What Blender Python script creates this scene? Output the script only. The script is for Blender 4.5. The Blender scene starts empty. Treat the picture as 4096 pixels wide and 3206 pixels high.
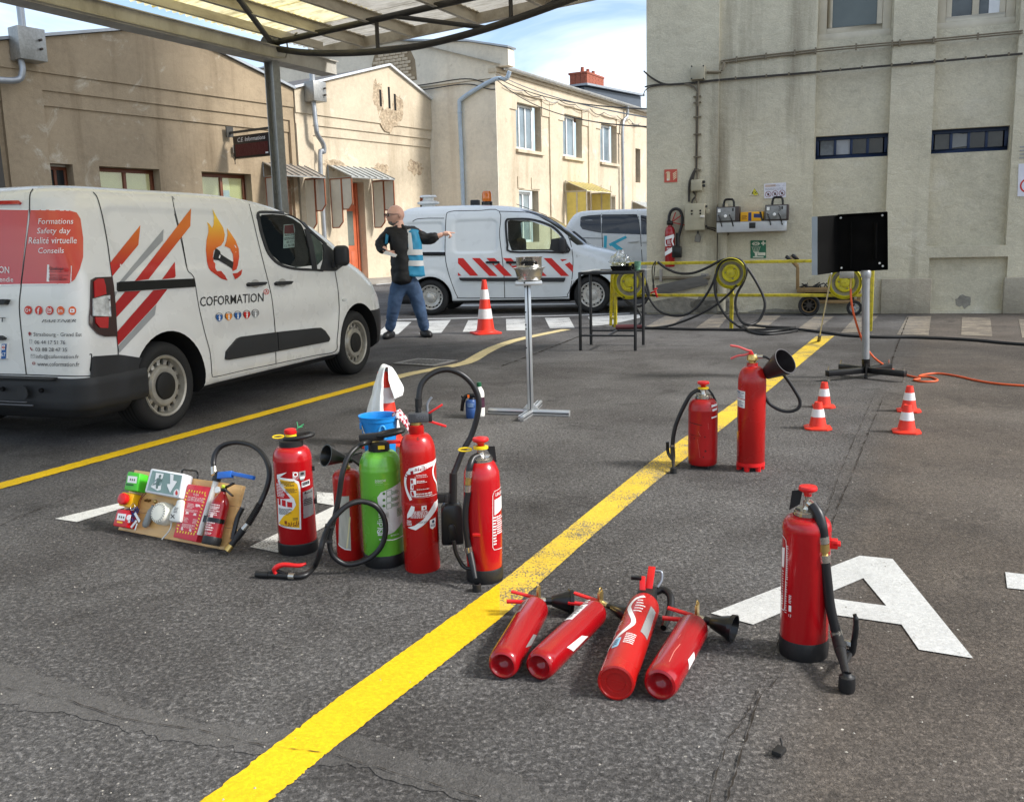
import bpy,bmesh,math,random
from mathutils import Vector,Matrix
random.seed(7)
rad =math.radians
C =bpy.context.scene.collection
# ------------------------------------------------------------------ camera, sky, sun, exposure
CAM_F,CAM_H,CAM_ROLL =3700.0,1.25,1.53           # focal length in pixels of the 4096 px photo, eye height, roll
CAM_PITCH =math.degrees(math.atan(638 /3700))
SUN_DIR =Vector((.90,-.25,.78)).normalized()       # towards the sun
SUN_STRENGTH,SUN_ANGLE,SKY_STRENGTH,EXPOSURE =3.0,10,.15,0.72

def cam_axes():
    p,r =rad(CAM_PITCH),rad(CAM_ROLL)
    f =Vector((0,math.cos(p),-math.sin(p)));x =Vector((1,0,0));u =Vector((0,math.sin(p),math.cos(p)))
    return math.cos(r) *x -math.sin(r) *u,math.sin(r) *x +math.cos(r) *u,f
AX,AU,AF =cam_axes()
cd =bpy.data.cameras.new('camera');cam =bpy.data.objects.new('camera',cd);C.objects.link(cam)
cam.matrix_world =Matrix(((AX.x,AU.x,-AF.x,0),(AX.y,AU.y,-AF.y,0),(AX.z,AU.z,-AF.z,CAM_H),(0,0,0,1)))
cd.sensor_width =36;cd.lens =CAM_F /4096 *36;cd.clip_end =2000;cd.clip_start =.05
bpy.context.scene.camera =cam

world =bpy.data.worlds.new('World');bpy.context.scene.world =world;world.use_nodes =True
nt =world.node_tree;nt.nodes.clear()
def N(nt,t,**kw):
    n =nt.nodes.new(t)
    for k,v in kw.items():
        if k in n.inputs: n.inputs[k].default_value =v
        else: setattr(n,k,v)
    return n
wo =N(nt,'ShaderNodeOutputWorld');bg =N(nt,'ShaderNodeBackground');bg.inputs[1].default_value =SKY_STRENGTH
sk =N(nt,'ShaderNodeTexSky');sk.sky_type ='NISHITA';sk.sun_disc =False
sk.sun_elevation =math.asin(SUN_DIR.z);sk.sun_rotation =math.atan2(SUN_DIR.x,SUN_DIR.y)
sk.air_density =1.0;sk.dust_density =1.5;sk.ozone_density =1.0
tc =N(nt,'ShaderNodeTexCoord');mp =N(nt,'ShaderNodeMapping');mp.inputs['Scale'].default_value =(1.2,1.2,5.5)
mp.inputs['Location'].default_value =(.35,.2,.1)
n1 =N(nt,'ShaderNodeTexNoise');n1.inputs['Scale'].default_value =2.2;n1.inputs['Detail'].default_value =6;n1.inputs['Roughness'].default_value =.55
n1.inputs['Distortion'].default_value =.6
cr =N(nt,'ShaderNodeValToRGB');cr.color_ramp.elements[0].position =.38;cr.color_ramp.elements[1].position =.70
mx =N(nt,'ShaderNodeMix');mx.data_type ='RGBA';mx.inputs['B'].default_value =(5.9,6.4,7.1,1)
L =nt.links.new
L(tc.outputs['Generated'],mp.inputs[0]);L(mp.outputs[0],n1.inputs[0]);L(n1.outputs[0],cr.inputs[0])
L(cr.outputs[0],mx.inputs['Factor']);L(sk.outputs[0],mx.inputs['A']);L(mx.outputs['Result'],bg.inputs[0]);L(bg.outputs[0],wo.inputs[0])
sl =bpy.data.lights.new('sun','SUN');so =bpy.data.objects.new('sun',sl);C.objects.link(so)
sl.energy =SUN_STRENGTH;sl.angle =rad(SUN_ANGLE);sl.color =(1,.97,.93)
so.rotation_euler =(-SUN_DIR).to_track_quat('-Z','Y').to_euler();so.location =(0,0,30)
vs =bpy.context.scene.view_settings;vs.view_transform ='Standard';vs.look ='None';vs.exposure =EXPOSURE;vs.gamma =1;vs.use_curve_mapping =False
bpy.context.scene.cycles.max_bounces =8;bpy.context.scene.cycles.transparent_max_bounces =12

# ------------------------------------------------------------------ photo point -> place (pixels of a 2182 px wide view)
KP =4096 /2182
def ray(px,py):
    return AF +((px *KP -2048) /CAM_F) *AX -((py *KP -1603) /CAM_F) *AU
def G(px,py,z=0.0):
    d =ray(px,py);t =(z -CAM_H) /d.z
    return Vector((d.x *t,d.y *t,z))
def on_plane(px,py,o,n):
    d =ray(px,py);c =Vector((0,0,CAM_H));t =(Vector(o) -c).dot(n) /d.dot(n)
    return c +d *t
class Wall:
    """vertical plane: local x along it (left to right as seen), y into it, z up"""
    def __init__(s,o,heading):
        h =rad(heading);s.o =Vector((o[0],o[1],0));s.u =Vector((math.sin(h),math.cos(h),0));s.i =Vector((-s.u.y,s.u.x,0))
        s.M =Matrix(((s.u.x,s.i.x,0,s.o.x),(s.u.y,s.i.y,0,s.o.y),(0,0,1,0),(0,0,0,1)))
    def at(s,px,py,y=0.0):
        q =on_plane(px,py,s.o +s.i *y,s.i);return (q -s.o).dot(s.u),q.z
    def w(s,x,y,z): return s.M @Vector((x,y,z))

# ------------------------------------------------------------------ mesh builder
class MB:
    def __init__(s): s.v =[];s.f =[];s.mi =[];s.M =None
    def add(s,vs_,fs,mi=0):
        b =len(s.v)
        s.v += [tuple(s.M @Vector(p)) if s.M is not None else tuple(p) for p in vs_]
        for f in fs: s.f.append([b +i for i in f]);s.mi.append(mi)
        return s
    def box(s,x0,x1,y0,y1,z0,z1,mi=0):
        return s.add([(x0,y0,z0),(x1,y0,z0),(x1,y1,z0),(x0,y1,z0),(x0,y0,z1),(x1,y0,z1),(x1,y1,z1),(x0,y1,z1)],
                     [(0,3,2,1),(4,5,6,7),(0,1,5,4),(1,2,6,5),(2,3,7,6),(3,0,4,7)],mi)
    def lathe(s,prof,n=24,o=(0,0,0),axis=(0,0,1),mi=0,a0=0.0,a1=None,cap=None):
        ax =Vector(axis).normalized();t =Vector((1,0,0)) if abs(ax.x) < .9 else Vector((0,1,0))
        e1 =ax.cross(t).normalized();e2 =ax.cross(e1);o =Vector(o)
        full =a1 is None
        vs_ =[];fs =[];m =n if full else n +1
        for r,z in prof:
            for i in range(m):
                a =a0 +(2*math.pi*i/n if full else (a1-a0)*i/n)
                vs_.append(o +ax*z +(e1*math.cos(a) +e2*math.sin(a))*max(r,1e-5))
        for j in range(len(prof)-1):
            for i in range(n):
                i2 =(i+1) % m
                fs.append((j*m+i,j*m+i2,(j+1)*m+i2,(j+1)*m+i))
        if (len(prof) == 2) if cap is None else cap:
            if prof[0][0] > 1e-4: fs.append(tuple(range(m)))
            if prof[-1][0] > 1e-4: fs.append(tuple(reversed([(len(prof)-1)*m+i for i in range(m)])))
        return s.add(vs_,fs,mi)
    def cyl(s,p0,p1,r0,r1=None,n=16,mi=0):
        p0,p1 =Vector(p0),Vector(p1);d =p1 -p0
        return s.lathe([(r0,0),(r0 if r1 is None else r1,d.length)],n,p0,d,mi)
    def tube(s,pts,r,n=8,mi=0,closed=False):
        pts =[Vector(p) for p in pts];k =len(pts);vs_ =[];fs =[]
        up =None
        for i,p in enumerate(pts):
            if closed: t =pts[(i+1) % k] -pts[i-1]
            else: t =pts[min(i+1,k-1)] -pts[max(i-1,0)]
            t.normalize()
            if up is None:
                up =t.orthogonal().normalized()
            else:
                up =(up -t *up.dot(t)).normalized()
            b =t.cross(up);rr =r[i] if isinstance(r,(list,tuple)) else r
            for j in range(n):
                a =2*math.pi*j/n;vs_.append(p +(up*math.cos(a) +b*math.sin(a))*rr)
        for i in range(k if closed else k-1):
            for j in range(n):
                j2 =(j+1) % n;i2 =(i+1) % k
                fs.append((i*n+j,i*n+j2,i2*n+j2,i2*n+j))
        if not closed:
            fs.append(tuple(reversed(range(n))));fs.append(tuple((k-1)*n+j for j in range(n)))
        return s.add(vs_,fs,mi)
    def prism(s,poly,a,b,plane='xz',mi=0):
        """poly of 2-D points extruded between a and b along the third axis"""
        def P3(p,t): return {'xz': (p[0],t,p[1]),'xy': (p[0],p[1],t),'yz': (t,p[0],p[1])}[plane]
        n =len(poly);vs_ =[P3(p,a) for p in poly] +[P3(p,b) for p in poly]
        fs =[tuple(range(n)),tuple(reversed(range(n,2*n)))] +[(i,(i+1) % n,n+(i+1) % n,n+i) for i in range(n)]
        return s.add(vs_,fs,mi)
    def bar(s,p0,p1,w,h,up=(0,0,1),mi=0):
        p0,p1,up =Vector(p0),Vector(p1),Vector(up);t =(p1-p0).normalized();a =t.cross(up)
        if a.length < 1e-4: a =t.orthogonal()
        a.normalize();b =a.cross(t)
        vs_ =[p +a*(w/2*sx) +b*(h/2*sy) for p in (p0,p1) for sx,sy in ((-1,-1),(1,-1),(1,1),(-1,1))]
        return s.add(vs_,[(0,1,2,3),(7,6,5,4),(0,4,5,1),(1,5,6,2),(2,6,7,3),(3,7,4,0)],mi)
    def holed(s,x0,x1,z0,z1,holes,y=0.0,depth=.3,mi=0,mr=None):
        """wall rectangle facing -y with rectangular holes and their reveals"""
        xs =sorted({x0,x1,*[h[0] for h in holes],*[h[1] for h in holes]});zs =sorted({z0,z1,*[h[2] for h in holes],*[h[3] for h in holes]})
        xs =[x for x in xs if x0 <= x <= x1];zs =[z for z in zs if z0 <= z <= z1]
        for i in range(len(xs)-1):
            for j in range(len(zs)-1):
                cx,cz =(xs[i]+xs[i+1])/2,(zs[j]+zs[j+1])/2
                if any(h[0] < cx < h[1] and h[2] < cz < h[3] for h in holes): continue
                s.add([(xs[i],y,zs[j]),(xs[i+1],y,zs[j]),(xs[i+1],y,zs[j+1]),(xs[i],y,zs[j+1])],[(0,1,2,3)],mi)
        for h in holes:
            d =h[4] if len(h) > 4 else depth;a,b,c,e =h[:4];q =mi if mr is None else mr
            s.add([(a,y,c),(a,y+d,c),(a,y+d,e),(a,y,e)],[(0,1,2,3)],q);s.add([(b,y,c),(b,y,e),(b,y+d,e),(b,y+d,c)],[(0,1,2,3)],q)
            s.add([(a,y,e),(a,y+d,e),(b,y+d,e),(b,y,e)],[(0,1,2,3)],q);s.add([(a,y,c),(b,y,c),(b,y+d,c),(a,y+d,c)],[(0,1,2,3)],q)
        return s
    def ball(s,o,r,n=14,m=8,mi=0,sz=1.0,axis=(0,0,1)):
        return s.lathe([(r*math.sin(math.pi*i/m),-r*sz*math.cos(math.pi*i/m)) for i in range(m+1)],n,o,axis,mi)

def mesh_of(name,mb,mats,smooth=35,bevel=0.0,recalc=True,seg=2,shade=True):
    me =bpy.data.meshes.new(name);me.from_pydata(mb.v,[],mb.f)
    for m in (mats if isinstance(mats,(list,tuple)) else [mats]): me.materials.append(m)
    if any(mb.mi): me.polygons.foreach_set('material_index',mb.mi)
    if recalc or bevel:
        bm =bmesh.new();bm.from_mesh(me)
        bmesh.ops.remove_doubles(bm,verts=bm.verts,dist=1e-6)
        bmesh.ops.recalc_face_normals(bm,faces=bm.faces)
        if bevel:
            es =[e for e in bm.edges if len(e.link_faces) == 2 and e.calc_face_angle(0) > rad(40)]
            bmesh.ops.bevel(bm,geom=es,offset=bevel,segments=seg,affect='EDGES',profile=.5,clamp_overlap=True)
        bm.to_mesh(me);bm.free()
    if shade:
        me.polygons.foreach_set('use_smooth',[True]*len(me.polygons))
        me.set_sharp_from_angle(angle=rad(smooth))
    me.update();return me
def build(name,mb,mats,parent=None,smooth=35,bevel=0.0,M=None,recalc=True,seg=2):
    o =bpy.data.objects.new(name,mesh_of(name,mb,mats,smooth,bevel,recalc,seg));C.objects.link(o)
    if parent is not None: o.parent =parent
    if M is not None: o.matrix_local =M
    return o
def inst(name,me,parent=None,M=None,loc=None,rot=None):
    o =bpy.data.objects.new(name,me);C.objects.link(o)
    if parent is not None: o.parent =parent
    if M is not None: o.matrix_local =M
    if loc is not None: o.location =loc
    if rot is not None: o.rotation_euler =rot
    return o
def tag(o,label,cat,group=None):
    o['label'] =label;o['category'] =cat
    if group: o['group'] =group
    return o
def thing(name,label,cat,loc=(0,0,0),rotz=0.0,group=None,M=None):
    o =bpy.data.objects.new(name,None);C.objects.link(o);o.empty_display_size =.1
    if M is not None: o.matrix_world =M
    else: o.location =loc;o.rotation_euler =(0,0,rotz)
    return tag(o,label,cat,group)
def struct(o): o['kind'] ='structure';return o
def stuff(o): o['kind'] ='stuff';return o
def copy_tree(o,parent=None,lvl=0):
    c =o.copy();C.objects.link(c)
    if parent is not None:
        c.parent =parent;c.matrix_parent_inverse =o.matrix_parent_inverse.copy()
    for ch in list(o.children): copy_tree(ch,c,lvl+1)
    return c
def smooth_path(pts,k=8):
    pts =[Vector(p) for p in pts];out =[]
    P =[pts[0]*2 -pts[1]] +pts +[pts[-1]*2 -pts[-2]]
    for i in range(1,len(P)-2):
        a,b,c,d =P[i-1],P[i],P[i+1],P[i+2]
        for j in range(k):
            t =j/k
            out.append(.5*((2*b) +(c-a)*t +(2*a-5*b+4*c-d)*t*t +(3*b-a-3*c+d)*t**3))
    out.append(pts[-1]);return out
# ---- flat print: outlines and lettering as thin sheets
def text_polys(txt,size=1.0,align='CENTER',bold=False,shear=0.0,sx=1.0,space=1.0):
    """lettering as (verts2d, faces); height of a capital is about .7*size"""
    cu =bpy.data.curves.new('t','FONT');cu.body =txt;cu.size =size;cu.align_x =align;cu.align_y ='CENTER';cu.shear =shear;cu.space_character =space
    cu.resolution_u =2
    if bold: cu.offset =size*.006
    ob =bpy.data.objects.new('t',cu);C.objects.link(ob)
    me =bpy.data.meshes.new_from_object(ob.evaluated_get(bpy.context.evaluated_depsgraph_get()))
    v =[(p.co.x*sx,p.co.y) for p in me.vertices];f =[tuple(p.vertices) for p in me.polygons]
    bpy.data.objects.remove(ob);bpy.data.curves.remove(cu);bpy.data.meshes.remove(me)
    return v,f
def sheet(items,mapf,cut=None):
    """items: list of (poly2d or (verts,faces)), material index. mapf((a,b)) -> point. cut: grid pitch for curved surfaces"""
    mb =MB()
    for it,mi in items:
        bm =bmesh.new()
        if isinstance(it,tuple) and len(it) == 2 and it[1] and isinstance(it[1][0],tuple) and isinstance(it[1][0][0],int):
            vs_ =[bm.verts.new((a,b,0)) for a,b in it[0]]
            for f in it[1]:
                try: bm.faces.new([vs_[i] for i in f])
                except ValueError: pass
        else:
            vs_ =[bm.verts.new((p[0],p[1],0)) for p in it]
            f =bm.faces.new(vs_);bmesh.ops.triangulate(bm,faces=[f])
        if cut:
            for ax in (0,1):
                cs =[v.co[ax] for v in bm.verts]
                if not cs: continue
                lo,hi =min(cs),max(cs);c =cut[ax] if isinstance(cut,tuple) else cut
                if not c: continue
                k =math.ceil(lo/c)
                while k*c < hi:
                    if k*c > lo +1e-6:
                        nrm =(1,0,0) if ax == 0 else (0,1,0);co =(k*c,0,0) if ax == 0 else (0,k*c,0)
                        bmesh.ops.bisect_plane(bm,geom=bm.verts[:]+bm.edges[:]+bm.faces[:],plane_co=co,plane_no=nrm,dist=1e-6)
                    k += 1
        bm.normal_update()
        idx ={v: i for i,v in enumerate(bm.verts)}
        mb.add([mapf((v.co.x,v.co.y)) for v in bm.verts],[tuple(idx[v] for v in (f.verts if f.normal.z > 0 else reversed(f.verts))) for f in bm.faces],mi)
        bm.free()
    return mb
def stripe(pts,w):
    """closed polygon around a polyline of width w, in 2-D"""
    pts =[Vector((p[0],p[1])) for p in pts];l,r =[],[]
    for i,p in enumerate(pts):
        t =(pts[min(i+1,len(pts)-1)] -pts[max(i-1,0)]).normalized();n =Vector((-t.y,t.x))*(w/2)
        l.append(p +n);r.append(p -n)
    return [tuple(p) for p in r] +[tuple(p) for p in reversed(l)]
def quads(pts,w):
    """a polyline of width w as (verts, faces) — safe for bent lines"""
    pts =[Vector((p[0],p[1])) for p in pts];v =[]
    for i,p in enumerate(pts):
        t =(pts[min(i+1,len(pts)-1)] -pts[max(i-1,0)]).normalized();n =Vector((-t.y,t.x))*(w/2)
        v += [tuple(p -n),tuple(p +n)]
    return v,[(2*i,2*i+2,2*i+3,2*i+1) for i in range(len(pts)-1)]
def rrect(x0,x1,y0,y1,r,n=5):
    out =[]
    for cx,cy,a in ((x1-r,y0+r,-90),(x1-r,y1-r,0),(x0+r,y1-r,90),(x0+r,y0+r,180)):
        for i in range(n+1):
            t =rad(a +90*i/n);out.append((cx +r*math.cos(t),cy +r*math.sin(t)))
    return out
def disc(cx,cy,r,n=20,ry=None): return [(cx +r*math.cos(2*math.pi*i/n),cy +(ry or r)*math.sin(2*math.pi*i/n)) for i in range(n)]
def ring(cx,cy,r,w,n=28):
    v =[];
    for i in range(n):
        a =2*math.pi*i/n;v += [(cx +(r-w)*math.cos(a),cy +(r-w)*math.sin(a)),(cx +r*math.cos(a),cy +r*math.sin(a))]
    return v,[(2*i,2*i+1,(2*i+3) % (2*n),(2*i+2) % (2*n)) for i in range(n)]
def lines_of_print(x0,x1,y0,y1,n,fill=.5,ragged=.3,seed=1):
    """rows of tiny word-like dashes: print too small to read"""
    r =random.Random(seed);out =[];h =(y1-y0)/n
    for i in range(n):
        y =y1 -(i+.5)*h;x =x0;end =x1 -r.random()*ragged*(x1-x0)
        while x < end:
            w =min((.05 +.12*r.random())*(x1-x0),end-x);out.append([(x,y-h*fill/2),(x+w,y-h*fill/2),(x+w,y+h*fill/2),(x,y+h*fill/2)]);x += w +.025*(x1-x0)
    return out

# ------------------------------------------------------------------ materials
def lin(c):
    c =[x/255 for x in c[:3]]
    return tuple((x/12.92 if x <= .04045 else ((x+.055)/1.055)**2.4) for x in c) +(1,)
MATS ={}
def mat(name,col,rough=.5,metal=0.0,var=.08,vscale=6.0,bump=0.0,bscale=60.0,coat=0.0,dirt=None,dscale=2.0,damt=.5,detail=4,stretch=None,spec=.5,trans=0.0,alpha=1.0,ior=1.45,rvar=.1):
    """procedural principled material; col and dirt are sRGB 0-255 of the thing's own colour"""
    if name in MATS: return MATS[name]
    m =bpy.data.materials.new(name);m.use_nodes =True;nt =m.node_tree;b =nt.nodes['Principled BSDF'];L =nt.links.new
    tc =N(nt,'ShaderNodeTexCoord');src =tc.outputs['Object']
    if stretch:
        mp =N(nt,'ShaderNodeMapping');mp.inputs['Scale'].default_value =stretch;L(src,mp.inputs[0]);src =mp.outputs[0]
    c =lin(col)
    n =N(nt,'ShaderNodeTexNoise');n.inputs['Scale'].default_value =vscale;n.inputs['Detail'].default_value =detail;L(src,n.inputs[0])
    mr =N(nt,'ShaderNodeMapRange');mr.inputs['From Min'].default_value =.3;mr.inputs['From Max'].default_value =.7
    mr.inputs['To Min'].default_value =1-var;mr.inputs['To Max'].default_value =1+var;L(n.outputs[0],mr.inputs[0])
    mul =N(nt,'ShaderNodeMix');mul.data_type ='RGBA';mul.blend_type ='MULTIPLY';mul.inputs['Factor'].default_value =1;mul.inputs['A'].default_value =c
    L(mr.outputs[0],mul.inputs['B']);out =mul.outputs['Result']
    if dirt:
        n2 =N(nt,'ShaderNodeTexNoise');n2.inputs['Scale'].default_value =dscale;n2.inputs['Detail'].default_value =8;n2.inputs['Roughness'].default_value =.65;L(src,n2.inputs[0])
        r2 =N(nt,'ShaderNodeMapRange');r2.inputs['From Min'].default_value =.45;r2.inputs['From Max'].default_value =.75;r2.inputs['To Max'].default_value =damt;L(n2.outputs[0],r2.inputs[0])
        m2 =N(nt,'ShaderNodeMix');m2.data_type ='RGBA';m2.inputs['B'].default_value =lin(dirt);L(r2.outputs[0],m2.inputs['Factor']);L(out,m2.inputs['A']);out =m2.outputs['Result']
    L(out,b.inputs['Base Color'])
    rr =N(nt,'ShaderNodeMapRange');rr.inputs['To Min'].default_value =max(.02,rough-rvar);rr.inputs['To Max'].default_value =min(1,rough+rvar);L(n.outputs[0],rr.inputs[0]);L(rr.outputs[0],b.inputs['Roughness'])
    b.inputs['Metallic'].default_value =metal;b.inputs['Specular IOR Level'].default_value =spec;b.inputs['IOR'].default_value =ior
    if coat: b.inputs['Coat Weight'].default_value =coat;b.inputs['Coat Roughness'].default_value =.06
    if trans: b.inputs['Transmission Weight'].default_value =trans
    if alpha < 1: b.inputs['Alpha'].default_value =alpha
    if bump:
        n3 =N(nt,'ShaderNodeTexNoise');n3.inputs['Scale'].default_value =bscale;n3.inputs['Detail'].default_value =5;L(src,n3.inputs[0])
        bp =N(nt,'ShaderNodeBump');bp.inputs['Strength'].default_value =1;bp.inputs['Distance'].default_value =bump;L(n3.outputs[0],bp.inputs['Height']);L(bp.outputs[0],b.inputs['Normal'])
    MATS[name] =m;return m
def stucco(name,col,light,dark,relief=.012,fine=.003,streak=.5,stain=.5,pit=0.0):
    """rendered wall: patchy colour, pale efflorescence, dark run-down streaks, trowel relief"""
    m =bpy.data.materials.new(name);m.use_nodes =True;nt =m.node_tree;b =nt.nodes['Principled BSDF'];L =nt.links.new
    tc =N(nt,'ShaderNodeTexCoord');P =tc.outputs['Object']
    def noise(sc,det=6,rough=.6,st=None,dist=0.0):
        n =N(nt,'ShaderNodeTexNoise');n.inputs['Scale'].default_value =sc;n.inputs['Detail'].default_value =det;n.inputs['Roughness'].default_value =rough;n.inputs['Distortion'].default_value =dist
        if st:
            mp =N(nt,'ShaderNodeMapping');mp.inputs['Scale'].default_value =st;L(P,mp.inputs[0]);L(mp.outputs[0],n.inputs[0])
        else: L(P,n.inputs[0])
        return n.outputs[0]
    def rng(x,a,b_,lo,hi):
        r =N(nt,'ShaderNodeMapRange');r.inputs['From Min'].default_value =a;r.inputs['From Max'].default_value =b_;r.inputs['To Min'].default_value =lo;r.inputs['To Max'].default_value =hi;L(x,r.inputs[0]);return r.outputs[0]
    def mix(f,A,B,bt='MIX'):
        q =N(nt,'ShaderNodeMix');q.data_type ='RGBA';q.blend_type =bt
        for k,v in (('Factor',f),('A',A),('B',B)):
            if isinstance(v,(tuple,float,int)): q.inputs[k].default_value =v
            else: L(v,q.inputs[k])
        return q.outputs['Result']
    c =mix(rng(noise(.7),.35,.65,0,1),lin(col),lin([x*.87 for x in col]))
    c =mix(rng(noise(7,8,.7),.3,.7,0,.5),c,lin([min(255,x*1.09) for x in col]))
    c =mix(rng(noise(1.1,9,.72,None,.8),.58,.72,0,stain),c,lin(light))
    c =mix(rng(noise(1.4,7,.65,(1.0,1.0,.09)),.54,.75,0,streak),c,lin(dark))
    c =mix(rng(noise(3.2,10,.78),.60,.74,0,.45*stain +.1),c,lin([x*.66 for x in dark]))
    c =mix(rng(noise(42,3,.6),.35,.7,0,.22),c,lin(dark))
    L(c,b.inputs['Base Color']);b.inputs['Roughness'].default_value =.92;b.inputs['Specular IOR Level'].default_value =.2
    h1 =rng(noise(4.6,9,.62,(1,1,1.3),.5),.2,.8,0,relief);h2 =rng(noise(60,4,.6),.2,.8,0,fine)
    ad =N(nt,'ShaderNodeMath');ad.operation ='ADD';L(h1,ad.inputs[0]);L(h2,ad.inputs[1])
    hh =ad.outputs[0]
    if pit:
        h3 =rng(noise(2.3,11,.8),.62,.66,0,-pit);a2 =N(nt,'ShaderNodeMath');a2.operation ='ADD';L(hh,a2.inputs[0]);L(h3,a2.inputs[1]);hh =a2.outputs[0]
    bp =N(nt,'ShaderNodeBump');bp.inputs['Distance'].default_value =1.0;bp.inputs['Strength'].default_value =.9;L(hh,bp.inputs['Height']);L(bp.outputs[0],b.inputs['Normal'])
    MATS[name] =m;return m
def asphalt(name,paint=None,worn=.3,flat=False):
    m =bpy.data.materials.new(name);m.use_nodes =True;nt =m.node_tree;b =nt.nodes['Principled BSDF'];L =nt.links.new
    tc =N(nt,'ShaderNodeTexCoord');P =tc.outputs['Object']
    def noise(sc,det=5,rough=.55,dist=0.0):
        n =N(nt,'ShaderNodeTexNoise');n.inputs['Scale'].default_value =sc;n.inputs['Detail'].default_value =det;n.inputs['Roughness'].default_value =rough;n.inputs['Distortion'].default_value =dist;L(P,n.inputs[0]);return n.outputs[0]
    def rng(x,a,b_,lo,hi):
        r =N(nt,'ShaderNodeMapRange');r.inputs['From Min'].default_value =a;r.inputs['From Max'].default_value =b_;r.inputs['To Min'].default_value =lo;r.inputs['To Max'].default_value =hi;L(x,r.inputs[0]);return r.outputs[0]
    def mix(f,A,B,bt='MIX'):
        q =N(nt,'ShaderNodeMix');q.data_type ='RGBA';q.blend_type =bt
        for k,v in (('Factor',f),('A',A),('B',B)):
            if isinstance(v,(tuple,float,int)): q.inputs[k].default_value =v
            else: L(v,q.inputs[k])
        return q.outputs['Result']
    def mth(op,a,b_):
        q =N(nt,'ShaderNodeMath');q.operation =op
        for i,v in enumerate((a,b_)):
            if isinstance(v,(float,int)): q.inputs[i].default_value =v
            else: L(v,q.inputs[i])
        return q.outputs[0]
    # stones: two sizes of cells
    v1 =N(nt,'ShaderNodeTexVoronoi');v1.inputs['Scale'].default_value =120;L(P,v1.inputs['Vector'])
    v2 =N(nt,'ShaderNodeTexVoronoi');v2.inputs['Scale'].default_value =230;L(P,v2.inputs['Vector'])
    # coarse (left, front) to worn smooth (right, back)
    sep =N(nt,'ShaderNodeSeparateXYZ');L(P,sep.inputs[0])
    side =mth('SUBTRACT',sep.outputs[0],mth('MULTIPLY',sep.outputs[1],SEAM_B))
    side =mth('ADD',side,mth('MULTIPLY',noise(1.5,4),.35))
    smoothf =rng(side,SEAM_A+.05,SEAM_A+.4,0,1)
    coarse =mth('SUBTRACT',1.0,mth('MULTIPLY',smoothf,.62))
    if flat: coarse =mth('MULTIPLY',coarse,.22)
    base =mix(rng(noise(.9,6,.6,.4),.35,.65,0,1),lin((122,120,118)),lin((90,87,85)))
    base =mix(mth('MULTIPLY',smoothf,.75),base,mix(rng(noise(1.3,7,.65),.35,.65,0,1),lin((108,98,87)),lin((80,71,62))))
    base =mix(rng(noise(1.9,8,.7,.6),.55,.72,0,.75),base,lin((50,47,44)))
    base =mix(rng(noise(.5,8,.7,.3),.58,.7,0,.35),base,lin((124,118,110)))
    cellc =N(nt,'ShaderNodeSeparateColor');L(v1.outputs['Color'],cellc.inputs[0])
    base =mix(rng(noise(.33,6,.62,.5),.50,.64,0,.6),base,lin((62,58,54)))
    base =mix(rng(noise(3.4,9,.75,.4),.60,.70,0,.4),base,lin((54,51,48)))
    base =mix(1.0,base,rng(cellc.outputs[0],0,1,.72,1.3),'MULTIPLY')
    base =mix(mth('MULTIPLY',rng(noise(62,7,.75,.2),.34,.50,.75,0),coarse),base,lin((44,42,41)))
    fl =N(nt,'ShaderNodeTexVoronoi');fl.inputs['Scale'].default_value =38;L(P,fl.inputs['Vector'])
    fc =N(nt,'ShaderNodeSeparateColor');L(fl.outputs['Color'],fc.inputs[0])
    fleck =mth('MULTIPLY',mth('LESS_THAN',fl.outputs['Distance'],.16),mth('GREATER_THAN',fc.outputs[1],.975))
    base =mix(fleck,base,lin((185,180,170)))
    if flat: base =mix(.55,base,lin((80,78,76)))
    rough =.86
    if paint:
        pc =mix(rng(noise(2.2,6,.6),.3,.7,0,1),lin(paint),lin([x*.9 for x in paint]))
        pc =mix(1.0,pc,rng(cellc.outputs[0],0,1,.88,1.1),'MULTIPLY')
        hole =mth('ADD',mth('MULTIPLY',noise(3.0,9,.72),1.0),mth('MULTIPLY',rng(v1.outputs['Distance'],.1,.8,0,1),.28))
        base =mix(rng(hole,1.0-worn*.62,1.08-worn*.62,0,.9),pc,base);rough =.7
    L(base,b.inputs['Base Color']);b.inputs['Roughness'].default_value =rough;b.inputs['Specular IOR Level'].default_value =.3
    pit =rng(noise(62,7,.75,.2),.32,.55,0,1)
    h =mth('MULTIPLY',pit,mth('MULTIPLY',coarse,.014))
    h =mth('ADD',h,rng(v1.outputs['Distance'],0,.75,.003,0));h =mth('ADD',h,rng(v2.outputs['Distance'],0,.8,.0012,0))
    h =mth('ADD',h,mth('MULTIPLY',noise(14,6,.7),.014));h =mth('ADD',h,mth('MULTIPLY',noise(2.2,4),.02))
    bp =N(nt,'ShaderNodeBump');bp.inputs['Distance'].default_value =1.0;bp.inputs['Strength'].default_value =.3 if paint else .9;L(h,bp.inputs['Height']);L(bp.outputs[0],b.inputs['Normal'])
    MATS[name] =m;return m
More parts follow.
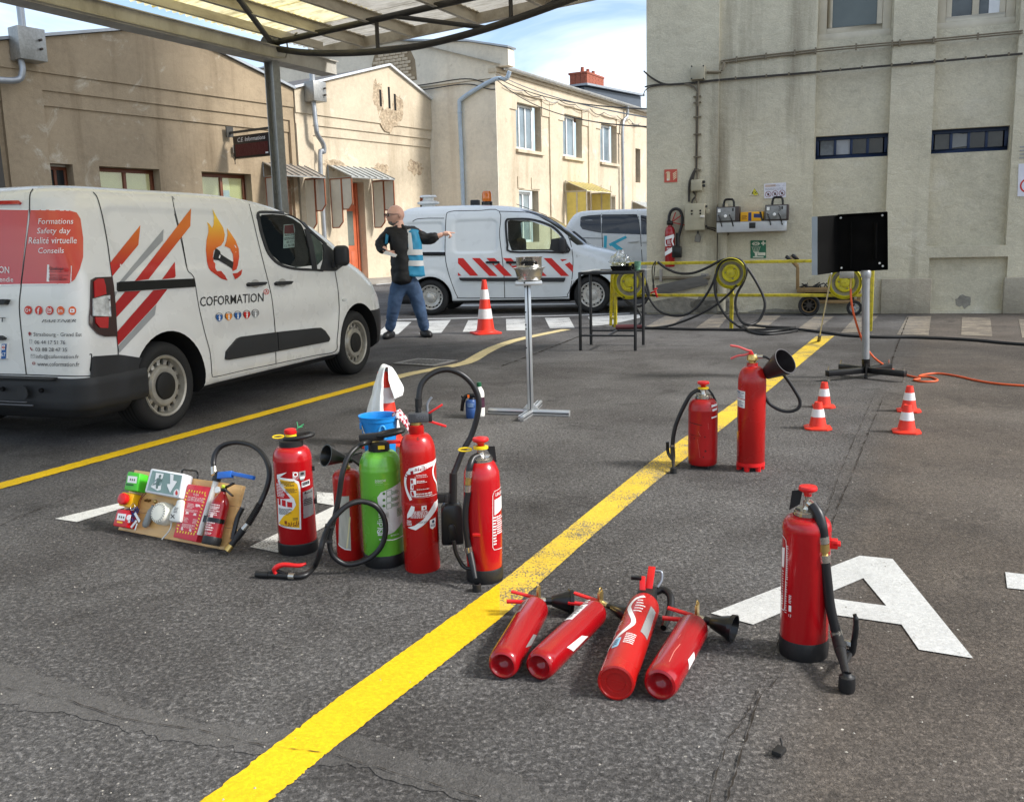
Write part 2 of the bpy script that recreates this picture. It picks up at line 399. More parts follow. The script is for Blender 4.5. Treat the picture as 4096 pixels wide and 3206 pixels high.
def glassy(name,col=(235,240,240),rough=.02,alpha=.25):
    """thin glazing: mostly clear, with reflections"""
    m =bpy.data.materials.new(name);m.use_nodes =True;nt =m.node_tree;nt.nodes.clear();L =nt.links.new
    o =N(nt,'ShaderNodeOutputMaterial');g =N(nt,'ShaderNodeBsdfGlossy');g.inputs['Roughness'].default_value =rough;t =N(nt,'ShaderNodeBsdfTransparent');t.inputs[0].default_value =lin(col)
    fr =N(nt,'ShaderNodeLayerWeight');pw =N(nt,'ShaderNodeMath');pw.operation ='POWER';pw.inputs[1].default_value =4;L(fr.outputs['Facing'],pw.inputs[0]);mth =N(nt,'ShaderNodeMath');mth.operation ='MULTIPLY_ADD';mth.inputs[1].default_value =.8;mth.inputs[2].default_value =alpha;L(pw.outputs[0],mth.inputs[0])
    tc =N(nt,'ShaderNodeTexCoord');n =N(nt,'ShaderNodeTexNoise');n.inputs['Scale'].default_value =3;L(tc.outputs['Object'],n.inputs[0])
    bp =N(nt,'ShaderNodeBump');bp.inputs['Distance'].default_value =.002;L(n.outputs[0],bp.inputs['Height']);L(bp.outputs[0],g.inputs['Normal'])
    mx =N(nt,'ShaderNodeMixShader');L(mth.outputs[0],mx.inputs[0]);L(t.outputs[0],mx.inputs[1]);L(g.outputs[0],mx.inputs[2]);L(mx.outputs[0],o.inputs[0])
    MATS[name] =m;return m
# ================================================================== ground and markings
SEAM0,SEAM1 =G(1600,1560),G(1885,844)
SEAM_B =(SEAM1.x-SEAM0.x)/(SEAM1.y-SEAM0.y);SEAM_A =SEAM0.x -SEAM_B*SEAM0.y
m_asph =asphalt('asphalt');m_yel =asphalt('yellow_road_paint',(236,194,20),.22);m_cream =asphalt('cream_road_paint',(222,203,150),.2)
m_white =asphalt('white_road_paint',(198,199,197),.3);m_white_worn =asphalt('worn_white_road_paint',(206,206,202),.42);m_beige_worn =asphalt('faded_beige_road_paint',(150,140,124),.62)
m_tar =asphalt('smooth_asphalt',flat=True)
m_crack =mat('crack',(58,54,50),.95,var=.3,vscale=20,spec=0.0)
mb =MB().add([(-400,-200,0),(400,-200,0),(400,700,0),(-400,700,0)],[(0,1,2,3)]);struct(build('ground',mb,m_asph,recalc=False))
LV =[0]
def lay(name,items,m,z=.004,kind='structure'):
    mb =sheet([(it,0) for it in items],lambda p: (p[0],p[1],z));o =build(name,mb,m,recalc=False);o['kind'] =kind;return o
def gxy(px,py): q =G(px,py);return (q.x,q.y)
def band(left,right,k=14,jit=.006,seed=3):
    r =random.Random(seed);l =smooth_path([G(*p) for p in left],k);rr =smooth_path([G(*p) for p in right],k);n =min(len(l),len(rr));out =[]
    vs_ =[]
    for i in range(n):
        d =(l[i]-rr[i]).normalized();vs_ += [tuple((l[i] +d*r.uniform(-jit,jit)).xy),tuple((rr[i] +d*r.uniform(-jit,jit)).xy)]
    return vs_,[(2*i,2*i+1,2*i+3,2*i+2) for i in range(n-1)]
def fine_band(left,right,per=.012,jit=.0022,seed=3):
    """densify along the length so the painted edge is slightly ragged"""
    r =random.Random(seed);l =[G(*p) for p in left];rr =[G(*p) for p in right];vs_ =[]
    for i in range(len(l)-1):
        n =max(1,int((l[i+1]-l[i]).length/per))
        for j in range(n +(i == len(l)-2)):
            t =j/n;a =l[i].lerp(l[i+1],t);b =rr[i].lerp(rr[i+1],t);d =(a-b).normalized()
            vs_ += [tuple((a +d*r.gauss(0,jit)).xy),tuple((b +d*r.gauss(0,jit)).xy)]
    return vs_,[(2*i,2*i+1,2*i+3,2*i+2) for i in range(len(vs_)//2-1)]
lay('yellow_line',[fine_band([(330,1790),(430,1707),(732,1479),(854,1393),(1065,1243)],[(470,1790),(574,1707),(722,1586),(878,1466),(1065,1320)])],m_yel)
lay('yellow_line',[fine_band([(1065,1243),(1230,1110),(1385,985),(1466,927),(1569,854),(1739,717)],[(1065,1320),(1230,1170),(1385,1037),(1466,973),(1570,889),(1778,716)])],asphalt('worn_yellow_road_paint',(226,192,62),.5))
ctr =[(-60,1052.5),(0,1036),(200,981),(400,926),(600,871),(788,819.3),(812,812.7)]
def centre_band(pts,w,seed=5,jit=.004):
    q =smooth_path([G(*p) for p in pts],30);r =random.Random(seed);v =[]
    for i,p in enumerate(q):
        t =(q[min(i+1,len(q)-1)]-q[max(i-1,0)]).normalized();n =Vector((-t.y,t.x,0))*w/2
        v += [tuple((p +n*(1+r.gauss(0,jit*8))).xy),tuple((p -n*(1+r.gauss(0,jit*8))).xy)]
    return v,[(2*i,2*i+1,2*i+3,2*i+2) for i in range(len(q)-1)]
lay('yellow_line',[centre_band(ctr,.125)],m_yel)
lay('cream_line',[centre_band([(812,812.5),(873,797),(930,786),(968,779),(1000,770),(1031,752),(1063,737),(1111,722),(1206,702)],.15)],m_cream)
ZA =lambda X,Y: gxy(692.5+.3418*X,586+.3418*Y)
for q in ([(410,290),(540,293),(455,370),(315,374)],[(650,286),(785,280),(725,362),(585,367)],[(893,283),(1030,279),(1000,352),(858,355)],[(1128,275),(1250,272),(1262,345),(1131,347)],[(1370,268),(1522,265),(1557,330),(1402,333)]):
    lay('crossing_stripe',[[ZA(*p) for p in q]],m_white_worn)
lay('crossing_stripe',[[ZA(*p) for p in ((1640,262),(1830,252),(1985,245),(1960,268),(1800,305),(1670,318))]],m_white_worn)
lay('edge_line',[[ZA(*p) for p in ((380,284),(900,270),(1500,254),(1900,241),(1900,236),(1500,249),(900,264),(380,277))]],m_white_worn,.002)
lay('road_line',[[ZA(*p) for p in ((780,196),(1560,184),(1560,176),(780,186))],[ZA(*p) for p in ((320,62),(420,52),(420,46),(320,57))],[ZA(*p) for p in ((2000,168),(2160,160),(2160,152),(2000,160))]],m_white)
ZB =lambda X,Y: gxy(1385+.3653*X,612.7+.3653*Y)
for q in ([(100,160),(215,158),(110,235),(-30,232)],[(375,160),(465,158),(400,235),(265,238)],[(655,165),(765,163),(670,240),(560,243)],[(960,168),(1075,168),(960,255),(840,258)],[(1200,168),(1330,166),(1245,262),(1112,265)],[(1500,168),(1640,168),(1625,278),(1440,275)],[(1820,174),(1985,178),(1997,284),(1815,278)],[(2150,185),(2300,190),(2340,300),(2170,292)]):
    lay('crossing_stripe',[[ZB(*p) for p in q]],m_beige_worn)
PW =lambda pts: [gxy(*p) for p in pts]
lay('painted_letter',[PW([(1832,1185),(1839.6,1233),(1605,1332),(1515,1308)]),PW([(1832,1185),(1902,1192),(2073.7,1404),(1958,1385.5),(1921,1332),(1888.5,1292),(1839.6,1233)]),PW([(1747,1273),(1888.5,1292),(1921,1332),(1688,1298)])],m_white)
lay('painted_letter',[PW([(2142,1220),(2260,1234),(2265,1266),(2146,1254)])],m_white)
lay('painted_letter',[PW([(117,1106),(164,1113),(300,1072),(290,1064)])],m_white_worn)
lay('painted_letter',[PW([(675,1049),(745,1054),(742,1079),(712,1078),(676,1072)]),PW([(712,1079),(742,1080),(742,1096),(591,1178),(532,1166)])],m_white_worn)
def ragged(P0,seed=4):
    r =random.Random(seed);out =[]
    for i in range(len(P0)):
        a,b =Vector(P0[i]),Vector(P0[(i+1) % len(P0)]);n =max(1,int((b-a).length/.025));t =(b-a).normalized();q =Vector((-t.y,t.x))
        for j in range(n): out.append(tuple(a.lerp(b,j/n) +q*(r.gauss(0,.008)+.02*math.sin((i*7+j)*.35)*r.random())))
    return out
# smooth repaired band and cracks in the foreground
lay('tar_band',[ragged([gxy(*p) for p in [(-40,1410),(60,1428),(150,1452),(270,1508),(370,1525),(470,1546),(560,1552),(690,1562),(760,1570),(860,1602),(960,1626),(1060,1652),(1180,1688),(1300,1716),(1300,1780),(1080,1730),(940,1690),(800,1650),(690,1625),(600,1618),(480,1600),(370,1572),(260,1556),(130,1518),(-40,1492)]])],m_tar,.002)
def crack(pts,w,seed,name='crack'):
    r =random.Random(seed);q =smooth_path([G(*p) for p in pts],10);v =[]
    q2 =[]
    for i in range(len(q)-1):
        n =max(1,int((q[i+1]-q[i]).length/.04))
        for j in range(n): q2.append(q[i].lerp(q[i+1],j/n))
    for i,p in enumerate(q2):
        t =(q2[min(i+1,len(q2)-1)]-q2[max(i-1,0)]).normalized();n =Vector((-t.y,t.x,0));p =p +n*r.uniform(-.003,.003);ww =w*r.uniform(.05,1.0)/2*(.35 if r.random() < .3 else 1)
        v += [tuple((p +n*ww).xy),tuple((p -n*ww).xy)]
    lay(name,[(v,[(2*i,2*i+1,2*i+3,2*i+2) for i in range(len(q2)-1)])],m_crack,.0062)
crack([(-20,1462),(130,1490),(260,1532),(420,1558),(560,1590),(690,1606),(790,1634),(920,1672),(1060,1712)],.004,1)
crack([(1505,1730),(1549,1588),(1577,1547),(1608,1490),(1654,1383),(1764,1086),(1788,1015),(1813,956),(1862,844)],.005,2)
crack([(1541,1730),(1577,1618),(1623,1485),(1679,1398),(1790,1072),(1816,1015),(1848,930),(1884,844)],.007,3)
crack([(1893,800),(1905,757),(1935,676)],.02,4);crack([(1070,780),(1133,757),(1227,720),(1264,706)],.03,5);crack([(-20,1130),(110,1075),(215,1040),(300,1015)],.008,6);crack([(330,1010),(420,985),(500,955)],.006,7)
crack([(470,960),(600,900),(655,872)],.006,8);crack([(1370,670),(1600,668),(1876,669),(2182,671)],.03,9)
# small litter on the asphalt
m_grit =mat('pale_grit',(164,158,148),.9,var=.2)
mb =MB();r =random.Random(11)
for i in range(420):
    px,py =r.uniform(0,2182),700 +1008*r.random()**1.3;q =G(px,py);s =r.uniform(.0012,.0036)
    mb.M =Matrix.Translation((q.x,q.y,.004)) @Matrix.Rotation(r.random()*3,4,'Z');mb.add([(-s,-s*.7,0),(s,-s*.5,0),(s*.8,s*.7,0),(-s*.6,s*.6,0),(0,0,s*1.2)],[(0,1,4),(1,2,4),(2,3,4),(3,0,4)])
stuff(build('grit',mb,m_grit))
g =G(1660,1608);mb =MB();mb.box(-.018,.018,-.012,.012,0,.012);mb.tube([(.018,0,.008),(.03,.006,.012),(.036,.012,.02)],.003,6)
tag(build('plastic_scrap',mb,mat('black_scrap',(28,27,26),.7),bevel=.002,M=Matrix.Translation((g.x,g.y,.005)) @Matrix.Rotation(.9,4,'Z')),'small broken bit of black plastic lying on the brown asphalt','scrap')
# drain grate
gq =[G(*p) for p in ((855.4,776.7),(874.8,765.3),(959.7,770),(938,781.8))];gc =sum(gq,Vector())/4;gx =(gq[2]-gq[1]).normalized()
ang =math.atan2(gx.y,gx.x);gw =(gq[2]-gq[1]).length;gl =(gq[1]-gq[0]).length
t =thing('drain_grate','cast iron drain grate set in the asphalt beside the cream line','drain grate',(gc.x,gc.y,.004),ang)
m_iron =mat('cast_iron',(158,154,148),.6,.5,bump=.001,dirt=(60,52,44));mb =MB()
mb.box(-gw/2,gw/2,-gl/2,-gl/2+.05,0,.012).box(-gw/2,gw/2,gl/2-.05,gl/2,0,.012).box(-gw/2,-gw/2+.05,-gl/2+.05,gl/2-.05,0,.012).box(gw/2-.05,gw/2,-gl/2+.05,gl/2-.05,0,.012)
build('frame',mb,m_iron,t,bevel=.003);build('pit',MB().add([(-gw/2+.05,-gl/2+.05,.0102),(gw/2-.05,-gl/2+.05,.0102),(gw/2-.05,gl/2-.05,.0102),(-gw/2+.05,gl/2-.05,.0102)],[(0,1,2,3)]),mat('pit_shade',(8,8,8),.9,spec=0.0),t)  # flat black sheet stands in for the shade down the drain
nb =8;me =mesh_of('bar',MB().box(-.011,.011,-gl/2+.05,gl/2-.05,.0104,.0115),m_iron)
for i in range(nb): inst('bar',me,t,loc=(-gw/2+.05+(i+.5)*(gw-.1)/nb,0,0))

# ================================================================== walls
m_b1 =stucco('ochre_render',(168,150,124),(214,206,188),(112,96,74),.012,.003,.7,.75)
m_b3 =stucco('pale_ochre_render',(208,194,170),(232,226,212),(152,136,112),.008,.003,.7,.75,.008)
m_b4 =stucco('cream_roughcast',(206,199,176),(226,221,206),(120,112,95),.016,.004,.8,.5)
m_b3e =stucco('pale_grey_render',(234,224,204),(242,236,222),(190,172,146),.010,.003,.5,.5,.01)
m_band_dark =mat('shadow_joint',(90,76,60),.95,var=.2)
m_zinc =mat('zinc',(168,172,176),.45,.7,dirt=(120,122,124),bump=.001,bscale=8);m_zincw =mat('pale_zinc_trim',(216,219,221),.4,.3)
m_galv =mat('galvanised_steel',(156,156,152),.45,.6,var=.14,vscale=22,dirt=(120,116,108),damt=.5);m_galvdirty =mat('weathered_galvanised',(200,196,186),.6,.25,dirt=(120,108,90),dscale=3,damt=.7,stretch=(1,1,.6))
m_brown =mat('brown_window_wood',(112,62,38),.45,var=.12,stretch=(1,1,8));m_orange =mat('orange_door_paint',(196,104,70),.45,var=.06,dirt=(150,80,54));m_orframe =mat('copper_brown_frame',(150,88,58),.5)
m_blind =mat('glowing_cream_blind',(244,228,172),.7,var=.03);b_ =MATS['glowing_cream_blind'].node_tree.nodes['Principled BSDF'];b_.inputs['Emission Color'].default_value =(1,.82,.46,1);b_.inputs['Emission Strength'].default_value =.16  # emission added to the blinds so they look lit
m_pdark =mat('dark_window_glass',(34,38,42),.06,spec=.6,var=.25,vscale=1.2,rvar=.03);m_room =mat('dark_room',(20,19,18),.9)
m_pane =glassy('clear_glazing',(225,232,230),.01,.06);m_curtain =mat('net_curtain',(205,208,204),.8,var=.12,vscale=9,stretch=(6,1,.4))
m_whiteframe =mat('white_window_frame',(226,228,226),.35);m_creamframe =mat('cream_window_frame',(196,188,168),.45,dirt=(150,140,120));m_blueframe =mat('navy_window_frame',(22,44,78),.5,dirt=(20,22,26))
m_acryl =mat('frosted_acrylic',(205,203,192),.35,var=.05,alpha=.75);m_yacryl =mat('yellow_acrylic',(226,206,110),.35,alpha=.85);m_slate =mat('blue_slate',(74,82,92),.55,var=.2,vscale=12);m_tile =mat('flat_roof_felt',(92,90,88),.9)

F =Wall(G(800,592,.12),34)
def window_unit(parent,x0,x1,z0,z1,y,mframe,mpane,sash=2,fw=.07,back=None,backmat=None,rail=None,rev=.06):
    """a window part with its panes as sub-parts"""
    mb =MB();mb.box(x0,x1,y,y+rev,z1-fw,z1).box(x0,x1,y,y+rev,z0,z0+fw).box(x0,x0+fw,y,y+rev,z0+fw,z1-fw).box(x1-fw,x1,y,y+rev,z0+fw,z1-fw)
    w =(x1-x0-2*fw)/sash
    for i in range(1,sash): mb.box(x0+fw+i*w-fw*.45,x0+fw+i*w+fw*.45,y-.008,y+rev,z0+fw,z1-fw)
    if rail: mb.box(x0+fw,x1-fw,y+.004,y+rev,rail-.025,rail+.025)
    f =build('window',mb,mframe,parent,bevel=.006)
    for i in range(sash):
        a,b =x0+fw+i*w+fw*.5*(i > 0),x0+fw+(i+1)*w-fw*.5*(i < sash-1)
        build('pane',MB().box(a-.01,b+.01,y+rev*.5,y+rev*.5+.006,z0+fw-.01,z1-fw+.01),mpane,f)
    if back: build('blind',MB().box(x0+fw*.5,x1-fw*.5,y+rev+.02,y+rev+.03,z0+.02,z1-.02),backmat,f)
    return f
# ---- B1: gabled workshop on the left
def gable(t,mname,m,x0,x1,depth,eL,eR,peak,zlines,pil,holes,trim):
    z1,z2,z3 =zlines
    mb =MB()
    mb.holed(x0,x1,0,z1,holes,.12,.34);mb.box(x0,x1,.08,.5,z1,z2).box(x0,x1,.04,.5,z2,z3)
    mb.prism([(x0,z3),(x1,z3),(x1,eR),peak,(x0,eL)],0,.5)
    for a,b in pil: mb.box(a,b,.022,.118,0,z2-.003)
    mb.add([(x0,.5,0),(x0,depth,0),(x0,depth,eL),(x0,.5,eL)],[(0,1,2,3)]);mb.add([(x1,.5,0),(x1,depth,0),(x1,depth,eR),(x1,.5,eR)],[(0,1,2,3)])
    build('wall',mb,m,t,recalc=True)
    rf =MB()
    for (a,za),(b,zb) in (((x0-.05,eL),peak),(peak,(x1+.05,eR))):
        rf.add([(a,-.06,za+.03),(b,-.06,zb+.03),(b,depth,zb+.03),(a,depth,za+.03)],[(0,1,2,3)])
    r =build('roof',rf,m_tile,t,recalc=False)
    tr =MB()
    for (a,za),(b,zb) in (((x0-.05,eL),peak),(peak,(x1+.05,eR))):
        tr.bar((a,-.03,za+.045),(b,-.03,zb+.045),.12,.07,(0,0,1))
    build('verge_trim',tr,trim,r)
b1 =thing('workshop_building','long ochre rendered workshop with low gable and brown framed windows behind the lettered van','building',M=F.M)
h1 =[(-11.35,-10.72,2.0,3.41,.34),(-10.01,-8.24,2.0,3.41,.34),(-6.87,-5.1,2.0,3.42,.34),(-4.25,-3.55,.12,3.3,.4)]
gable(b1,'wall',m_b1,-14.5,-3.32,14,5.55,6.02,(-7.7,7.12),(4.75,5.1,5.5),[(-12.35,-11.36),(-3.5,-3.33)],h1,m_zinc)
window_unit(b1,-11.35,-10.72,2.0,3.36,.40,m_brown,m_pdark,2,.08)
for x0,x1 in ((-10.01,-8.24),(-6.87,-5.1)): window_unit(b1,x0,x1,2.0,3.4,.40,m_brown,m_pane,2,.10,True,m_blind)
mb =MB().box(-6.0,-5.65,.475,.485,2.15,2.95);mb.lathe([(0,0),(.3,0),(.3,.004),(0,.004)],20,(-5.75,.47,2.5),(0,1,0));build('sticker',mb,mat('white_sticker',(222,226,230),.6),b1)
build('door',MB().box(-4.25,-3.55,.48,.53,.12,3.28),m_orange,b1)
# ---- B2: second gable with three slots
b2 =thing('workshop_building','ochre rendered gable with three narrow slots and an orange door beside the bald man','building',M=F.M)
h2 =[(-1.12,-.22,.1,3.36,.4),(2.76,3.9,1.8,2.95,.3)]
gable(b2,'wall',m_b3,-3.25,5.12,14,6.05,5.74,(1.22,7.32),(4.74,5.04,5.36),[(-3.24,-2.55),(4.55,5.1)],h2,m_zincw)
mb =MB()
for x,z0,z1 in ((.72,5.92,6.48),(1.17,5.9,6.62),(1.47,5.86,6.42)): mb.box(x-.055,x+.055,-.004,.05,z0,z1)
build('vent_slot',mb,m_room,b2)
# door leaf with panels, transom
d =build('door',MB().box(-1.12,-.35,.44,.5,.1,2.5).box(-1.12,-.35,.44,.5,2.56,3.34),m_orange,b2,bevel=.006)
build('door_frame',MB().box(-.35,-.24,.40,.5,.1,3.34).box(-1.12,-.35,.42,.5,2.5,2.56),m_orange,d)
build('pane',MB().box(-.98,-.5,.43,.438,1.25,2.4),mat('dim_door_glass',(104,108,100),.15),d)
for x0,x1 in ((-1.0,-.78),(-.68,-.46)): build('panel',MB().box(x0,x1,.428,.44,.3,1.05),m_orange,d,bevel=.006)
build('door_sign',sheet([([(-.95,2.62),(-.45,2.62),(-.45,2.78),(-.95,2.78)],0)],lambda p: (p[0],.414,p[1])),mat('old_sign',(206,196,170),.7),d)
build('lettering',sheet([(q,0) for q in lines_of_print(-.92,-.48,2.65,2.76,1,.6,.1,3)],lambda p: (p[0],.412,p[1])),mat('sign_ink',(60,56,50),.7),d)
window_unit(b2,2.76,3.9,1.8,2.92,.36,m_orange,m_pdark,2,.09)
# spalled render: exposed rough masonry patches
m_spall =mat('exposed_masonry',(184,166,140),.95,var=.3,vscale=9,bump=.05,bscale=14,dirt=(112,90,66),dscale=6,damt=.8)
for q,(cx,cz,w,h) in enumerate(((-1.55,3.86,.55,.2),(.75,3.86,.42,.22),(2.55,3.98,.5,.3),(1.1,5.55,.5,.45),(.62,6.25,.3,.6),(1.62,6.0,.3,.5))):
    r =random.Random(q);n =22;mb =MB()
    P0 =[(cx +w*math.cos(2*math.pi*i/n)*r.uniform(.7,1.1),cz +h*math.sin(2*math.pi*i/n)*r.uniform(.6,1.1)) for i in range(n)]
    yy =.118 if cz < 4.7 else (-.002)
    build('spalled_patch',mb.prism(P0,yy,yy+.06),m_spall,b2)
# ---- awnings
def awning(t,x0,x1,z,out,drop,macr,ribs=5,panels=True,pm=None,fm=None,steep=True):
    mb =MB();n =ribs
    mb.add([(x0,0,z),(x1,0,z),(x1,-out,z-drop),(x0,-out,z-drop)],[(0,1,2,3)]);mb.add([(x0,0,z-.012),(x1,0,z-.012),(x1,-out,z-drop-.012),(x0,-out,z-drop-.012)],[(3,2,1,0)])
    build('canopy_sheet',mb,macr,t,recalc=False)
    for i in range(n+1):
        x =x0+(x1-x0)*i/n;build('rib',MB().bar((x,0,z+.012),(x,-out-.02,z-drop+.012),.035,.03),m_galv if fm is None else fm,t)
    fr =MB().bar((x0,-out,z-drop-.02),(x1,-out,z-drop-.02),.035,.035).bar((x0,0,z-drop),(x0,-out,z-drop),.03,.03).bar((x1,0,z-drop),(x1,-out,z-drop),.03,.03).bar((x0,0,z-drop),(x0,0,z),.03,.03).bar((x1,0,z-drop),(x1,0,z),.03,.03)
    build('awning_frame',fr,m_galv if fm is None else fm,t)
    if panels:
        for x in (x0+.03,x1-.03):
            zt =z-drop-.03
            for (y0,y1,hgt) in ((-.04,-out*.52,1.55),(-out*.55,-out*.98,.98)):
                P0 =[(y0,zt),(y1,zt),(y1,zt-hgt+.18),(y1*.6+y0*.4,zt-hgt),(y0,zt-hgt)]
                p =build('side_panel',MB().prism(P0,x-.006,x+.006,'yz'),pm or m_acryl,t)
                fb =MB();
                for i in range(5):
                    a,b =P0[i],P0[(i+1) % 5];fb.bar((x,a[0],a[1]),(x,b[0],b[1]),.035,.03,(1,0,0))
                build('panel_frame',fb,m_orframe if fm is None else fm,p)
aw =thing('door_awning','weathered ribbed door awning behind the steel post','awning',M=F.M @Matrix.Translation((0,.1,0)))
awning(aw,-4.62,-3.0,3.78,.95,.42,mat('old_awning_sheet',(150,140,128),.5,var=.2,alpha=.9,dirt=(100,92,84)),6)
aw =thing('door_awning','grey ribbed door awning with framed side screens over the orange door','awning',M=F.M @Matrix.Translation((0,.1,0)))
awning(aw,-1.9,.2,3.84,1.0,.42,mat('clear_awning_sheet',(186,190,188),.35,var=.1,alpha=.8),7)
# ---- B3: two-storey building at the back
h =rad(29);o3 =Vector((0,0,CAM_H)) +ray(1067,520)*34/ray(1067,520).y
S3 =Wall(o3,29);E3 =Wall(o3,119)
b3 =thing('office_building','two storey ochre building with white windows, gutter and brick chimney behind the parked vans','building',M=S3.M)
bays =[(.92,4.2),(4.95,7.95),(8.7,11.75),(12.9,15.5),(16.3,19.5)]
hs =[(x0,x1,0,6.6,.06) for x0,x1 in bays]
mb =MB().holed(0,24,0,7.12,hs,0,.06)
up =[(1.5,3.55),(5.5,7.35),(9.3,11.2)];lo =[(1.6,3.2),(9.42,11.0)]
for i,(x0,x1) in enumerate(bays):
    ho =[]
    if i < 3: ho.append((up[i][0],up[i][1],4.62,6.3,.28))
    if i in (0,2): ho += [(lo[i//2][0],lo[i//2][1],1.2,3.15,.28)]
    if i == 1: ho.append((5.75,6.9,.1,2.6,.3))
    if i == 3: ho.append((13.55,14.2,3.9,5.5,.3))
    mb.holed(x0,x1,0,6.6,ho,.06,.28)
mb.box(-.05,24,-.05,.3,7.12,7.26)
for i in (0,1,2): mb.box(up[i][0]-.06,up[i][1]+.1,-.05,.2,4.5,4.615)
for x0,x1 in ((1.5,2.05),(2.6,3.35),(9.3,9.95),(10.4,11.1)): mb.box(x0,x1,.03,.058,3.2,3.62)
for x0,x1 in bays[:3]: mb.box(x0,x0+.62,.02,.058,6.0,6.598);mb.box(x1-.62,x1,.02,.058,6.0,6.598)
build('wall',mb,m_b3,b3)
for i in range(3): window_unit(b3,up[i][0],up[i][1]-.35,4.64,6.28,.26,m_whiteframe,m_pdark if False else mat('sky_glass',(120,134,142),.03,var=.3,vscale=1.4,spec=.8,rvar=.02),3 if i == 0 else 2,.09)
for i in range(2): window_unit(b3,lo[i][0],lo[i][1]-.3,1.2,3.1,.26,m_whiteframe,MATS['sky_glass'],2,.1)
build('dark_pane',MB().box(13.55,14.2,.3,.32,3.9,5.5),m_pdark,b3);build('door',MB().box(5.75,6.9,.3,.34,.1,2.6),m_whiteframe,b3)
# end wall with parapet, brick patch
Mi =S3.M.inverted() @E3.M
mb =MB().prism([(-15,0),(-.004,0),(-.004,7.3),(.5,7.3),(.5,7.86),(-1.06,8.25),(-4.1,8.64),(-8,8.5),(-15,8.2)],.004,.45)
build('end_wall',mb,m_b3e,b3,M=Mi)
build('pilaster',MB().box(-1.5,-.006,-.05,0,0,6.9).box(-9,-.006,-.09,-.002,6.92,7.0),m_b3e,b3,M=Mi)
tr =MB();pp =[(.55,7.9),(-1.06,8.29),(-4.1,8.68),(-8,8.54),(-15,8.24)]
for a,b in zip(pp,pp[1:]): tr.bar((a[0],.2,a[1]),(b[0],.2,b[1]),.6,.06)
build('coping',tr,m_zinc,b3,M=Mi)
m_pbrick =mat('whitewashed_brick',(206,190,164),.9,var=.18,vscale=14,bump=.006,bscale=40,dirt=(150,120,92));brm =mesh_of('brick',MB().box(-.125,.125,-.03,.03,-.052,.052),m_pbrick,bevel=.012,seg=1)
r =random.Random(5)
build('mortar_bed',MB().prism([(-5.5,7.2),(-3.35,7.2),(-3.4,7.9),(-3.7,8.5),(-5.1,8.55),(-5.35,8.0)],-.006,.003),mat('mortar',(150,132,106),.95,var=.2),b3,M=Mi)
for j in range(11):
    z =7.27+.118*j
    for i in range(9):
        x =-5.45+.27*i+(.135 if j % 2 else 0)
        lim0 =-5.45+.02*j;lim1 =-3.45-.03*j+r.uniform(-.15,.1)
        if x-.12 < lim0 or x+.1 > lim1 or z > 8.5: continue
        inst('brick',brm,b3,M=Mi @Matrix.Translation((x+r.uniform(-.008,.008),-.012+r.uniform(-.008,.006),z+r.uniform(-.005,.005))) @Matrix.Rotation(r.uniform(-.02,.02),4,'Y'))
# gutter, roof, dormer, chimney
rf =build('roof',MB().add([(-.2,-.18,7.36),(24,-.18,7.36),(24,5,9.0),(-.2,5,9.0)],[(0,1,2,3)]),m_slate,b3,recalc=False)
gp =[(-.18*math.cos(a)-.12,7.27+.16*math.sin(a)*-1+.06) for a in [math.pi*i/8 for i in range(9)]]
mb =MB();n =len(gp);gp =[(-.17+.11*math.cos(math.pi*i/8+math.pi),7.34+.12*math.sin(math.pi*i/8+math.pi)) for i in range(9)]
mb.add([(x,y,z) for x in (.3,24) for y,z in gp],[(i,i+1,n+i+1,n+i) for i in range(n-1)])
gu =build('gutter',mb,mat('pale_gutter',(190,190,186),.4,.3,dirt=(140,138,130)),b3,recalc=False)
for i in range(26):
    x =.5+.55*i;build('gutter_bracket',MB().tube([(x,a*1.0,b-.006) for a,b in gp],.012,5),m_zincw,b3)
def at3(px,py,y): return S3.at(px,py,y)
cx0,cz0 =at3(1234,190,3.0);cx1,_ =at3(1270,190,3.0);_,cz1 =at3(1252,160,3.0)
mbk =mat('red_brick',(150,84,64),.85,var=.2,vscale=9,bump=.004)
ch =MB().box(cx0,cx1,2.6,3.5,cz0-1.5,cz1-.1);build('chimney',ch,mat('chimney_mortar',(170,120,96),.9),rf)
chm =b3.children[-1] if False else rf.children[-1]
cb =MB();w =cx1-cx0;nz =9;r =random.Random(8)
for j in range(nz):
    zz =cz0-.15+(cz1-.1-cz0+.15)*(j+.5)/nz
    for i in range(6):
        xa =cx0 +w*(i-.25*(j % 2))/5.5;xb =min(xa+w/5.5-.025,cx1+.012);xa =max(xa,cx0-.012)
        if xb-xa > .05: cb.box(xa,xb,2.57,2.61,zz-.05,zz+.05)
    for i in range(3): cb.box(cx0-.03,cx0+.01,2.62+i*.29,2.62+i*.29+.26,zz-.05,zz+.05)
o =stuff(build('chimney_brick',cb,mbk,rf))
build('chimney_cap',MB().box(cx0-.06,cx1+.06,2.54,3.56,cz1-.1,cz1+.0),mbk,rf,bevel=.02)
for i in range(3): build('chimney_pot',MB().lathe([(.10,0),(.08,.28),(.09,.28)],14,(cx0+w*(.2+.32*i),3.0,cz1)),mbk,rf)
dx0,dz0 =at3(1228,189,1.6);dx1,dz1 =at3(1350,206,1.6)
mb =MB().prism([(dx0,8.02),(dx1,dz1-.05),(dx1+.05,7.2),(dx0,7.2)],1.2,3.4);dm =build('dormer',mb,m_slate,b3)
build('dormer_roof',MB().bar((dx0-.1,2.3,8.12),(dx1+.15,2.3,dz1+.03),2.6,.09),m_zinc,dm)
for i in range(1,4):
    x =dx0+(dx1-dx0)*i/4;build('seam',MB().box(x-.012,x+.012,1.18,1.2,7.5,8.0-.1*i),m_zinc,dm)
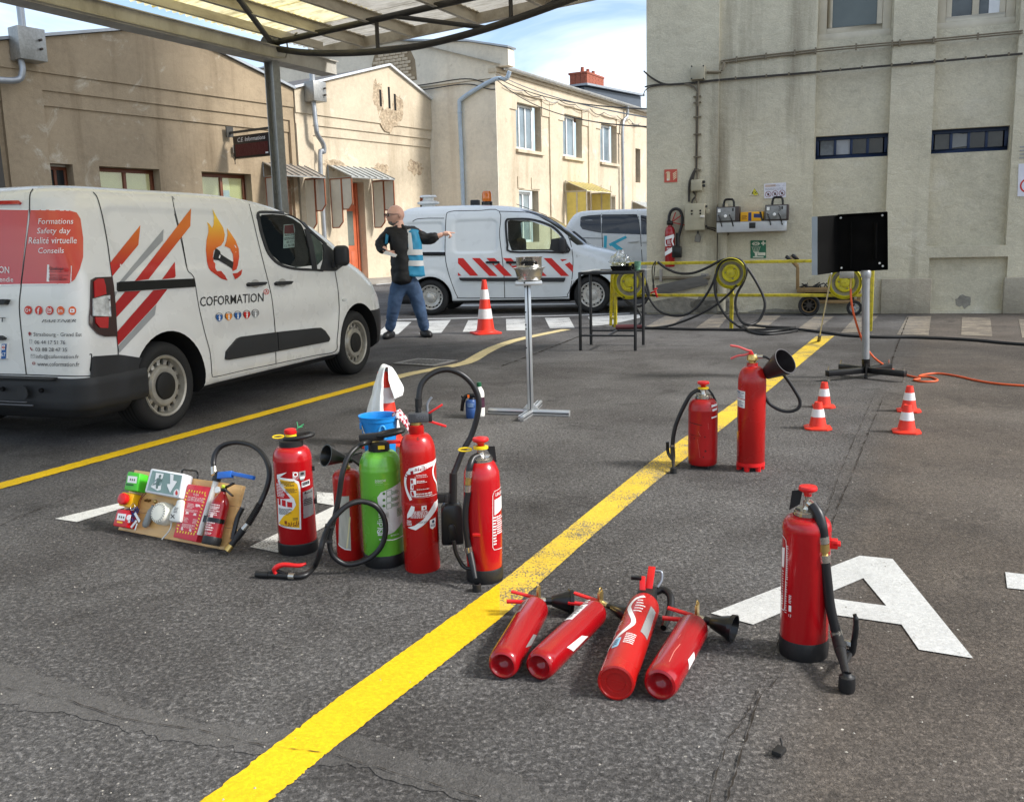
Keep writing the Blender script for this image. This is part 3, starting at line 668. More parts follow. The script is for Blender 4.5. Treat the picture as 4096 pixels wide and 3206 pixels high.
def pipe(name,label,M,pts,r,m=None,rings=()):
    t =thing(name,label,'drainpipe',M=M);build('pipe',MB().tube(smooth_path(pts,6) if len(pts) > 2 else pts,r,12),m or m_zinc,t)
    for p,ax in rings: build('collar',MB().lathe([(r*1.02,-.025),(r*1.22,-.02),(r*1.22,.02),(r*1.02,.025)],14,p,ax),m or m_zinc,t)
pe =lambda px,py: E3.at(px,py,-.14)
a =pe(1086,152);b_ =pe(1078,168);c_ =pe(1052,170);d_ =pe(982,212);e_ =pe(979,224);f_ =pe(987,440)
pipe('drainpipe','pale blue drainpipe slanting across the end wall then dropping beside the second gable',E3.M,[(a[0],-.14,a[1]),(b_[0],-.14,b_[1]),(c_[0],-.14,c_[1]),(d_[0]+.1,-.14,d_[1]+.05),(e_[0],-.14,e_[1]-.1),(f_[0],-.14,4.5),(f_[0],-.14,2.5),(f_[0],-.14,.1)],.075,mat('pale_blue_pipe',(176,192,206),.45),[((f_[0],-.14,3.4),(0,0,1)),((e_[0],-.14,e_[1]-.25),(0,0,1))])
q1 =S3.at(1337,232,-.17);q2 =S3.at(1334,252,-.1);q3 =S3.at(1326,268,-.1)
pipe('drainpipe','grey drainpipe dropping from the gutter beside the third upper window',S3.M,[(q1[0],-.17,7.25),(q1[0],-.15,6.8),(q3[0],-.12,6.3),(q3[0],-.12,4),(q3[0],-.12,.1)],.07,None,[((q3[0],-.12,5.6),(0,0,1)),((q3[0],-.12,3.9),(0,0,1))])
aw =thing('door_awning','yellow plastic door awning with hanging side screens on the two storey building','awning',M=S3.M)
awning(aw,5.5,8.1,3.62,.95,.42,m_yacryl,6,True,m_yacryl,m_creamframe)
aw =thing('door_awning','clear plastic door awning at the far end of the two storey building','awning',M=S3.M)
awning(aw,12.9,15.0,3.0,.9,.42,MATS['clear_awning_sheet'],5,True,m_acryl,m_whiteframe)
# pavement along the far buildings
pm =mat('concrete_pavement',(150,144,134),.9,bump=.004,dirt=(116,108,98))
mb =MB();a =F.w(-20,0,0);b =F.w(5.3,0,0);
P2 =[F.w(-20,-1.6,0).xy,F.w(5.1,-1.6,0).xy,S3.w(1.0,-1.6,0).xy,S3.w(26,-1.6,0).xy,S3.w(26,.05,0).xy,S3.w(0,.05,0).xy,F.w(5.1,.12,0).xy,F.w(-20,.12,0).xy]
mb.prism([tuple(p) for p in P2],-.05,.12,'xy');struct(build('pavement',mb,pm,bevel=0))
# ---- hoppers with drainpipes
def hopper(label,x,z,y,drop,k=1.0,M=F.M):
    t =thing('rain_hopper',label,'rain hopper',M=M)
    build('box',MB().box(x-.27*k,x+.27*k,y-.42,y,z-.30*k,z+.30*k),m_galv,t,bevel=.01)
    for dz in (.1,-.1): build('bolt',MB().cyl((x+.17,y-.42,z+dz),(x+.17,y-.5,z+dz),.028,n=10),mat('rusty_bolt',(74,66,60),.6,.5),t)
    build('inlet_pipe',MB().tube([(x-.08,y-.2,z+.3*k),(x-.08,y-.2,z+2.2)],.085,12),m_zinc,t)
    build('outlet_pipe',MB().tube(smooth_path(drop,6),.075,12),m_zinc,t)
hopper('galvanised hopper box with two bolts between the two gables',-2.62,6.0,-.05,[(-2.72,-.25,5.72),(-2.72,-.3,4.95),(-2.65,-.28,4.7),(-2.35,-.2,4.45),(-2.3,-.16,4.2),(-2.45,-.12,3.9),(-2.45,-.12,.2)])
hopper('galvanised hopper box with two bolts at the left edge of the workshop',-11.75,6.02,-.05,[(-11.95,-.25,5.7),(-11.95,-.25,5.4),(-12.1,-.2,5.2),(-12.9,-.15,5.15)],1.2)
build('broken_pipe',MB().tube([(-12.75,-.1,5.1),(-12.7,-.1,2.0),(-12.7,-.1,0)],.13,10),mat('dark_pipe',(70,66,60),.7),b1)
# ---- B4: tall wall on the right
W4 =Wall(G(1380,668),109)
zb =lambda X,Y,y=0.0: W4.at(1332+.4367*X,.4367*Y,y)
zbx =lambda X,Y=660,y=0.0: zb(X,Y,y)[0]
b4 =thing('tall_building','tall cream roughcast wall with pilasters and narrow navy windows on the right','building',M=W4.M)
p2 =(zbx(925,600),zbx(1290,600));p3 =(zbx(1497,640),zbx(1893,640));zc2 =zb(925,1215)[1];zc3 =zb(1500,1203)[1];zd3 =zb(1600,1256)[1]
xe =14.5;ztop =8.2;zshade_top =21  # unseen upper block, heightened so its shadow covers yard and workshop
plz =zb(1350,1358)[1];pl1 =(zbx(1247,1440),zbx(1491,1440));pl2 =(zbx(1842,1440),zbx(1842,1440)+1.7)
mb =MB().holed(0,xe,0,ztop,[(p2[0],p2[1],zc2,ztop-.2,.13),(p3[0],p3[1],zc3,ztop-.2,.13),(zbx(1483,1300),zbx(1866,1300),0.05,zd3,.09),(p3[1]+1.6,p3[1]+3.8,zc3,ztop-.2,.13)],0,.13)
bw1 =(p2[0]+.02,p2[1]-.0,zb(932,776)[1],zb(932,663)[1]);bw2 =(p3[0]+.0,p3[1]-.02,zb(1495,748)[1],zb(1497,630)[1])
uw1 =(zbx(940,170),zbx(1300,160),zb(940,195)[1],ztop-.6);uw2 =(zbx(1518,120),zbx(1914,100),zb(1518,140)[1],ztop-.6)
uw1 =(max(uw1[0],p2[0]+.01),min(uw1[1],p2[1]-.01),uw1[2],uw1[3]);uw2 =(max(uw2[0],p3[0]+.01),min(uw2[1],p3[1]-.01),uw2[2],uw2[3])
mb.holed(p2[0],p2[1],zc2,ztop-.2,[(*bw1,.16),(*uw1,.2)],.13,.2);mb.holed(p3[0],p3[1],zc3,ztop-.2,[(*bw2,.16),(*uw2,.2)],.13,.2)
mb.box(zbx(1483,1300)-.02,zbx(1866,1300)+.02,.09,.14,0,zd3+.02);mb.box(p3[1]+1.6,p3[1]+3.8,.13,.16,zc3,ztop-.2)
xp =zbx(456,700)
mb.box(0.0,xp,-.07,-.002,0,ztop);mb.box(0.004,xp-.004,-.1,-.072,.02,plz+.02)
mb.box(xp+.003,p2[0]-.02,-.03,-.001,.02,plz)
mb.add([(0,-.07,0),(0,8,0),(0,8,ztop),(0,-.07,ztop)],[(3,2,1,0)]);mb.box(0,xe,-.002,8,ztop,zshade_top)
mb.add([(0,8,0),(xe,8,0),(xe,8,ztop),(0,8,ztop)],[(3,2,1,0)]);mb.add([(xe,0,0),(xe,8,0),(xe,8,ztop),(xe,0,ztop)],[(0,1,2,3)]);build('wall',mb,m_b4,b4,bevel=0)
pm4 =stucco('plinth_render',(172,164,146),(196,190,176),(112,104,94),.016,.004,.6,.3)
for a,b in (pl1,pl2): build('plinth',MB().box(a,b,-.09,-.002,.0,plz),pm4,b4,bevel=.015)
def strip_window(x0,x1,z0,z1,y,cols):
    f =MB();f.box(x0,x1,y,y+.05,z1-.06,z1).box(x0,x1,y,y+.05,z0,z0+.06).box(x0,x0+.05,y,y+.05,z0+.06,z1-.06).box(x1-.05,x1,y,y+.05,z0+.06,z1-.06);n =4;w =(x1-x0-.1)/n
    for i in range(1,n): f.box(x0+.05+i*w-.02,x0+.05+i*w+.02,y-.005,y+.05,z0+.06,z1-.06)
    o =build('window',f,m_blueframe,b4,bevel=.006)
    for i in range(n): build('pane',MB().box(x0+.05+i*w+.02,x0+.05+(i+1)*w-.02,y+.02,y+.028,z0+.06,z1-.06),cols[i],o)
gp1 =mat('dusty_pane',(92,98,106),.2,var=.5,vscale=2.5,dirt=(150,156,162),dscale=1.6,damt=.7);gp2 =mat('dim_pane',(48,48,48),.12,var=.4,vscale=3,dirt=(80,78,74),dscale=3)
strip_window(*bw1,.23,[gp1,mat('bright_pane',(150,154,160),.3,var=.35,vscale=3),gp2,gp2]);strip_window(*bw2,.23,[gp2,gp2,gp2,gp2])
build('torn_paper',MB().prism([(bw2[0]+.30,bw2[2]+.08),(bw2[0]+.55,bw2[2]+.1),(bw2[0]+.55,bw2[2]+.28),(bw2[0]+.45,bw2[2]+.27),(bw2[0]+.30,bw2[2]+.3)],.236,.24),mat('grey_paper',(128,130,130),.8),b4)
gw1 =mat('grey_frosted_pane',(96,104,102),.25,var=.12,vscale=2);gw2 =mat('reflecting_pane',(88,92,92),.08,var=.5,vscale=2.2)
def big_window(x0,x1,z0,z1,y,n,pm_):
    f =MB().box(x0,x1,y-.05,y+.09,z0,z0+.1).box(x0,x0+.12,y,y+.08,z0+.1,z1).box(x1-.12,x1,y,y+.08,z0+.1,z1).box(x0+.12,x1-.12,y+.02,y+.08,z0+.1,z0+.19).box(x0+.12,x0+.2,y+.02,y+.08,z0+.19,z1).box(x1-.2,x1-.12,y+.02,y+.08,z0+.19,z1)
    for i in range(1,n): xm =x0+.2+(x1-x0-.4)*i/n;f.box(xm-.045,xm+.045,y+.02,y+.08,z0+.19,z1)
    o =build('window',f,m_creamframe,b4,bevel=.008)
    for i in range(n):
        a =x0+.2+(x1-x0-.4)*i/n;b =x0+.2+(x1-x0-.4)*(i+1)/n;build('pane',MB().box(a,b,y+.05,y+.056,z0+.15,z1),pm_,o)
    return o
big_window(*uw1,.22,1,gw1);wo_ =big_window(*uw2,.22,2,gw2)
lx =zbx(1838,30,.2);lz =zb(1838,30,.2)[1]
build('card',MB().box(lx-.16,lx+.16,.255,.262,lz-.22,lz+.2),mat('white_card',(214,216,216),.6),wo_)
# ---- conduits on the wall
m_cond =mat('painted_conduit',(120,110,90),.6,var=.2,dirt=(70,62,52),dscale=6,damt=.8);m_cable =mat('dark_cable',(58,54,48),.6)
def on4(X,Y,y=-.03): x,z =zb(X,Y,y);return (x,y,z)
def run(name,pts,r,m=m_cond,y=-.03,k=6): build(name,MB().tube(smooth_path([on4(p[0],p[1],y if len(p) < 3 else p[2]) for p in pts],k),r,7),m,b4)
for dz in (0,11): run('conduit',[(470+dz*.6,345,-.10),(480+dz*.6,310,-.06),(505,291+dz),(925,243+dz),(1300,208+dz),(1500,192+dz),(1940,150+dz)],.012)
run('conduit',[(470,352,-.09),(398,352,-.09)],.02)
for d in (0,5): run('conduit',[(90,345+d*.5,-.16),(130,378+d,-.12),(190,408+d,-.10),(260,408+d,-.10),(320,403+d,-.10),(455,388+d,-.10),(470,387+d,-.04),(930,350+d),(1290,318+d),(1500,300+d),(1940,260+d)],.009,m_cable)
run('conduit',[(95,425,-.12),(140,415,-.1),(200,412,-.1),(270,411,-.1)],.012,m_cable);run('conduit',[(88,470,-.14),(100,440,-.12),(135,422,-.1),(200,415,-.1)],.008,m_cable)
for i,d in enumerate((0,7,13)): run('conduit',[(290,407+i*2,-.1),(325-d*.3,414+i*3,-.1),(350-i*1.0+d*.2,440+i*3,-.1),(354-6+d*.7,480,-.1),(352-6+d*.7,640,-.1),(349-6+d*.7,820,-.1)],.010,m_cond if i != 1 else m_cable)
run('conduit',[(358,395,-.1),(358,470,-.1),(356,520,-.1)],.018)
run('conduit',[(344,822,-.1),(330,850,-.1),(315,890,-.1),(312,930,-.1),(312,985,-.1)],.02,m_cable);run('conduit',[(350,822,-.1),(338,845,-.1),(330,875,-.1)],.015,m_cable);run('conduit',[(356,822,-.1),(352,875,-.1)],.015,m_cond)
run('conduit',[(330,935,-.1),(345,955,-.1),(330,975,-.1),(325,990,-.1)],.014,m_cable);run('conduit',[(350,935,-.1),(345,965,-.1),(352,990,-.1)],.014,m_cond)
run('conduit',[(400,1108,-.14),(430,1112,-.1),(448,1118,-.04)],.01,m_cable);run('conduit',[(400,1114,-.14),(428,1122,-.1),(448,1132,-.04)],.01,m_cable)
for X,Y in ((545,286),(688,269),(828,253),(930,243),(1127,225),(1303,208),(1505,192),(1720,173),(1340,205)): x,z =zb(X,Y+6);build('conduit_clip',MB().box(x-.012,x+.012,-.045,-.001,z-.045,z+.045),m_cond,b4)
for X,Y in ((540,382),(690,371),(800,362),(955,349),(1050,341),(1155,330),(1300,318),(1400,309),(1508,300),(1560,295),(1660,286),(1760,277),(1870,266)): x,z =zb(X,Y);build('conduit_clip',MB().box(x-.012,x+.012,-.044,-.001,z-.022,z+.022),m_cond,b4)
for Y in (470,500,570,655,765,830): x,z =zb(352,Y,-.1);build('conduit_clip',MB().box(x-.06,x+.06,-.115,-.071,z-.008,z+.008),m_cond,b4)
# wall drainpipe stub under the shelf
x,z =zb(468,1200);build('waste_pipe',MB().tube([(x+.03,-.07,.05),(x+.03,-.07,1.75)],.075,12),m_b4,b4);run('conduit',[(470,1165),(485,1150),(500,1138)],.02,m_cond);run('conduit',[(482,1168),(492,1150),(506,1138)],.02,m_cond)
# damaged plinth render
for q,(X,Y,w,hgt) in enumerate(((300,1500,.85,.16),(420,1490,.35,.22),(760,1520,.5,.05),(1660,1475,.12,.1))):
    r =random.Random(q+40);x,z =zb(X,Y,-.1);n =18
    P0 =[(x +w*math.cos(2*math.pi*i/n)*r.uniform(.8,1.1),max(.02,z +hgt*math.sin(2*math.pi*i/n)*r.uniform(.6,1.2))) for i in range(n)]
    yy =-.103 if X < 450 else (-.033 if X < 900 else .086)
    build('broken_render',MB().prism(P0,yy,yy+.02),mat('grey_undercoat',(140,136,126),.95,var=.25,vscale=12,bump=.01,bscale=30,dirt=(92,86,78)),b4)
# ================================================================== canopy
CV =Vector((-3.10,13.0,0));hcan =rad(27);cu_ =Vector((math.sin(hcan),math.cos(hcan),0));cv_ =Vector((math.cos(hcan),-math.sin(hcan),0))
MC =Matrix(((cv_.x,cu_.x,0,CV.x),(cv_.y,cu_.y,0,CV.y),(0,0,1,0),(0,0,0,1)))   # local x = across (to the right), y = along the gutter, z up
can =thing('steel_canopy','steel canopy of corrugated sheets on a grey post with bowed truss','canopy',M=MC)
m_steel =mat('dark_steel',(74,72,68),.55,.5,var=.15,dirt=(110,100,84),damt=.4);m_purl =mat('galvanised_purlin',(206,198,180),.6,.25,dirt=(126,108,80),dscale=4,damt=.8,stretch=(1,.3,1))
zr =lambda v: 4.07 +.05*v
U0,U1,V1 =-10.5,1.05,9.6
# post: H section
mb =MB().box(-.075,-.063,-.07,.07,0,3.70).box(.063,.075,-.07,.07,0,3.70).box(-.063,.063,-.006,.006,0,3.70).box(-.16,.16,-.16,.16,0,.02);build('post',mb,m_galv,can)
mb =MB().box(-.05,.05,-.05,.05,3.72,3.95);build('post_head',mb,m_steel,can);build('post',MB().box(-.1,-.085,-7.1,-6.9,0,3.72).box(.085,.1,-7.1,-6.9,0,3.72).box(-.085,.085,-7.008,-6.992,0,3.72),m_galv,can)
# gutter beam: channel
mb =MB().box(-.13,.13,U0-1,U1+.2,3.70,3.712).box(-.13,-.118,U0-1,U1+.2,3.712,3.90).box(.118,.13,U0-1,U1+.2,3.712,3.88).box(.13,.17,U0-1,U1+.2,3.868,3.88).box(-.17,-.13,U0-1,U1+.2,3.888,3.90);build('gutter',mb,m_galvdirty,can)
build('cable_run',MB().tube([(.14,U0,3.725),(.14,-.1,3.725)],.012,6).tube([(.14,-.1,3.725),(.2,.05,3.74),(.26,.04,3.82),(.26,.02,3.95),(.5,-.05,4.0)],.012,6),mat('grey_cable',(170,164,150),.6),can)
mb =MB().box(.16,.22,U0,U1-.2,3.97,4.07);build('eave_purlin',mb,m_purl,can)
for v in (.8,1.6,2.6,3.6,4.6,5.6,6.6,7.8,9.0):
    z =zr(v);mb =MB().box(v-.03,v-.022,U0,U1-.02,z-.15,z).box(v-.022,v+.03,U0,U1-.02,z-.15,z-.142).box(v-.022,v+.03,U0,U1-.02,z-.008,z);build('purlin',mb,m_purl,can)
mb =MB().bar((-.1,U1,zr(-.1)-.07),(V1,U1,zr(V1)-.07),.012,.16).bar((-.1,U1-.03,zr(-.1)-.145),(V1,U1-.03,zr(V1)-.145),.07,.01);build('edge_beam',mb,m_purl,can)
# bowed truss
bot =[(0,3.88),(.5,3.77),(1.0,3.70),(1.54,3.655),(2.0,3.64),(2.4,3.645),(3.04,3.70),(3.67,3.79),(4.38,3.92),(5.2,4.10),(6.2,4.3)]
bq =smooth_path([(v,0,z) for v,z in bot],5);build('bottom_chord',MB().tube(bq,.042,12),m_steel,can)
tz =lambda v: 3.93+.055*v
build('top_chord',MB().tube([(0,0,tz(0)),(V1,0,tz(V1))],.04,12),m_steel,can)
def bz(v): return min(bq,key=lambda p: abs(p.x-v)).z
for v in (1.72,3.6,5.4): build('web_post',MB().tube([(v,0,bz(v)),(v,0,tz(v))],.026,8),m_steel,can)
build('web_diagonal',MB().tube([(1.95,0,tz(1.95)),(3.3,0,bz(3.3))],.028,8),m_steel,can)
build('web_diagonal',MB().tube([(4.9,0,tz(4.9)),(3.95,0,bz(3.95))],.028,8),m_steel,can)
build('knee_brace',MB().tube([(.05,-.02,3.92),(1.35,-2.2,4.02)],.035,10),m_steel,can);build('knee_brace',MB().tube([(.2,-3.4,3.86),(1.9,-4.6,4.05)],.03,10),m_steel,can)
build('hub',MB().lathe([(.0,-.09),(.09,-.09),(.09,.09),(0,.09)],16,(0,0,3.93),(0,1,0)),m_steel,can)
# corrugated sheets: each its own part, ribs run across (down the slope)
m_sheetw =mat('dull_white_sheet',(196,190,176),.55,.0,var=.08,dirt=(140,132,116),dscale=5,damt=.5)
def lucent(name,col,dirt,transl):
    m =mat(name,col,.6,var=.15,vscale=5,dirt=dirt,dscale=9,damt=.9,stretch=(.35,2.2,1));nt =m.node_tree;b =nt.nodes['Principled BSDF'];out =[n for n in nt.nodes if n.type == 'OUTPUT_MATERIAL'][0]
    t =nt.nodes.new('ShaderNodeBsdfTranslucent');src =b.inputs['Base Color'].links[0].from_socket;nt.links.new(src,t.inputs[0])
    x =nt.nodes.new('ShaderNodeMixShader');x.inputs[0].default_value =transl;nt.links.new(b.outputs[0],x.inputs[1]);nt.links.new(t.outputs[0],x.inputs[2]);nt.links.new(x.outputs[0],out.inputs[0]);return m
m_luc =lucent('yellowed_translucent_sheet',(250,242,200),(150,130,70),.85);m_sheetl =lucent('white_sheet',(226,222,212),(170,162,146),.45)
def corr(u0,u1,v0,v1,pitch=.105,amp=.032):
    n =max(6,int((u1-u0)/pitch*6));vs_ =[]
    for i in range(n+1):
        u =u0+(u1-u0)*i/n;w =amp*math.sin(2*math.pi*u/pitch)
        for v in (v0,(v0+v1)/2,v1): vs_.append((v,u,zr(v)+.022+w+.004*math.sin(v*9)))
    return MB().add(vs_,[(3*i+j,3*i+j+1,3*i+j+4,3*i+j+3) for i in range(n) for j in (0,1)])
r =random.Random(3);vv =[-.12,.82,1.62,2.62,3.62,5.62,7.8,V1]
for j in range(len(vv)-1):
    u =U1
    while u > U0+.01:
        ua =max(u-.95,U0);luc =(u < .2 and j < 2) or (j >= 3 and int(u*10) % 3 == 0)
        build('roof_sheet',corr(ua-.03,u,vv[j]-.06,vv[j+1]),m_luc if luc else m_sheetl,can,recalc=False);u =ua
build('lamp_shade',MB().lathe([(.02,.12),(.06,.1),(.2,0),(.19,0)],24,(1.75,-2.35,3.86)),m_galv,can)
# LED sign on the wall arm
q =F.at(536,310,-.9)
sg =thing('message_sign','dark red electronic sign lettered C.E. Informations hanging from an arm on the workshop','sign',M=F.M)
MSg =F.M.inverted() @Matrix.Identity(4)
arm0 =F.at(474,279,0);arm1 =F.at(581,286,-.0)
# the board hangs across the wall: perpendicular to it
pA =on_plane(491,284,F.w(arm0[0]+.2,0,0),F.u);
m_signred =mat('dark_red_panel',(74,18,26),.25,var=.1,stretch=(40,1,1));m_signblk =mat('sign_black',(34,28,28),.4)
sx =arm0[0]+.25;wI =Matrix.Translation((sx,0,0)) @Matrix.Rotation(rad(-90),4,'Z')   # local x now points out of the wall
zT,zB =F.at(492,285,-.7)[1],F.at(495,334,-.7)[1]
build('bracket_arm',MB().bar((0,0,zT+.12),(1.85,0,zT+.12),.06,.06).box(-.02,.02,-.12,.12,zT,zT+.3),m_steel,sg,M=wI)
bd =build('board',MB().box(.22,1.75,-.09,.09,zB,zT),m_signblk,sg,bevel=.015,M=wI)
fm_ =lambda p: (.985+p[0],-.094,(zT+zB)/2+p[1])
hz_ =(zT-zB)
build('red_panel',sheet([([(-.68,-hz_*.42),(.68,-hz_*.42),(.68,hz_*.12),(-.68,hz_*.12)],0)],fm_),m_signred,bd,recalc=False)
build('lettering',sheet([(text_polys('C.E. Informations',hz_*.27,shear=.25,bold=True,sx=.98),0)],lambda p: (.985+p[0],-.096,zT-hz_*.2+p[1])),mat('sign_white',(230,222,214),.5),bd,recalc=False)
build('logo_plate',MB().box(1.55,1.66,-.098,-.092,zB+.06,zB+.1),mat('white_plate',(220,220,220),.5),bd)
build('wall_box',MB().box(-5.75,-5.52,-.02,.07,3.98,4.2),mat('white_plastic_box',(206,204,196),.5),b1,bevel=.01)
build('bracket_hook',MB().tube([(0,0,0),(0,-.06,-.1),(0,0,-.2),(0,.06,-.1),(0,0,0),(0,0,-.3)],.012,6),m_steel,sg,M=wI @Matrix.Translation((.2,-.05,zB+.15)))
# overhead cables
m_blackcable =mat('black_cable',(36,36,38),.6)
def sag(a,b,s,n=16): a,b =Vector(a),Vector(b);return [a.lerp(b,i/n) -Vector((0,0,4*s*(i/n)*(1-i/n))) for i in range(n+1)]
cab =thing('overhead_cable','black overhead cables strung from the ochre building to the tall wall','cable',(0,0,0))
pa =S3.w(-.1,-.12,6.9);pb =W4.w(.0,-.08,zb(108,534)[1]+.4)
for i,(dz,s) in enumerate(((0,.22),(.12,.15),(-.1,.34))):
    e =Vector((0,0,0));qy =(534,575,620)[i];zz =W4.at(1379,.4367*qy)[1]
    build('cable',MB().tube(sag((pa.x,pa.y,pa.z+dz),tuple(W4.w(0,-.05,zz)),s),.013,6),m_blackcable if i != 1 else mat('grey_wire',(150,150,148),.6),cab)
pw =[E3.w(x,-.1,z) for x,z in ((-6,6.95),(-3,6.98),(-1.2,7.0),(-.3,6.75),(0,6.7))]
build('cable',MB().tube(smooth_path(pw,6),.018,6),m_blackcable,cab);build('cable',MB().tube([p +Vector((0,0,-.18)) for p in smooth_path(pw,6)],.018,6),m_blackcable,cab)
for i in range(9):
    x0,x1 =.4+i*1.5,1.9+i*1.5;build('cable',MB().tube([S3.w(p[0],-.09,p[2]) for p in sag((x0,0,6.72),(x1,0,6.72),.07+.05*(i % 3),8)],.016,5),m_blackcable if i % 2 else MATS['grey_wire'],cab)
# ================================================================== vans
from mathutils.bvhtree import BVHTree
m_vwhite =mat('white_van_paint',(222,222,218),.28,var=.02,coat=.5,dirt=(196,192,182),dscale=1.2,damt=.08);m_vgrey =mat('pale_grey_van_paint',(208,213,214),.3,var=.02,coat=.4,dirt=(180,180,174),dscale=1.4,damt=.1)
m_plast =mat('grained_black_plastic',(36,37,39),.55,var=.1,bump=.0006,bscale=300);m_blk =mat('gloss_black',(14,14,15),.2);m_rub =mat('tyre_rubber',(30,30,30),.8,var=.15,bump=.001,bscale=80);m_rubdust =mat('tyre_tread',(52,51,50),.9,var=.2)
m_seam =mat('door_gap',(16,16,17),.8);m_steelw =mat('silver_wheel_paint',(168,164,154),.35,.4,dirt=(110,104,92),dscale=9,damt=.5);m_hub =mat('hub_black',(22,22,22),.5);m_well =mat('wheel_well',(12,12,12),.95)
m_glassd =mat('tinted_glass',(16,20,21),.03,spec=.8,var=.1,rvar=.01);m_glassc =glassy('van_glazing',(214,226,220),.01,.04);m_int =mat('dark_cabin',(26,27,28),.8);m_seat =mat('grey_seat',(58,60,64),.85)
m_redl =mat('red_lamp',(178,16,22),.12,var=.1,coat=1);m_wlamp =mat('clear_lamp',(200,202,200),.15,var=.25,vscale=30,stretch=(1,8,1),coat=1);m_amber =mat('amber_lamp',(232,120,10),.12,var=.1,coat=1,trans=.3)
m_black_ink =mat('black_print',(26,26,28),.4);m_grey_ink =mat('grey_print',(150,152,152),.4);m_white_ink =mat('white_print',(236,236,234),.4);m_red_ink =mat('red_print',(196,34,30),.4);m_blue_ink =mat('blue_print',(34,92,160),.4);m_orange_ink =mat('orange_print',(232,140,36),.4);m_cyan_ink =mat('cyan_print',(54,178,204),.4)
def grad(name,stops,axis,lo,hi,rough=.25):
    m =bpy.data.materials.new(name);m.use_nodes =True;nt =m.node_tree;b =nt.nodes['Principled BSDF'];L =nt.links.new
    tc =N(nt,'ShaderNodeTexCoord');s =N(nt,'ShaderNodeVectorMath');s.operation ='DOT_PRODUCT';s.inputs[1].default_value =axis;L(tc.outputs['Object'],s.inputs[0])
    r =N(nt,'ShaderNodeMapRange');r.inputs['From Min'].default_value =lo;r.inputs['From Max'].default_value =hi;L(s.outputs['Value'],r.inputs[0])
    c =N(nt,'ShaderNodeValToRGB');e =c.color_ramp.elements
    for i,(p,col) in enumerate(stops):
        q =e[i] if i < 2 else e.new(p)
        q.position =p;q.color =lin(col)
    L(r.outputs[0],c.inputs[0]);L(c.outputs[0],b.inputs['Base Color']);b.inputs['Roughness'].default_value =rough;b.inputs['Coat Weight'].default_value =.3;MATS[name] =m;return m
def lerp_tab(tab,z):
    if z <= tab[0][0]: return tab[0][1:]
    for a,b in zip(tab,tab[1:]):
        if z <= b[0]:
            t =(z-a[0])/(b[0]-a[0]);return tuple(p +(q-p)*t for p,q in zip(a[1:],b[1:]))
    return tab[-1][1:]
def sst(x,a,b): t =max(0,min(1,(x-a)/(b-a)));return t*t*(3-2*t)
def sd_rrect(x,z,x0,x1,z0,z1,r):
    qx =abs(x-(x0+x1)/2)-(x1-x0)/2+r;qz =abs(z-(z0+z1)/2)-(z1-z0)/2+r
    return math.hypot(max(qx,0),max(qz,0)) +min(max(qx,qz),0) -r
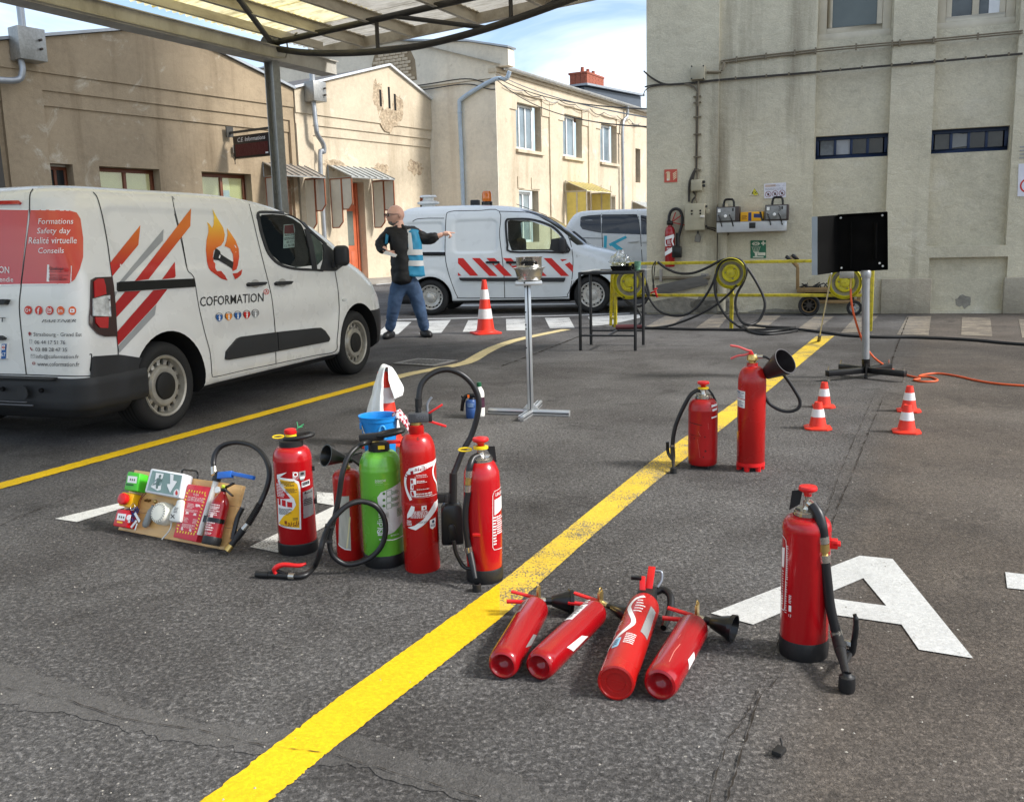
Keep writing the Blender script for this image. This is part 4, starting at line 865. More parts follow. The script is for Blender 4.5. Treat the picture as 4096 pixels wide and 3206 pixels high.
class Van:
    def __init__(s,name,label,M,tab,paint,arches,detail,group,zlev,windshield,cutwin=None,dark_low=None):
        s.M =M;s.t =thing(name,label,'van',M=M,group=group);s.tab =tab;s.detail =detail
        mb =MB();rings =[]
        for z in zlev: rings.append(s.ring(z))
        n =len(rings[0]);pts =[p for r in rings for p in r];fs =[];mi =[]
        k =len(rings)
        for j in range(k-1):
            for i in range(n): fs.append((j*n+i,j*n+(i+1) % n,(j+1)*n+(i+1) % n,(j+1)*n+i))
        base =len(pts);pts.append((1.2,0,zlev[0]));top =len(pts);zt =zlev[-1];pts.append((sum(p[0] for p in rings[-1])/n,0,zt+.004))
        for i in range(n): fs.append((base,(i+1) % n,i));fs.append((top,(k-1)*n+i,(k-1)*n+(i+1) % n))
        mb.add(pts,fs)
        zg0,zg1,xg,yg =windshield
        for q,f in enumerate(mb.f):
            c =sum((Vector(mb.v[i]) for i in f),Vector())/len(f)
            if zg0 < c.z < zg1 and c.x > xg and abs(c.y) < lerp_tab(tab,c.z)[2]-yg: mb.mi[q] =1
            elif dark_low and dark_low(c): mb.mi[q] =2
        me =mesh_of('body',mb,[paint,m_glassd,m_plast,m_well,m_int],smooth=50)
        o =bpy.data.objects.new('body',me);C.objects.link(o);o.parent =s.t
        s.bvh =BVHTree.FromPolygons([Vector(p) for p in mb.v],mb.f)
        cut =[]
        for (cx,cz,r) in arches:
            for sg in (-1,1):
                w =lerp_tab(tab,.45)[2]
                c =MB().lathe([(r,0),(r,.42)],40,(cx,sg*(w-.36),cz),(0,sg,0));c2 =MB().box(cx-r,cx+r,min(sg*(w-.36),sg*(w+.2)),max(sg*(w-.36),sg*(w+.2)),-.2,cz-.02)
                cut += [(c,m_well),(c2,m_well)]
        if cutwin: cut.append((MB().prism(cutwin,-1.6,1.6),m_int))
        tmp =[]
        for c,m in cut:
            co =bpy.data.objects.new('cut',mesh_of('cut',c,m));C.objects.link(co);co.parent =s.t;tmp.append(co)
            md =o.modifiers.new('b','BOOLEAN');md.object =co;md.operation ='DIFFERENCE';md.solver ='EXACT';md.material_mode ='TRANSFER'
        dg =bpy.context.evaluated_depsgraph_get();dg.update()
        nm =bpy.data.meshes.new_from_object(o.evaluated_get(dg));o.modifiers.clear();o.data =nm;nm.name ='body'
        nm.set_sharp_from_angle(angle=rad(50))
        for co in tmp: bpy.data.objects.remove(co)
        s.body =o
    def half(s,x,z):
        xr,xf,w,rr,rx,ry =lerp_tab(s.tab,z)
        if x < xr+rr: t =max(0,rr*rr-(xr+rr-x)**2);return w-rr+math.sqrt(t)
        if x > xf-rx: t =max(0,1-((x-xf+rx)/rx)**2);return w-ry+ry*math.sqrt(t)
        return w
    def ring(s,z):
        xr,xf,w,rr,rx,ry =lerp_tab(s.tab,z);R =[]
        for i in range(9): R.append((xr,-(w-rr)*i/8,z))
        for i in range(1,9): a =math.pi/2*i/8;R.append((xr+rr-rr*math.cos(a),-(w-rr)-rr*math.sin(a),z))
        x0,x1 =xr+rr,xf-rx
        for i in range(1,84): R.append((x0+(x1-x0)*i/83,-w,z))
        for i in range(1,13): a =math.pi/2*i/12;R.append((x1+rx*math.sin(a),-(w-ry)-ry*math.cos(a),z))
        for i in range(1,8): R.append((xf,-(w-ry)*(1-i/8),z))
        R =[(x,y -(s.detail(x,z)*sst(-y,.5*w,.8*w)),z) for x,y,z in R]
        return R +[(x,-y,z) for x,y,z in reversed(R[1:])] +([(xf,0,z)] if False else [])
    def hit(s,px,py,off=0.0):
        Mi =s.M.inverted();o =Mi @Vector((0,0,CAM_H));d =(Mi.to_3x3() @ray(px,py)).normalized()
        loc,nor,idx,dist =s.bvh.ray_cast(o,d)
        if loc is None: return None
        if nor.dot(d) > 0: nor =-nor
        return loc +nor*off,nor
    def decal(s,name,items,mats,zm,off=.004,cut=None,thick=0.0,parent=None,bevel=0,smooth=30):
        """outlines read off the photograph, laid on the body's real surface"""
        last =[Vector((0,0,0))]
        def mp(p):
            h =s.hit(*zm(*p),off=off+thick)
            if h is None: return last[0]
            last[0] =h[0];return h[0]
        mb =sheet(items,mp,cut)
        if thick:
            cnt ={}
            for f in mb.f:
                for i in range(len(f)): a,b =f[i],f[(i+1) % len(f)];cnt[(a,b)] =cnt.get((a,b),0)+1
            Mi =s.M.inverted();o =Mi @Vector((0,0,CAM_H))
            def dn(v):
                v =Vector(v);loc,nor,_,_ =s.bvh.find_nearest(v);return tuple(loc)
            n0 =len(mb.v);low ={}
            for (a,b) in list(cnt):
                if (b,a) in cnt: continue
                for q in (a,b):
                    if q not in low: low[q] =len(mb.v);mb.v.append(dn(mb.v[q]))
                mb.f.append([a,b,low[b],low[a]]);mb.mi.append(0)
        return build(name,mb,mats,parent or s.body,recalc=bool(thick),smooth=smooth,bevel=bevel)
def qmap(txt,q,**kw):
    """lettering fitted into a quad (tl, tr, br, bl) of photo pixels"""
    v,f =text_polys(txt,1,**kw);x0,x1 =min(p[0] for p in v),max(p[0] for p in v);y0,y1 =min(p[1] for p in v),max(p[1] for p in v)
    out =[]
    for a,b in v:
        s_,t_ =(a-x0)/(x1-x0),(b-y0)/(y1-y0)
        bx =q[3][0]*(1-s_)+q[2][0]*s_;by =q[3][1]*(1-s_)+q[2][1]*s_;tx =q[0][0]*(1-s_)+q[1][0]*s_;ty =q[0][1]*(1-s_)+q[1][1]*s_
        out.append((bx*(1-t_)+tx*t_,by*(1-t_)+ty*t_))
    return out,f
def tbox(txt,x0,x1,yc,h,dy=0.0,**kw): return qmap(txt,[(x0,yc-h/2),(x1,yc-h/2+dy),(x1,yc+h/2+dy),(x0,yc+h/2)],**kw)
def wheel(parent,x,y,R,side,rimr,holes,hole_r,hole_at,lug=False,width=.2,cap=m_hub,W=m_steelw,steer=0.0):
    ax =(0,side,0);M =Matrix.Translation((x,y,R)) @Matrix.Rotation(steer,4,'Z')
    ty =MB().lathe([(rimr*.98,-width*.9),(R*.86,-width),(R*.97,-width*.96),(R,-width*.8),(R,-width*.2),(R*.975,-width*.06),(R*.90,.008),(R*.8,.012),(rimr*1.04,.0),(rimr*.98,-.01)],48,(0,0,0),ax)
    t =build('wheel',ty,m_rub,parent,M=M,smooth=50)
    tr =MB()
    for k in range(4): d =-width*(.27+.15*k);tr.lathe([(R*1.002,d-.007),(R*1.004,d),(R*1.002,d+.007)],48,(0,0,0),ax)
    build('tread_groove',tr,m_well,t)
    rim =MB().lathe([(rimr*1.03,-.004),(rimr*1.0,.006),(rimr*.93,.0),(rimr*.90,-.03)],48,(0,0,0),ax)
    rim.lathe([(rimr*.90,-.03),(rimr*.885,-.045)],48,(0,0,0),ax,cap=False)
    ro,ri =rimr*.885,hole_at-(rimr*.885-hole_at);e =Vector(ax)
    def pol(r,a,d):
        e1 =Vector((1,0,0));e2 =Vector((0,0,1));return tuple(e1*(r*math.cos(a)) +e2*(r*math.sin(a)) +e*d)
    for i in range(holes):
        a0,a1 =2*math.pi*i/holes,2*math.pi*(i+1)/holes;am =(a0+a1)/2
        dp =lambda r: -.045 +.02*(ro-r)/(ro-ri)
        outer =[pol(r,a,dp(r)) for r,a in ((ri,a0),(ri,am),(ri,a1),(hole_at,a1),(ro,a1),(ro,am),(ro,a0),(hole_at,a0))]
        inn =[pol(hole_at +hole_r*math.sin(t),am +hole_r*.86*math.cos(t)/hole_at,dp(hole_at)) for t in [math.pi*1.25+math.pi/4*k for k in range(8)]]
        inb =[tuple(Vector(p) -e*.02) for p in inn]
        rim.add(outer+inn+inb,[(k,(k+1) % 8,8+(k+1) % 8,8+k) for k in range(8)] +[(8+k,8+(k+1) % 8,16+(k+1) % 8,16+k) for k in range(8)])
    rim.lathe([(ri,-.025),(ri*.92,-.008),(ri*.8,-.004),(ri*.62,-.012)] if not lug else [(ri,-.025),(ri*.95,-.04),(ri*.62,-.05),(ri*.55,-.03),(ri*.4,-.028)],40,(0,0,0),ax)
    build('rim',rim,W,t,smooth=40)
    build('brake_drum',MB().lathe([(rimr*.95,-.10),(0,-.10)],32,(0,0,0),ax),m_well,t)
    cp =MB()
    if lug:
        cp.lathe([(ri*.42,-.03),(ri*.4,.0),(ri*.3,.008),(0,.008)],20,(0,0,0),ax)
        for k in range(5): a =2*math.pi*k/5+.3;p =pol(ri*.5,a,-.03);cp.cyl(p,tuple(Vector(p)+e*.02),.012,n=6)
        build('hub_cap',cp,W,t)
    else: build('hub_cap',cp.lathe([(ri*.66,-.012),(ri*.63,.004),(ri*.5,.008),(0,.01)],32,(0,0,0),ax),cap,t,smooth=40)
    return t
def van_frame(p,q):
    u =(q-p).normalized();n =Vector((-u.y,u.x,0));return u,n
def zl(*segs):
    out =[]
    for a,b,n in segs: out += [a+(b-a)*i/n for i in range(n)]
    return out +[segs[-1][1]]
# ---------------- lettered van in front
pa,pb =G(365,914),G(766,796);u,n =van_frame(pa,pb);HW =.915
o =pa +n*HW -u*.03
MP =Matrix(((u.x,n.x,0,o.x),(u.y,n.y,0,o.y),(0,0,1,0),(0,0,0,1)))
tabP =[(.20,-.66,3.52,.84,.10,.5,.5),(.26,-.72,3.70,.90,.12,.55,.55),(.34,-.735,3.74,.915,.12,.58,.58),(.52,-.735,3.765,.92,.12,.6,.6),(.70,-.73,3.74,.92,.12,.62,.6),(.86,-.72,3.64,.915,.12,.65,.6),(.96,-.715,3.53,.905,.12,.7,.6),
        (1.01,-.71,3.43,.90,.12,.7,.58),(1.06,-.70,3.28,.893,.12,.65,.54),(1.10,-.69,3.10,.886,.12,.5,.5),(1.14,-.685,3.05,.876,.12,.45,.46),(1.28,-.665,2.86,.835,.13,.42,.40),(1.42,-.635,2.60,.785,.14,.42,.36),(1.54,-.60,2.30,.735,.15,.45,.34),(1.60,-.575,2.10,.70,.17,.5,.34),(1.645,-.54,1.90,.655,.2,.55,.34),(1.67,-.49,1.72,.61,.22,.55,.34),(1.69,-.40,1.50,.53,.24,.5,.3),(1.703,-.25,1.2,.40,.2,.4,.25),(1.708,-.05,.9,.2,.1,.2,.15)]
def detP(x,z):
    d =0.0
    d -= .016*(1-sst(sd_rrect(x,z,-.27,1.02,1.13,1.535,.14),-.02,.03))
    d -= .016*(1-sst(sd_rrect(x,z,1.10 if False else .62,1.19,1.13,1.54,.12),-.02,.03))*0
    for cx,cz in ((.06,.31),(2.82,.31)):
        r =math.hypot(x-cx,z-cz);d += .014*(1-sst(r,.44,.56)) if z > .2 else 0
    d -= .018*math.exp(-((z-.93)/.10)**2)*sst(x,.3,.8)*(1-sst(x,2.2,2.8))
    d -= .02*math.exp(-((z-.60)/.10)**2)*sst(x,.45,.8)*(1-sst(x,2.2,2.5))
    return d
A =lambda X,Y: (.312*X,372.9+.312*Y)
B =lambda X,Y: (372.9+.2963*X,399.5+.2963*Y)
zlP =zl((.20,.34,6),(.34,1.0,30),(1.0,1.14,12),(1.14,1.54,24),(1.54,1.67,12),(1.67,1.708,7))
# the side window, read through the camera onto the side plane
def side_xz(M,px,py,y): 
    Mi =M.inverted();oo =Mi @Vector((0,0,CAM_H));d =Mi.to_3x3() @ray(px,py);t =(y-oo.y)/d.y;q =oo +d*t;return q.x,q.z
wpx =[(600,215),(625,196),(700,192),(790,200),(852,222),(905,262),(925,300),(958,420),(985,560),(870,575),(760,545),(685,475),(640,360)]
wP =[]
for p in wpx:
    y =-.8
    for _ in range(5):
        x_,z_ =side_xz(MP,*B(*p),y);y =-(lerp_tab(tabP,z_)[2])
    wP.append((x_,z_))
V =Van('delivery_van','white van lettered COFORMATION with flame logo and diagonal red orange stripes',MP,tabP,m_vwhite,[(.06,.31,.385),(2.82,.31,.385)],detP,'vans in the yard',zlP,(1.13,1.60,1.5,.09),wP,
        lambda c: (c.x > 3.0 and (c.z < .60 or c.z < .68 and c.x > 3.6)) or c.z < .235 or (c.x < -.2 and c.z < .47))
g_str =grad('stripe_print',[(0,(168,14,22)),(.45,(186,32,22)),(1,(214,112,28))],(0,0,1),.95,1.42);g_rear =grad('rear_print',[(0,(170,18,34)),(.5,(184,30,40)),(1,(206,78,58))],(0,-.62,.78),.55,1.55)
g_flame =grad('flame_print',[(0,(176,22,24)),(.35,(204,64,24)),(.65,(226,128,32)),(1,(240,200,60))],(0,0,1),.98,1.5)
g_plate =None
# rear: window prints, lettering
V.decal('rear_print',[([(212,236),(470,243),(522,258),(548,300),(566,430),(566,560),(545,640),(510,715),(470,742),(152,748),(205,300)],0),([(-40,230),(196,236),(190,300),(142,748),(-40,752)],0)],g_rear,A,.003,40)
V.decal('print_edge',[(quads([(152,748),(470,745)],7),0),(quads([(142,748),(-40,753)],7),0),(quads([(-40,234),(194,238)],6),0),(quads([(212,238),(470,245)],4),0)],m_white_ink,A,.004,60)
for txt,x0,x1,y,hh in (('Formations',266,497,318,38),('Safety day',258,480,388,50),('Réalité virtuelle',200,521,448,44),('Conseils',266,437,516,38)):
    V.decal('lettering',[(tbox(txt,x0,x1,y,hh,shear=.12),0)],m_white_ink,A,.006)
V.decal('lettering',[(tbox('ON',-2,68,646,46,3,bold=True),0),(tbox('incendie',-48,96,712,34,2),0)],m_white_ink,A,.006)
V.decal('certificate_label',[([(328,612),(490,622),(487,733),(323,728)],0)],m_white_ink,A,.006)
V.decal('lettering',[(tbox('Qualiopi',340,434,640,28,3,bold=True),0),(tbox('processus certifié',340,430,660,10,2),0),(tbox('RÉPUBLIQUE FRANÇAISE',360,470,684,9,2,bold=True),0)]+[(q,0) for q in lines_of_print(338,475,695,722,3,.35,.4,4)]+[(q,0) for q in lines_of_print(340,356,681,688,1,.7,0,3)],m_black_ink,A,.008)
V.decal('lettering',[([(440,632),(455,648),(441,664)],0),([(455,632),(472,649),(455,665)],0)],m_red_ink,A,.008)
for i,(x,y) in enumerate(((196,922),(268,923),(342,924),(417,925),(495,926))):
    p =V.decal('round_icon',[(disc(x,y,26,22,30),0)],mat('icon_red%d' % 1,(206,58,40),.4) if i < 3 else mat('icon_orange',(228,100,44),.4),A,.005)
    s_ =[[(tbox('G+',x-18,x+19,y,26,bold=True),0)],[(tbox('f',x-8,x+10,y+4,44,bold=True),0)],[(quads(rrect(x-14,x+14,y-16,y+16,7)+[(x+14,y)],4),0),(ring(x,y,8,3,18),0)],[(tbox('in',x-14,x+15,y,26,bold=True),0)],[(rrect(x-15,x+15,y-13,y+13,6),0)]][i]
    V.decal('icon_mark',s_,m_white_ink,A,.008,parent=V.body)
V.decal('icon_mark',[([(491,920),(491,933),(503,926)],0)],m_red_ink,A,.010)
V.decal('lettering',[(tbox('PARTNER',290,521,996,20,-2,shear=.35,bold=True),0)],mat('chrome_letters',(96,98,102),.25,.8),A,.008)
for txt,x0,x1,y,hh,dy in (('Strasbourg - Grand Est',233,558,1090,34,3),('06 44 17 51 76',240,449,1140,26,2),('03 88 28 47 35',246,462,1189,26,3),('info@coformation.fr',250,538,1240,34,2),('www.coformation.fr',259,543,1288,30,3)):
    V.decal('lettering',[(tbox(txt,x0,x1,y,hh,dy),0)],mat('dark_grey_print',(66,68,74),.4),A,.006)
V.decal('round_icon',[(disc(207,1081,9,14,11),0),([(199,1085),(215,1085),(207,1100)],0),(ring(235,1284,11,3,16),0),([(224,1282),(246,1282),(246,1286),(224,1286)],0),(quads([(212,1175),(216,1188),(226,1197)],7),0)],mat('dark_red_print',(150,52,60),.4),A,.006)
V.decal('round_icon',[(quads([(207,1121),(221,1122),(222,1149),(208,1149),(207,1121)],3),0),(quads([(216,1223),(240,1223),(240,1246),(216,1246),(216,1223)],3),0),(quads([(216,1223),(228,1236),(240,1223)],3),0)],m_grey_ink,A,.006)
# rear seams, lamps, handle, plate
SEAMS =[[(226,96),(206,135),(203,220),(205,300),(185,450),(152,700),(145,760),(133,900),(150,1100),(181,1361)],[(636,118),(665,160),(700,290),(735,480),(756,640),(772,760),(786,1000),(803,1160),(806,1225)],[(610,1225),(625,1230),(614,1330),(600,1372),(181,1362),(-40,1358)]]
for sm in SEAMS: V.decal('door_gap',[(quads(smooth_path([(a,b,0) for a,b in sm],4),7),0)],m_seam,A,.002,40)
tl =V.decal('tail_lamp',[([(617,716),(640,701),(757,696),(768,760),(780,900),(792,1100),(705,1103),(660,1085),(618,1040),(605,1015),(605,960),(612,900)],0)],mat('dark_red_lens',(46,8,12),.1,coat=1),A,.002,30,.012)
for q_ in ([(628,728),(650,712),(692,712),(706,760),(710,815),(632,838)],[(635,970),(725,968),(722,1045),(668,1042),(640,1010)]): V.decal('red_lens',[(q_,0)],m_redl,A,.016,25,.005,tl)
V.decal('clear_lens',[([(620,846),(690,828),(735,822),(735,836),(696,850),(700,945),(742,950),(742,966),(622,962)],0)],m_wlamp,A,.016,25,.006,tl)
V.decal('brake_lamp',[([(-40,183),(140,180),(151,192),(140,204),(-40,208)],0)],m_redl,A,.003,30,.012)
V.decal('door_handle',[([(-40,850),(55,848),(74,852),(58,884),(-40,886)],0)],m_plast,A,.002,30,.035)
V.decal('lettering',[(tbox('T',4,48,987,30,0,bold=True),0)],mat('badge_grey',(70,72,76),.3,.6),A,.012)
pl =V.decal('number_plate',[([(-60,1156),(62,1150),(56,1252),(-60,1256)],0)],m_white_ink,A,.004,40,.012)
V.decal('plate_band',[([(28,1152),(62,1150),(56,1252),(24,1253)],0)],m_blue_ink,A,.019,40,0,pl);V.decal('lettering',[(tbox('67',28,57,1222,26,0,bold=True),0),([(33,1158),(55,1157),(53,1190),(31,1191)],0)],m_white_ink,A,.022,None,0,pl);V.decal('lettering',[(tbox('V',-18,17,1205,62,0,bold=True),0)],m_black_ink,A,.021,None,0,pl);V.decal('lettering',[(ring(44,1174,9,5,14),0)],m_red_ink,A,.024,None,0,pl)
V.decal('plate_lamp',[([(-60,1096),(20,1095),(50,1112),(40,1125),(-60,1128)],0)],m_plast,A,.002,30,.03)
# side: stripes, rail, logo, lettering
V.decal('stripe',[([(750,600),(957,343),(943,478),(765,692)],0),([(1303,228),(1298,350),(1012,712),(918,724),(1000,622)],0),([(955,792),(1000,793),(790,975),(779,884),(852,797)],0) if False else ([(852,796),(960,790),(790,975),(779,884)],0),([(1192,593),(1198,690),(1190,702),(1105,712)],0),([(1046,786),(1142,778),(1065,880),(803,1163),(796,1072)],0)],g_str,A,.003,30)
V.decal('stripe',[([(1115,370),(1111,448),(848,727),(830,729),(815,729)],0),([(776,795),(800,797),(783,836)],0),([(1066,884),(1056,955),(812,1214),(805,1168)],0)],m_grey_ink,A,.003,30)
V.decal('slide_rail',[([(797,735),(806,730),(1318,708),(1326,764),(806,797),(797,785)],0)],m_blk,A,.002,30,.012)
V.decal('flame_logo',[([(268,155),(300,215),(345,290),(357,340),(350,385),(330,418),(300,432),(277,455),(270,500),(276,535),(288,548),(288,580),(300,602),(330,600),(360,635),(376,668),(330,655),(290,625),(255,600),(240,580),(228,530),(220,450),(225,380),(238,320),(237,280),(228,250),(245,262),(265,292),(275,270),(278,215)],0),([(373,292),(400,330),(435,385),(456,440),(460,500),(450,560),(440,590),(412,602),(405,560),(418,530),(415,480),(395,440),(355,422),(368,385),(377,340)],0),([(412,618),(445,615),(482,588),(475,625),(450,650),(430,660)],0)],g_flame,B,.003,30)
V.decal('extinguisher_emblem',[([(290,436),(320,458),(326,480),(418,540),(410,585),(312,524),(275,520),(272,508)],0)],m_black_ink,B,.005,30);V.decal('extinguisher_emblem',[([(316,486),(324,488),(318,512),(310,506)],0)],m_white_ink,B,.006)
V.decal('lettering',[(qmap('COFORMATION',[(178,787),(635,757),(635,820),(178,856)],bold=True),0)],m_black_ink,B,.004)
V.decal('lettering',[(ring(655,750,20,4,24),0),(tbox('A',645,666,750,24),0),([(640,735),(655,728),(652,740)],0)],m_red_ink,B,.004)
for i,(x,y,c) in enumerate(((315,928,m_blue_ink),(383,921,m_orange_ink),(448,914,m_blue_ink),(513,908,m_red_ink),(575,901,m_grey_ink))):
    p =V.decal('round_icon',[(ring(x,y,27,3,26),0)],m_black_ink,B,.004);V.decal('icon_mark',[([(px_,py_ if py_ > y-14 else y-14) for px_,py_ in disc(x,y,22,22,34)],0)],c,B,.005)
    V.decal('icon_mark',[(disc(x,y-6,4,10,5),0),([(x-8,y),(x+8,y),(x+4,y+14),(x+6,y+28),(x+1,y+28),(x,y+16),(x-3,y+28),(x-7,y+28),(x-3,y+12)],0)]+[(q,0) for q in lines_of_print(x-15,x+15,y-34,y-26,1,.5,.2,i)],m_white_ink if i else m_white_ink,B,.007)
SB =[[(525,88),(560,230),(600,400),(650,600),(690,765),(708,900),(720,1040),(725,1266)],[(-4,190),(30,320),(60,460),(88,590),(120,625),(140,665),(158,780),(180,900),(215,1050),(250,1180),(262,1300),(266,1345),(290,1359),(500,1312),(725,1266),(1000,1208),(1150,1177),(1165,1090),(1180,900),(1172,740),(1150,605)],[(-4,190),(-10,165),(4,150),(250,84),(525,92)] if False else [(0,190),(2,180)]]
for sm in SB[:2]: V.decal('door_gap',[(quads(smooth_path([(a,b,0) for a,b in sm],4),5),0)],m_seam,B,.002,40)
V.decal('door_gap',[(quads([(1190,168+0),(1172,145),(1178,170),(1186,215),(1240,430),(1277,640)],5),0)],m_seam,A,.002,40)
V.decal('side_moulding',[([(356,1232),(362,1180),(380,1155),(440,1085),(470,1072),(718,1041),(728,1176),(370,1238)],0)],m_plast,B,.002,40,.022);V.decal('side_moulding',[([(724,1040),(1000,1011),(1035,1010),(1065,1030),(1097,1075),(1100,1090),(1090,1107),(732,1174)],0)],m_plast,B,.002,40,.022)
for x0,x1,y in ((510,642,690),(711,830,684)):
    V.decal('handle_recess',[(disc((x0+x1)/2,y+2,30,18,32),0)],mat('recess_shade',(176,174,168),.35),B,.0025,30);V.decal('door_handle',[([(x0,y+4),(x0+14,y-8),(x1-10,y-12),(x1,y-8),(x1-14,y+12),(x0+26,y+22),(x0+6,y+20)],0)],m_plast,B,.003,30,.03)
V.decal('side_repeater',[(disc(1216,808,15,16,11),0)],m_wlamp,B,.002,None,.008)
# window surround, panes, mirror, cabin
fr =V.decal('window_frame',[(quads(smooth_path([(a,b,0) for a,b in [(594,225),(594,190),(612,179),(700,180),(790,188),(858,208),(912,250),(960,305),(1060,392),(1082,412)]],3),15),0),(quads(smooth_path([(a,b,0) for a,b in [(594,200),(612,300),(640,395),(675,480),(745,550),(850,583),(1000,592),(1060,597)]],3),16),0),([(928,300),(960,306),(990,420),(1018,595),(985,590),(958,430)],0),([(1055,410),(1082,410),(1150,470),(1228,538),(1205,562),(1150,602),(1040,598),(1062,520),(1065,450)],0)],m_plast,B,.005,30,.006)
build('window_pane',MB().add([(x,-(lerp_tab(tabP,z)[2])-.001,z) for x,z in wP],[tuple(range(len(wP)))]),m_glassc,V.body,recalc=False)
build('window_pane',MB().add([(x,(lerp_tab(tabP,z)[2])+.001,z) for x,z in wP],[tuple(range(len(wP)))]),m_glassc,V.body,recalc=False)
V.decal('quarter_pane',[([(955,318),(1000,352),(1052,405),(1060,450),(1056,520),(1018,560),(995,440)],0)],mat('quarter_glass',(60,72,66),.05,spec=.7,var=.5,vscale=7),B,.007,30)
mh =V.hit(*B(1110,520))[0]
build('mirror',MB().box(-.05,.06,-.09,.05,-.09,.10),m_plast,V.body,smooth=60,bevel=.045,seg=5,M=Matrix.Translation(mh +Vector((.03,-.09,.03))) @Matrix.Rotation(.25,4,'Z'))
build('mirror_arm',MB().box(-.03,.03,-.06,.02,-.08,-.02),m_plast,V.body,bevel=.015,M=Matrix.Translation(mh +Vector((.03,0,0))))
seat =MB().box(1.35,1.85,-.62,-.15,.75,1.0).box(1.32,1.45,-.62,-.15,1.0,1.34).box(1.34,1.42,-.48,-.28,1.36,1.52).box(1.35,1.85,.15,.62,.75,1.0).box(1.32,1.45,.15,.62,1.0,1.34);build('seats',seat,m_seat,V.body,bevel=.05)
sw =MB().tube([(2.2+.06*math.sin(a),.36+.19*math.cos(a),1.13+.16*math.sin(a)) for a in [2*math.pi*i/24 for i in range(24)]],.014,6,closed=True);build('steering_wheel',sw,m_blk,V.body)
# poster behind the side glass
pz =[B(782,268),B(866,262),B(888,424),B(778,438)];pc =[]
for p in pz:
    x_,z_ =side_xz(MP,*p,-.70);pc.append((x_,-.70,z_))
po =build('notice',MB().add(pc,[(0,1,2,3)]),mat('notice_paper',(214,222,224),.6),V.body,recalc=False)
def pq(p):
    a,b =p;return tuple(Vector(pc[0])*(1-a)*b +Vector(pc[1])*a*b +Vector(pc[2])*a*(1-b) +Vector(pc[3])*(1-a)*(1-b) +Vector((0,-.003,0)))
build('notice_print',sheet([([(.04,.62),(.8,.6),(.8,.98),(.04,.97)],0)],pq),mat('maroon_print',(120,40,48),.5),po,recalc=False)
def unit(txt,x0,x1,y0,y1,**kw): return qmap(txt,[(x0,y1),(x1,y1),(x1,y0),(x0,y0)],**kw)
build('notice_print',sheet([(unit('AISONS',.06,.86,.5,.6,bold=True),0),(unit('60 17 18',.2,.86,.2,.3,bold=True),0),(unit('12 96 08 24',.06,.96,.05,.15,bold=True),0)]+[(q,0) for q in lines_of_print(.05,.9,.34,.46,2,.5,.1,3)],pq),m_black_ink,po,recalc=False)
# rear bumper as a shell round the tail
def shell(v,z0,z1,off,xa,nz=6,rnd=.02):
    rows =[]
    for j in range(nz+1):
        z =z0+(z1-z0)*j/nz;e =min(j,nz-j);f =off*(0.55 if e == 0 else 1.0)
        R =[p for p in v.ring(max(z,.34)) if p[0] < xa]
        k =max(range(len(R)-1),key=lambda i: (Vector(R[i+1])-Vector(R[i])).length) if len(R) > 2 else 0
        R =R[k+1:] +R[:k+1];rows.append((R,z,f))
    mb =MB();n =len(rows[0][0]);pts =[]
    for R,z,f in rows:
        for x,y,_ in R:
            d =Vector((min(0,x-(-.45)),y*.55,0));d =d.normalized() if d.length else Vector((0,1,0));pts.append((x+d.x*f,y+d.y*f,z))
    mb.add(pts,[(j*n+i,j*n+i+1,(j+1)*n+i+1,(j+1)*n+i) for j in range(nz) for i in range(n-1)]);return mb
bp_ =build('rear_bumper',shell(V,.275,.475,.03,-.2,7),m_plast,V.body,smooth=60,recalc=False)
build('bumper_step',MB().box(-.80,-.70,-.72,.72,.468,.482),m_plast,bp_,bevel=.006)
V.decal('bumper_corner',[([(622,1248),(640,1236),(805,1226),(930,1244),(955,1246),(935,1300),(940,1420),(614,1420)],0)],m_plast,A,.004,40,.014,bp_)
build('bumper_trim',MB().box(-.80,-.785,-.55,.55,.30,.308).box(-.80,-.785,-.5,.5,.32,.326),mat('bumper_grey',(92,94,100),.4),bp_,bevel=.003)
for y in (-.3,-.62): build('parking_sensor',MB().lathe([(.016,-.01),(.014,.008),(0,.008)],14,(-.782,y,.40),(-1,0,0)),m_blk,bp_)
build('tow_cover',MB().lathe([(.045,0),(.045,.004),(0,.004)],20,(-.785,-.47,.385),(-1,0,0)),m_plast,bp_)
V.decal('headlamp',[([(1395,590),(1420,620),(1445,680),(1455,715),(1438,700),(1412,650)],0)],m_wlamp,B,.003,20,.008)
for x,st in ((.03,0),(2.79,0)):
    for sd in (-1,1): wheel(V.body,x,sd*.905,.312,sd,.212,15,.024,.168,width=.215)
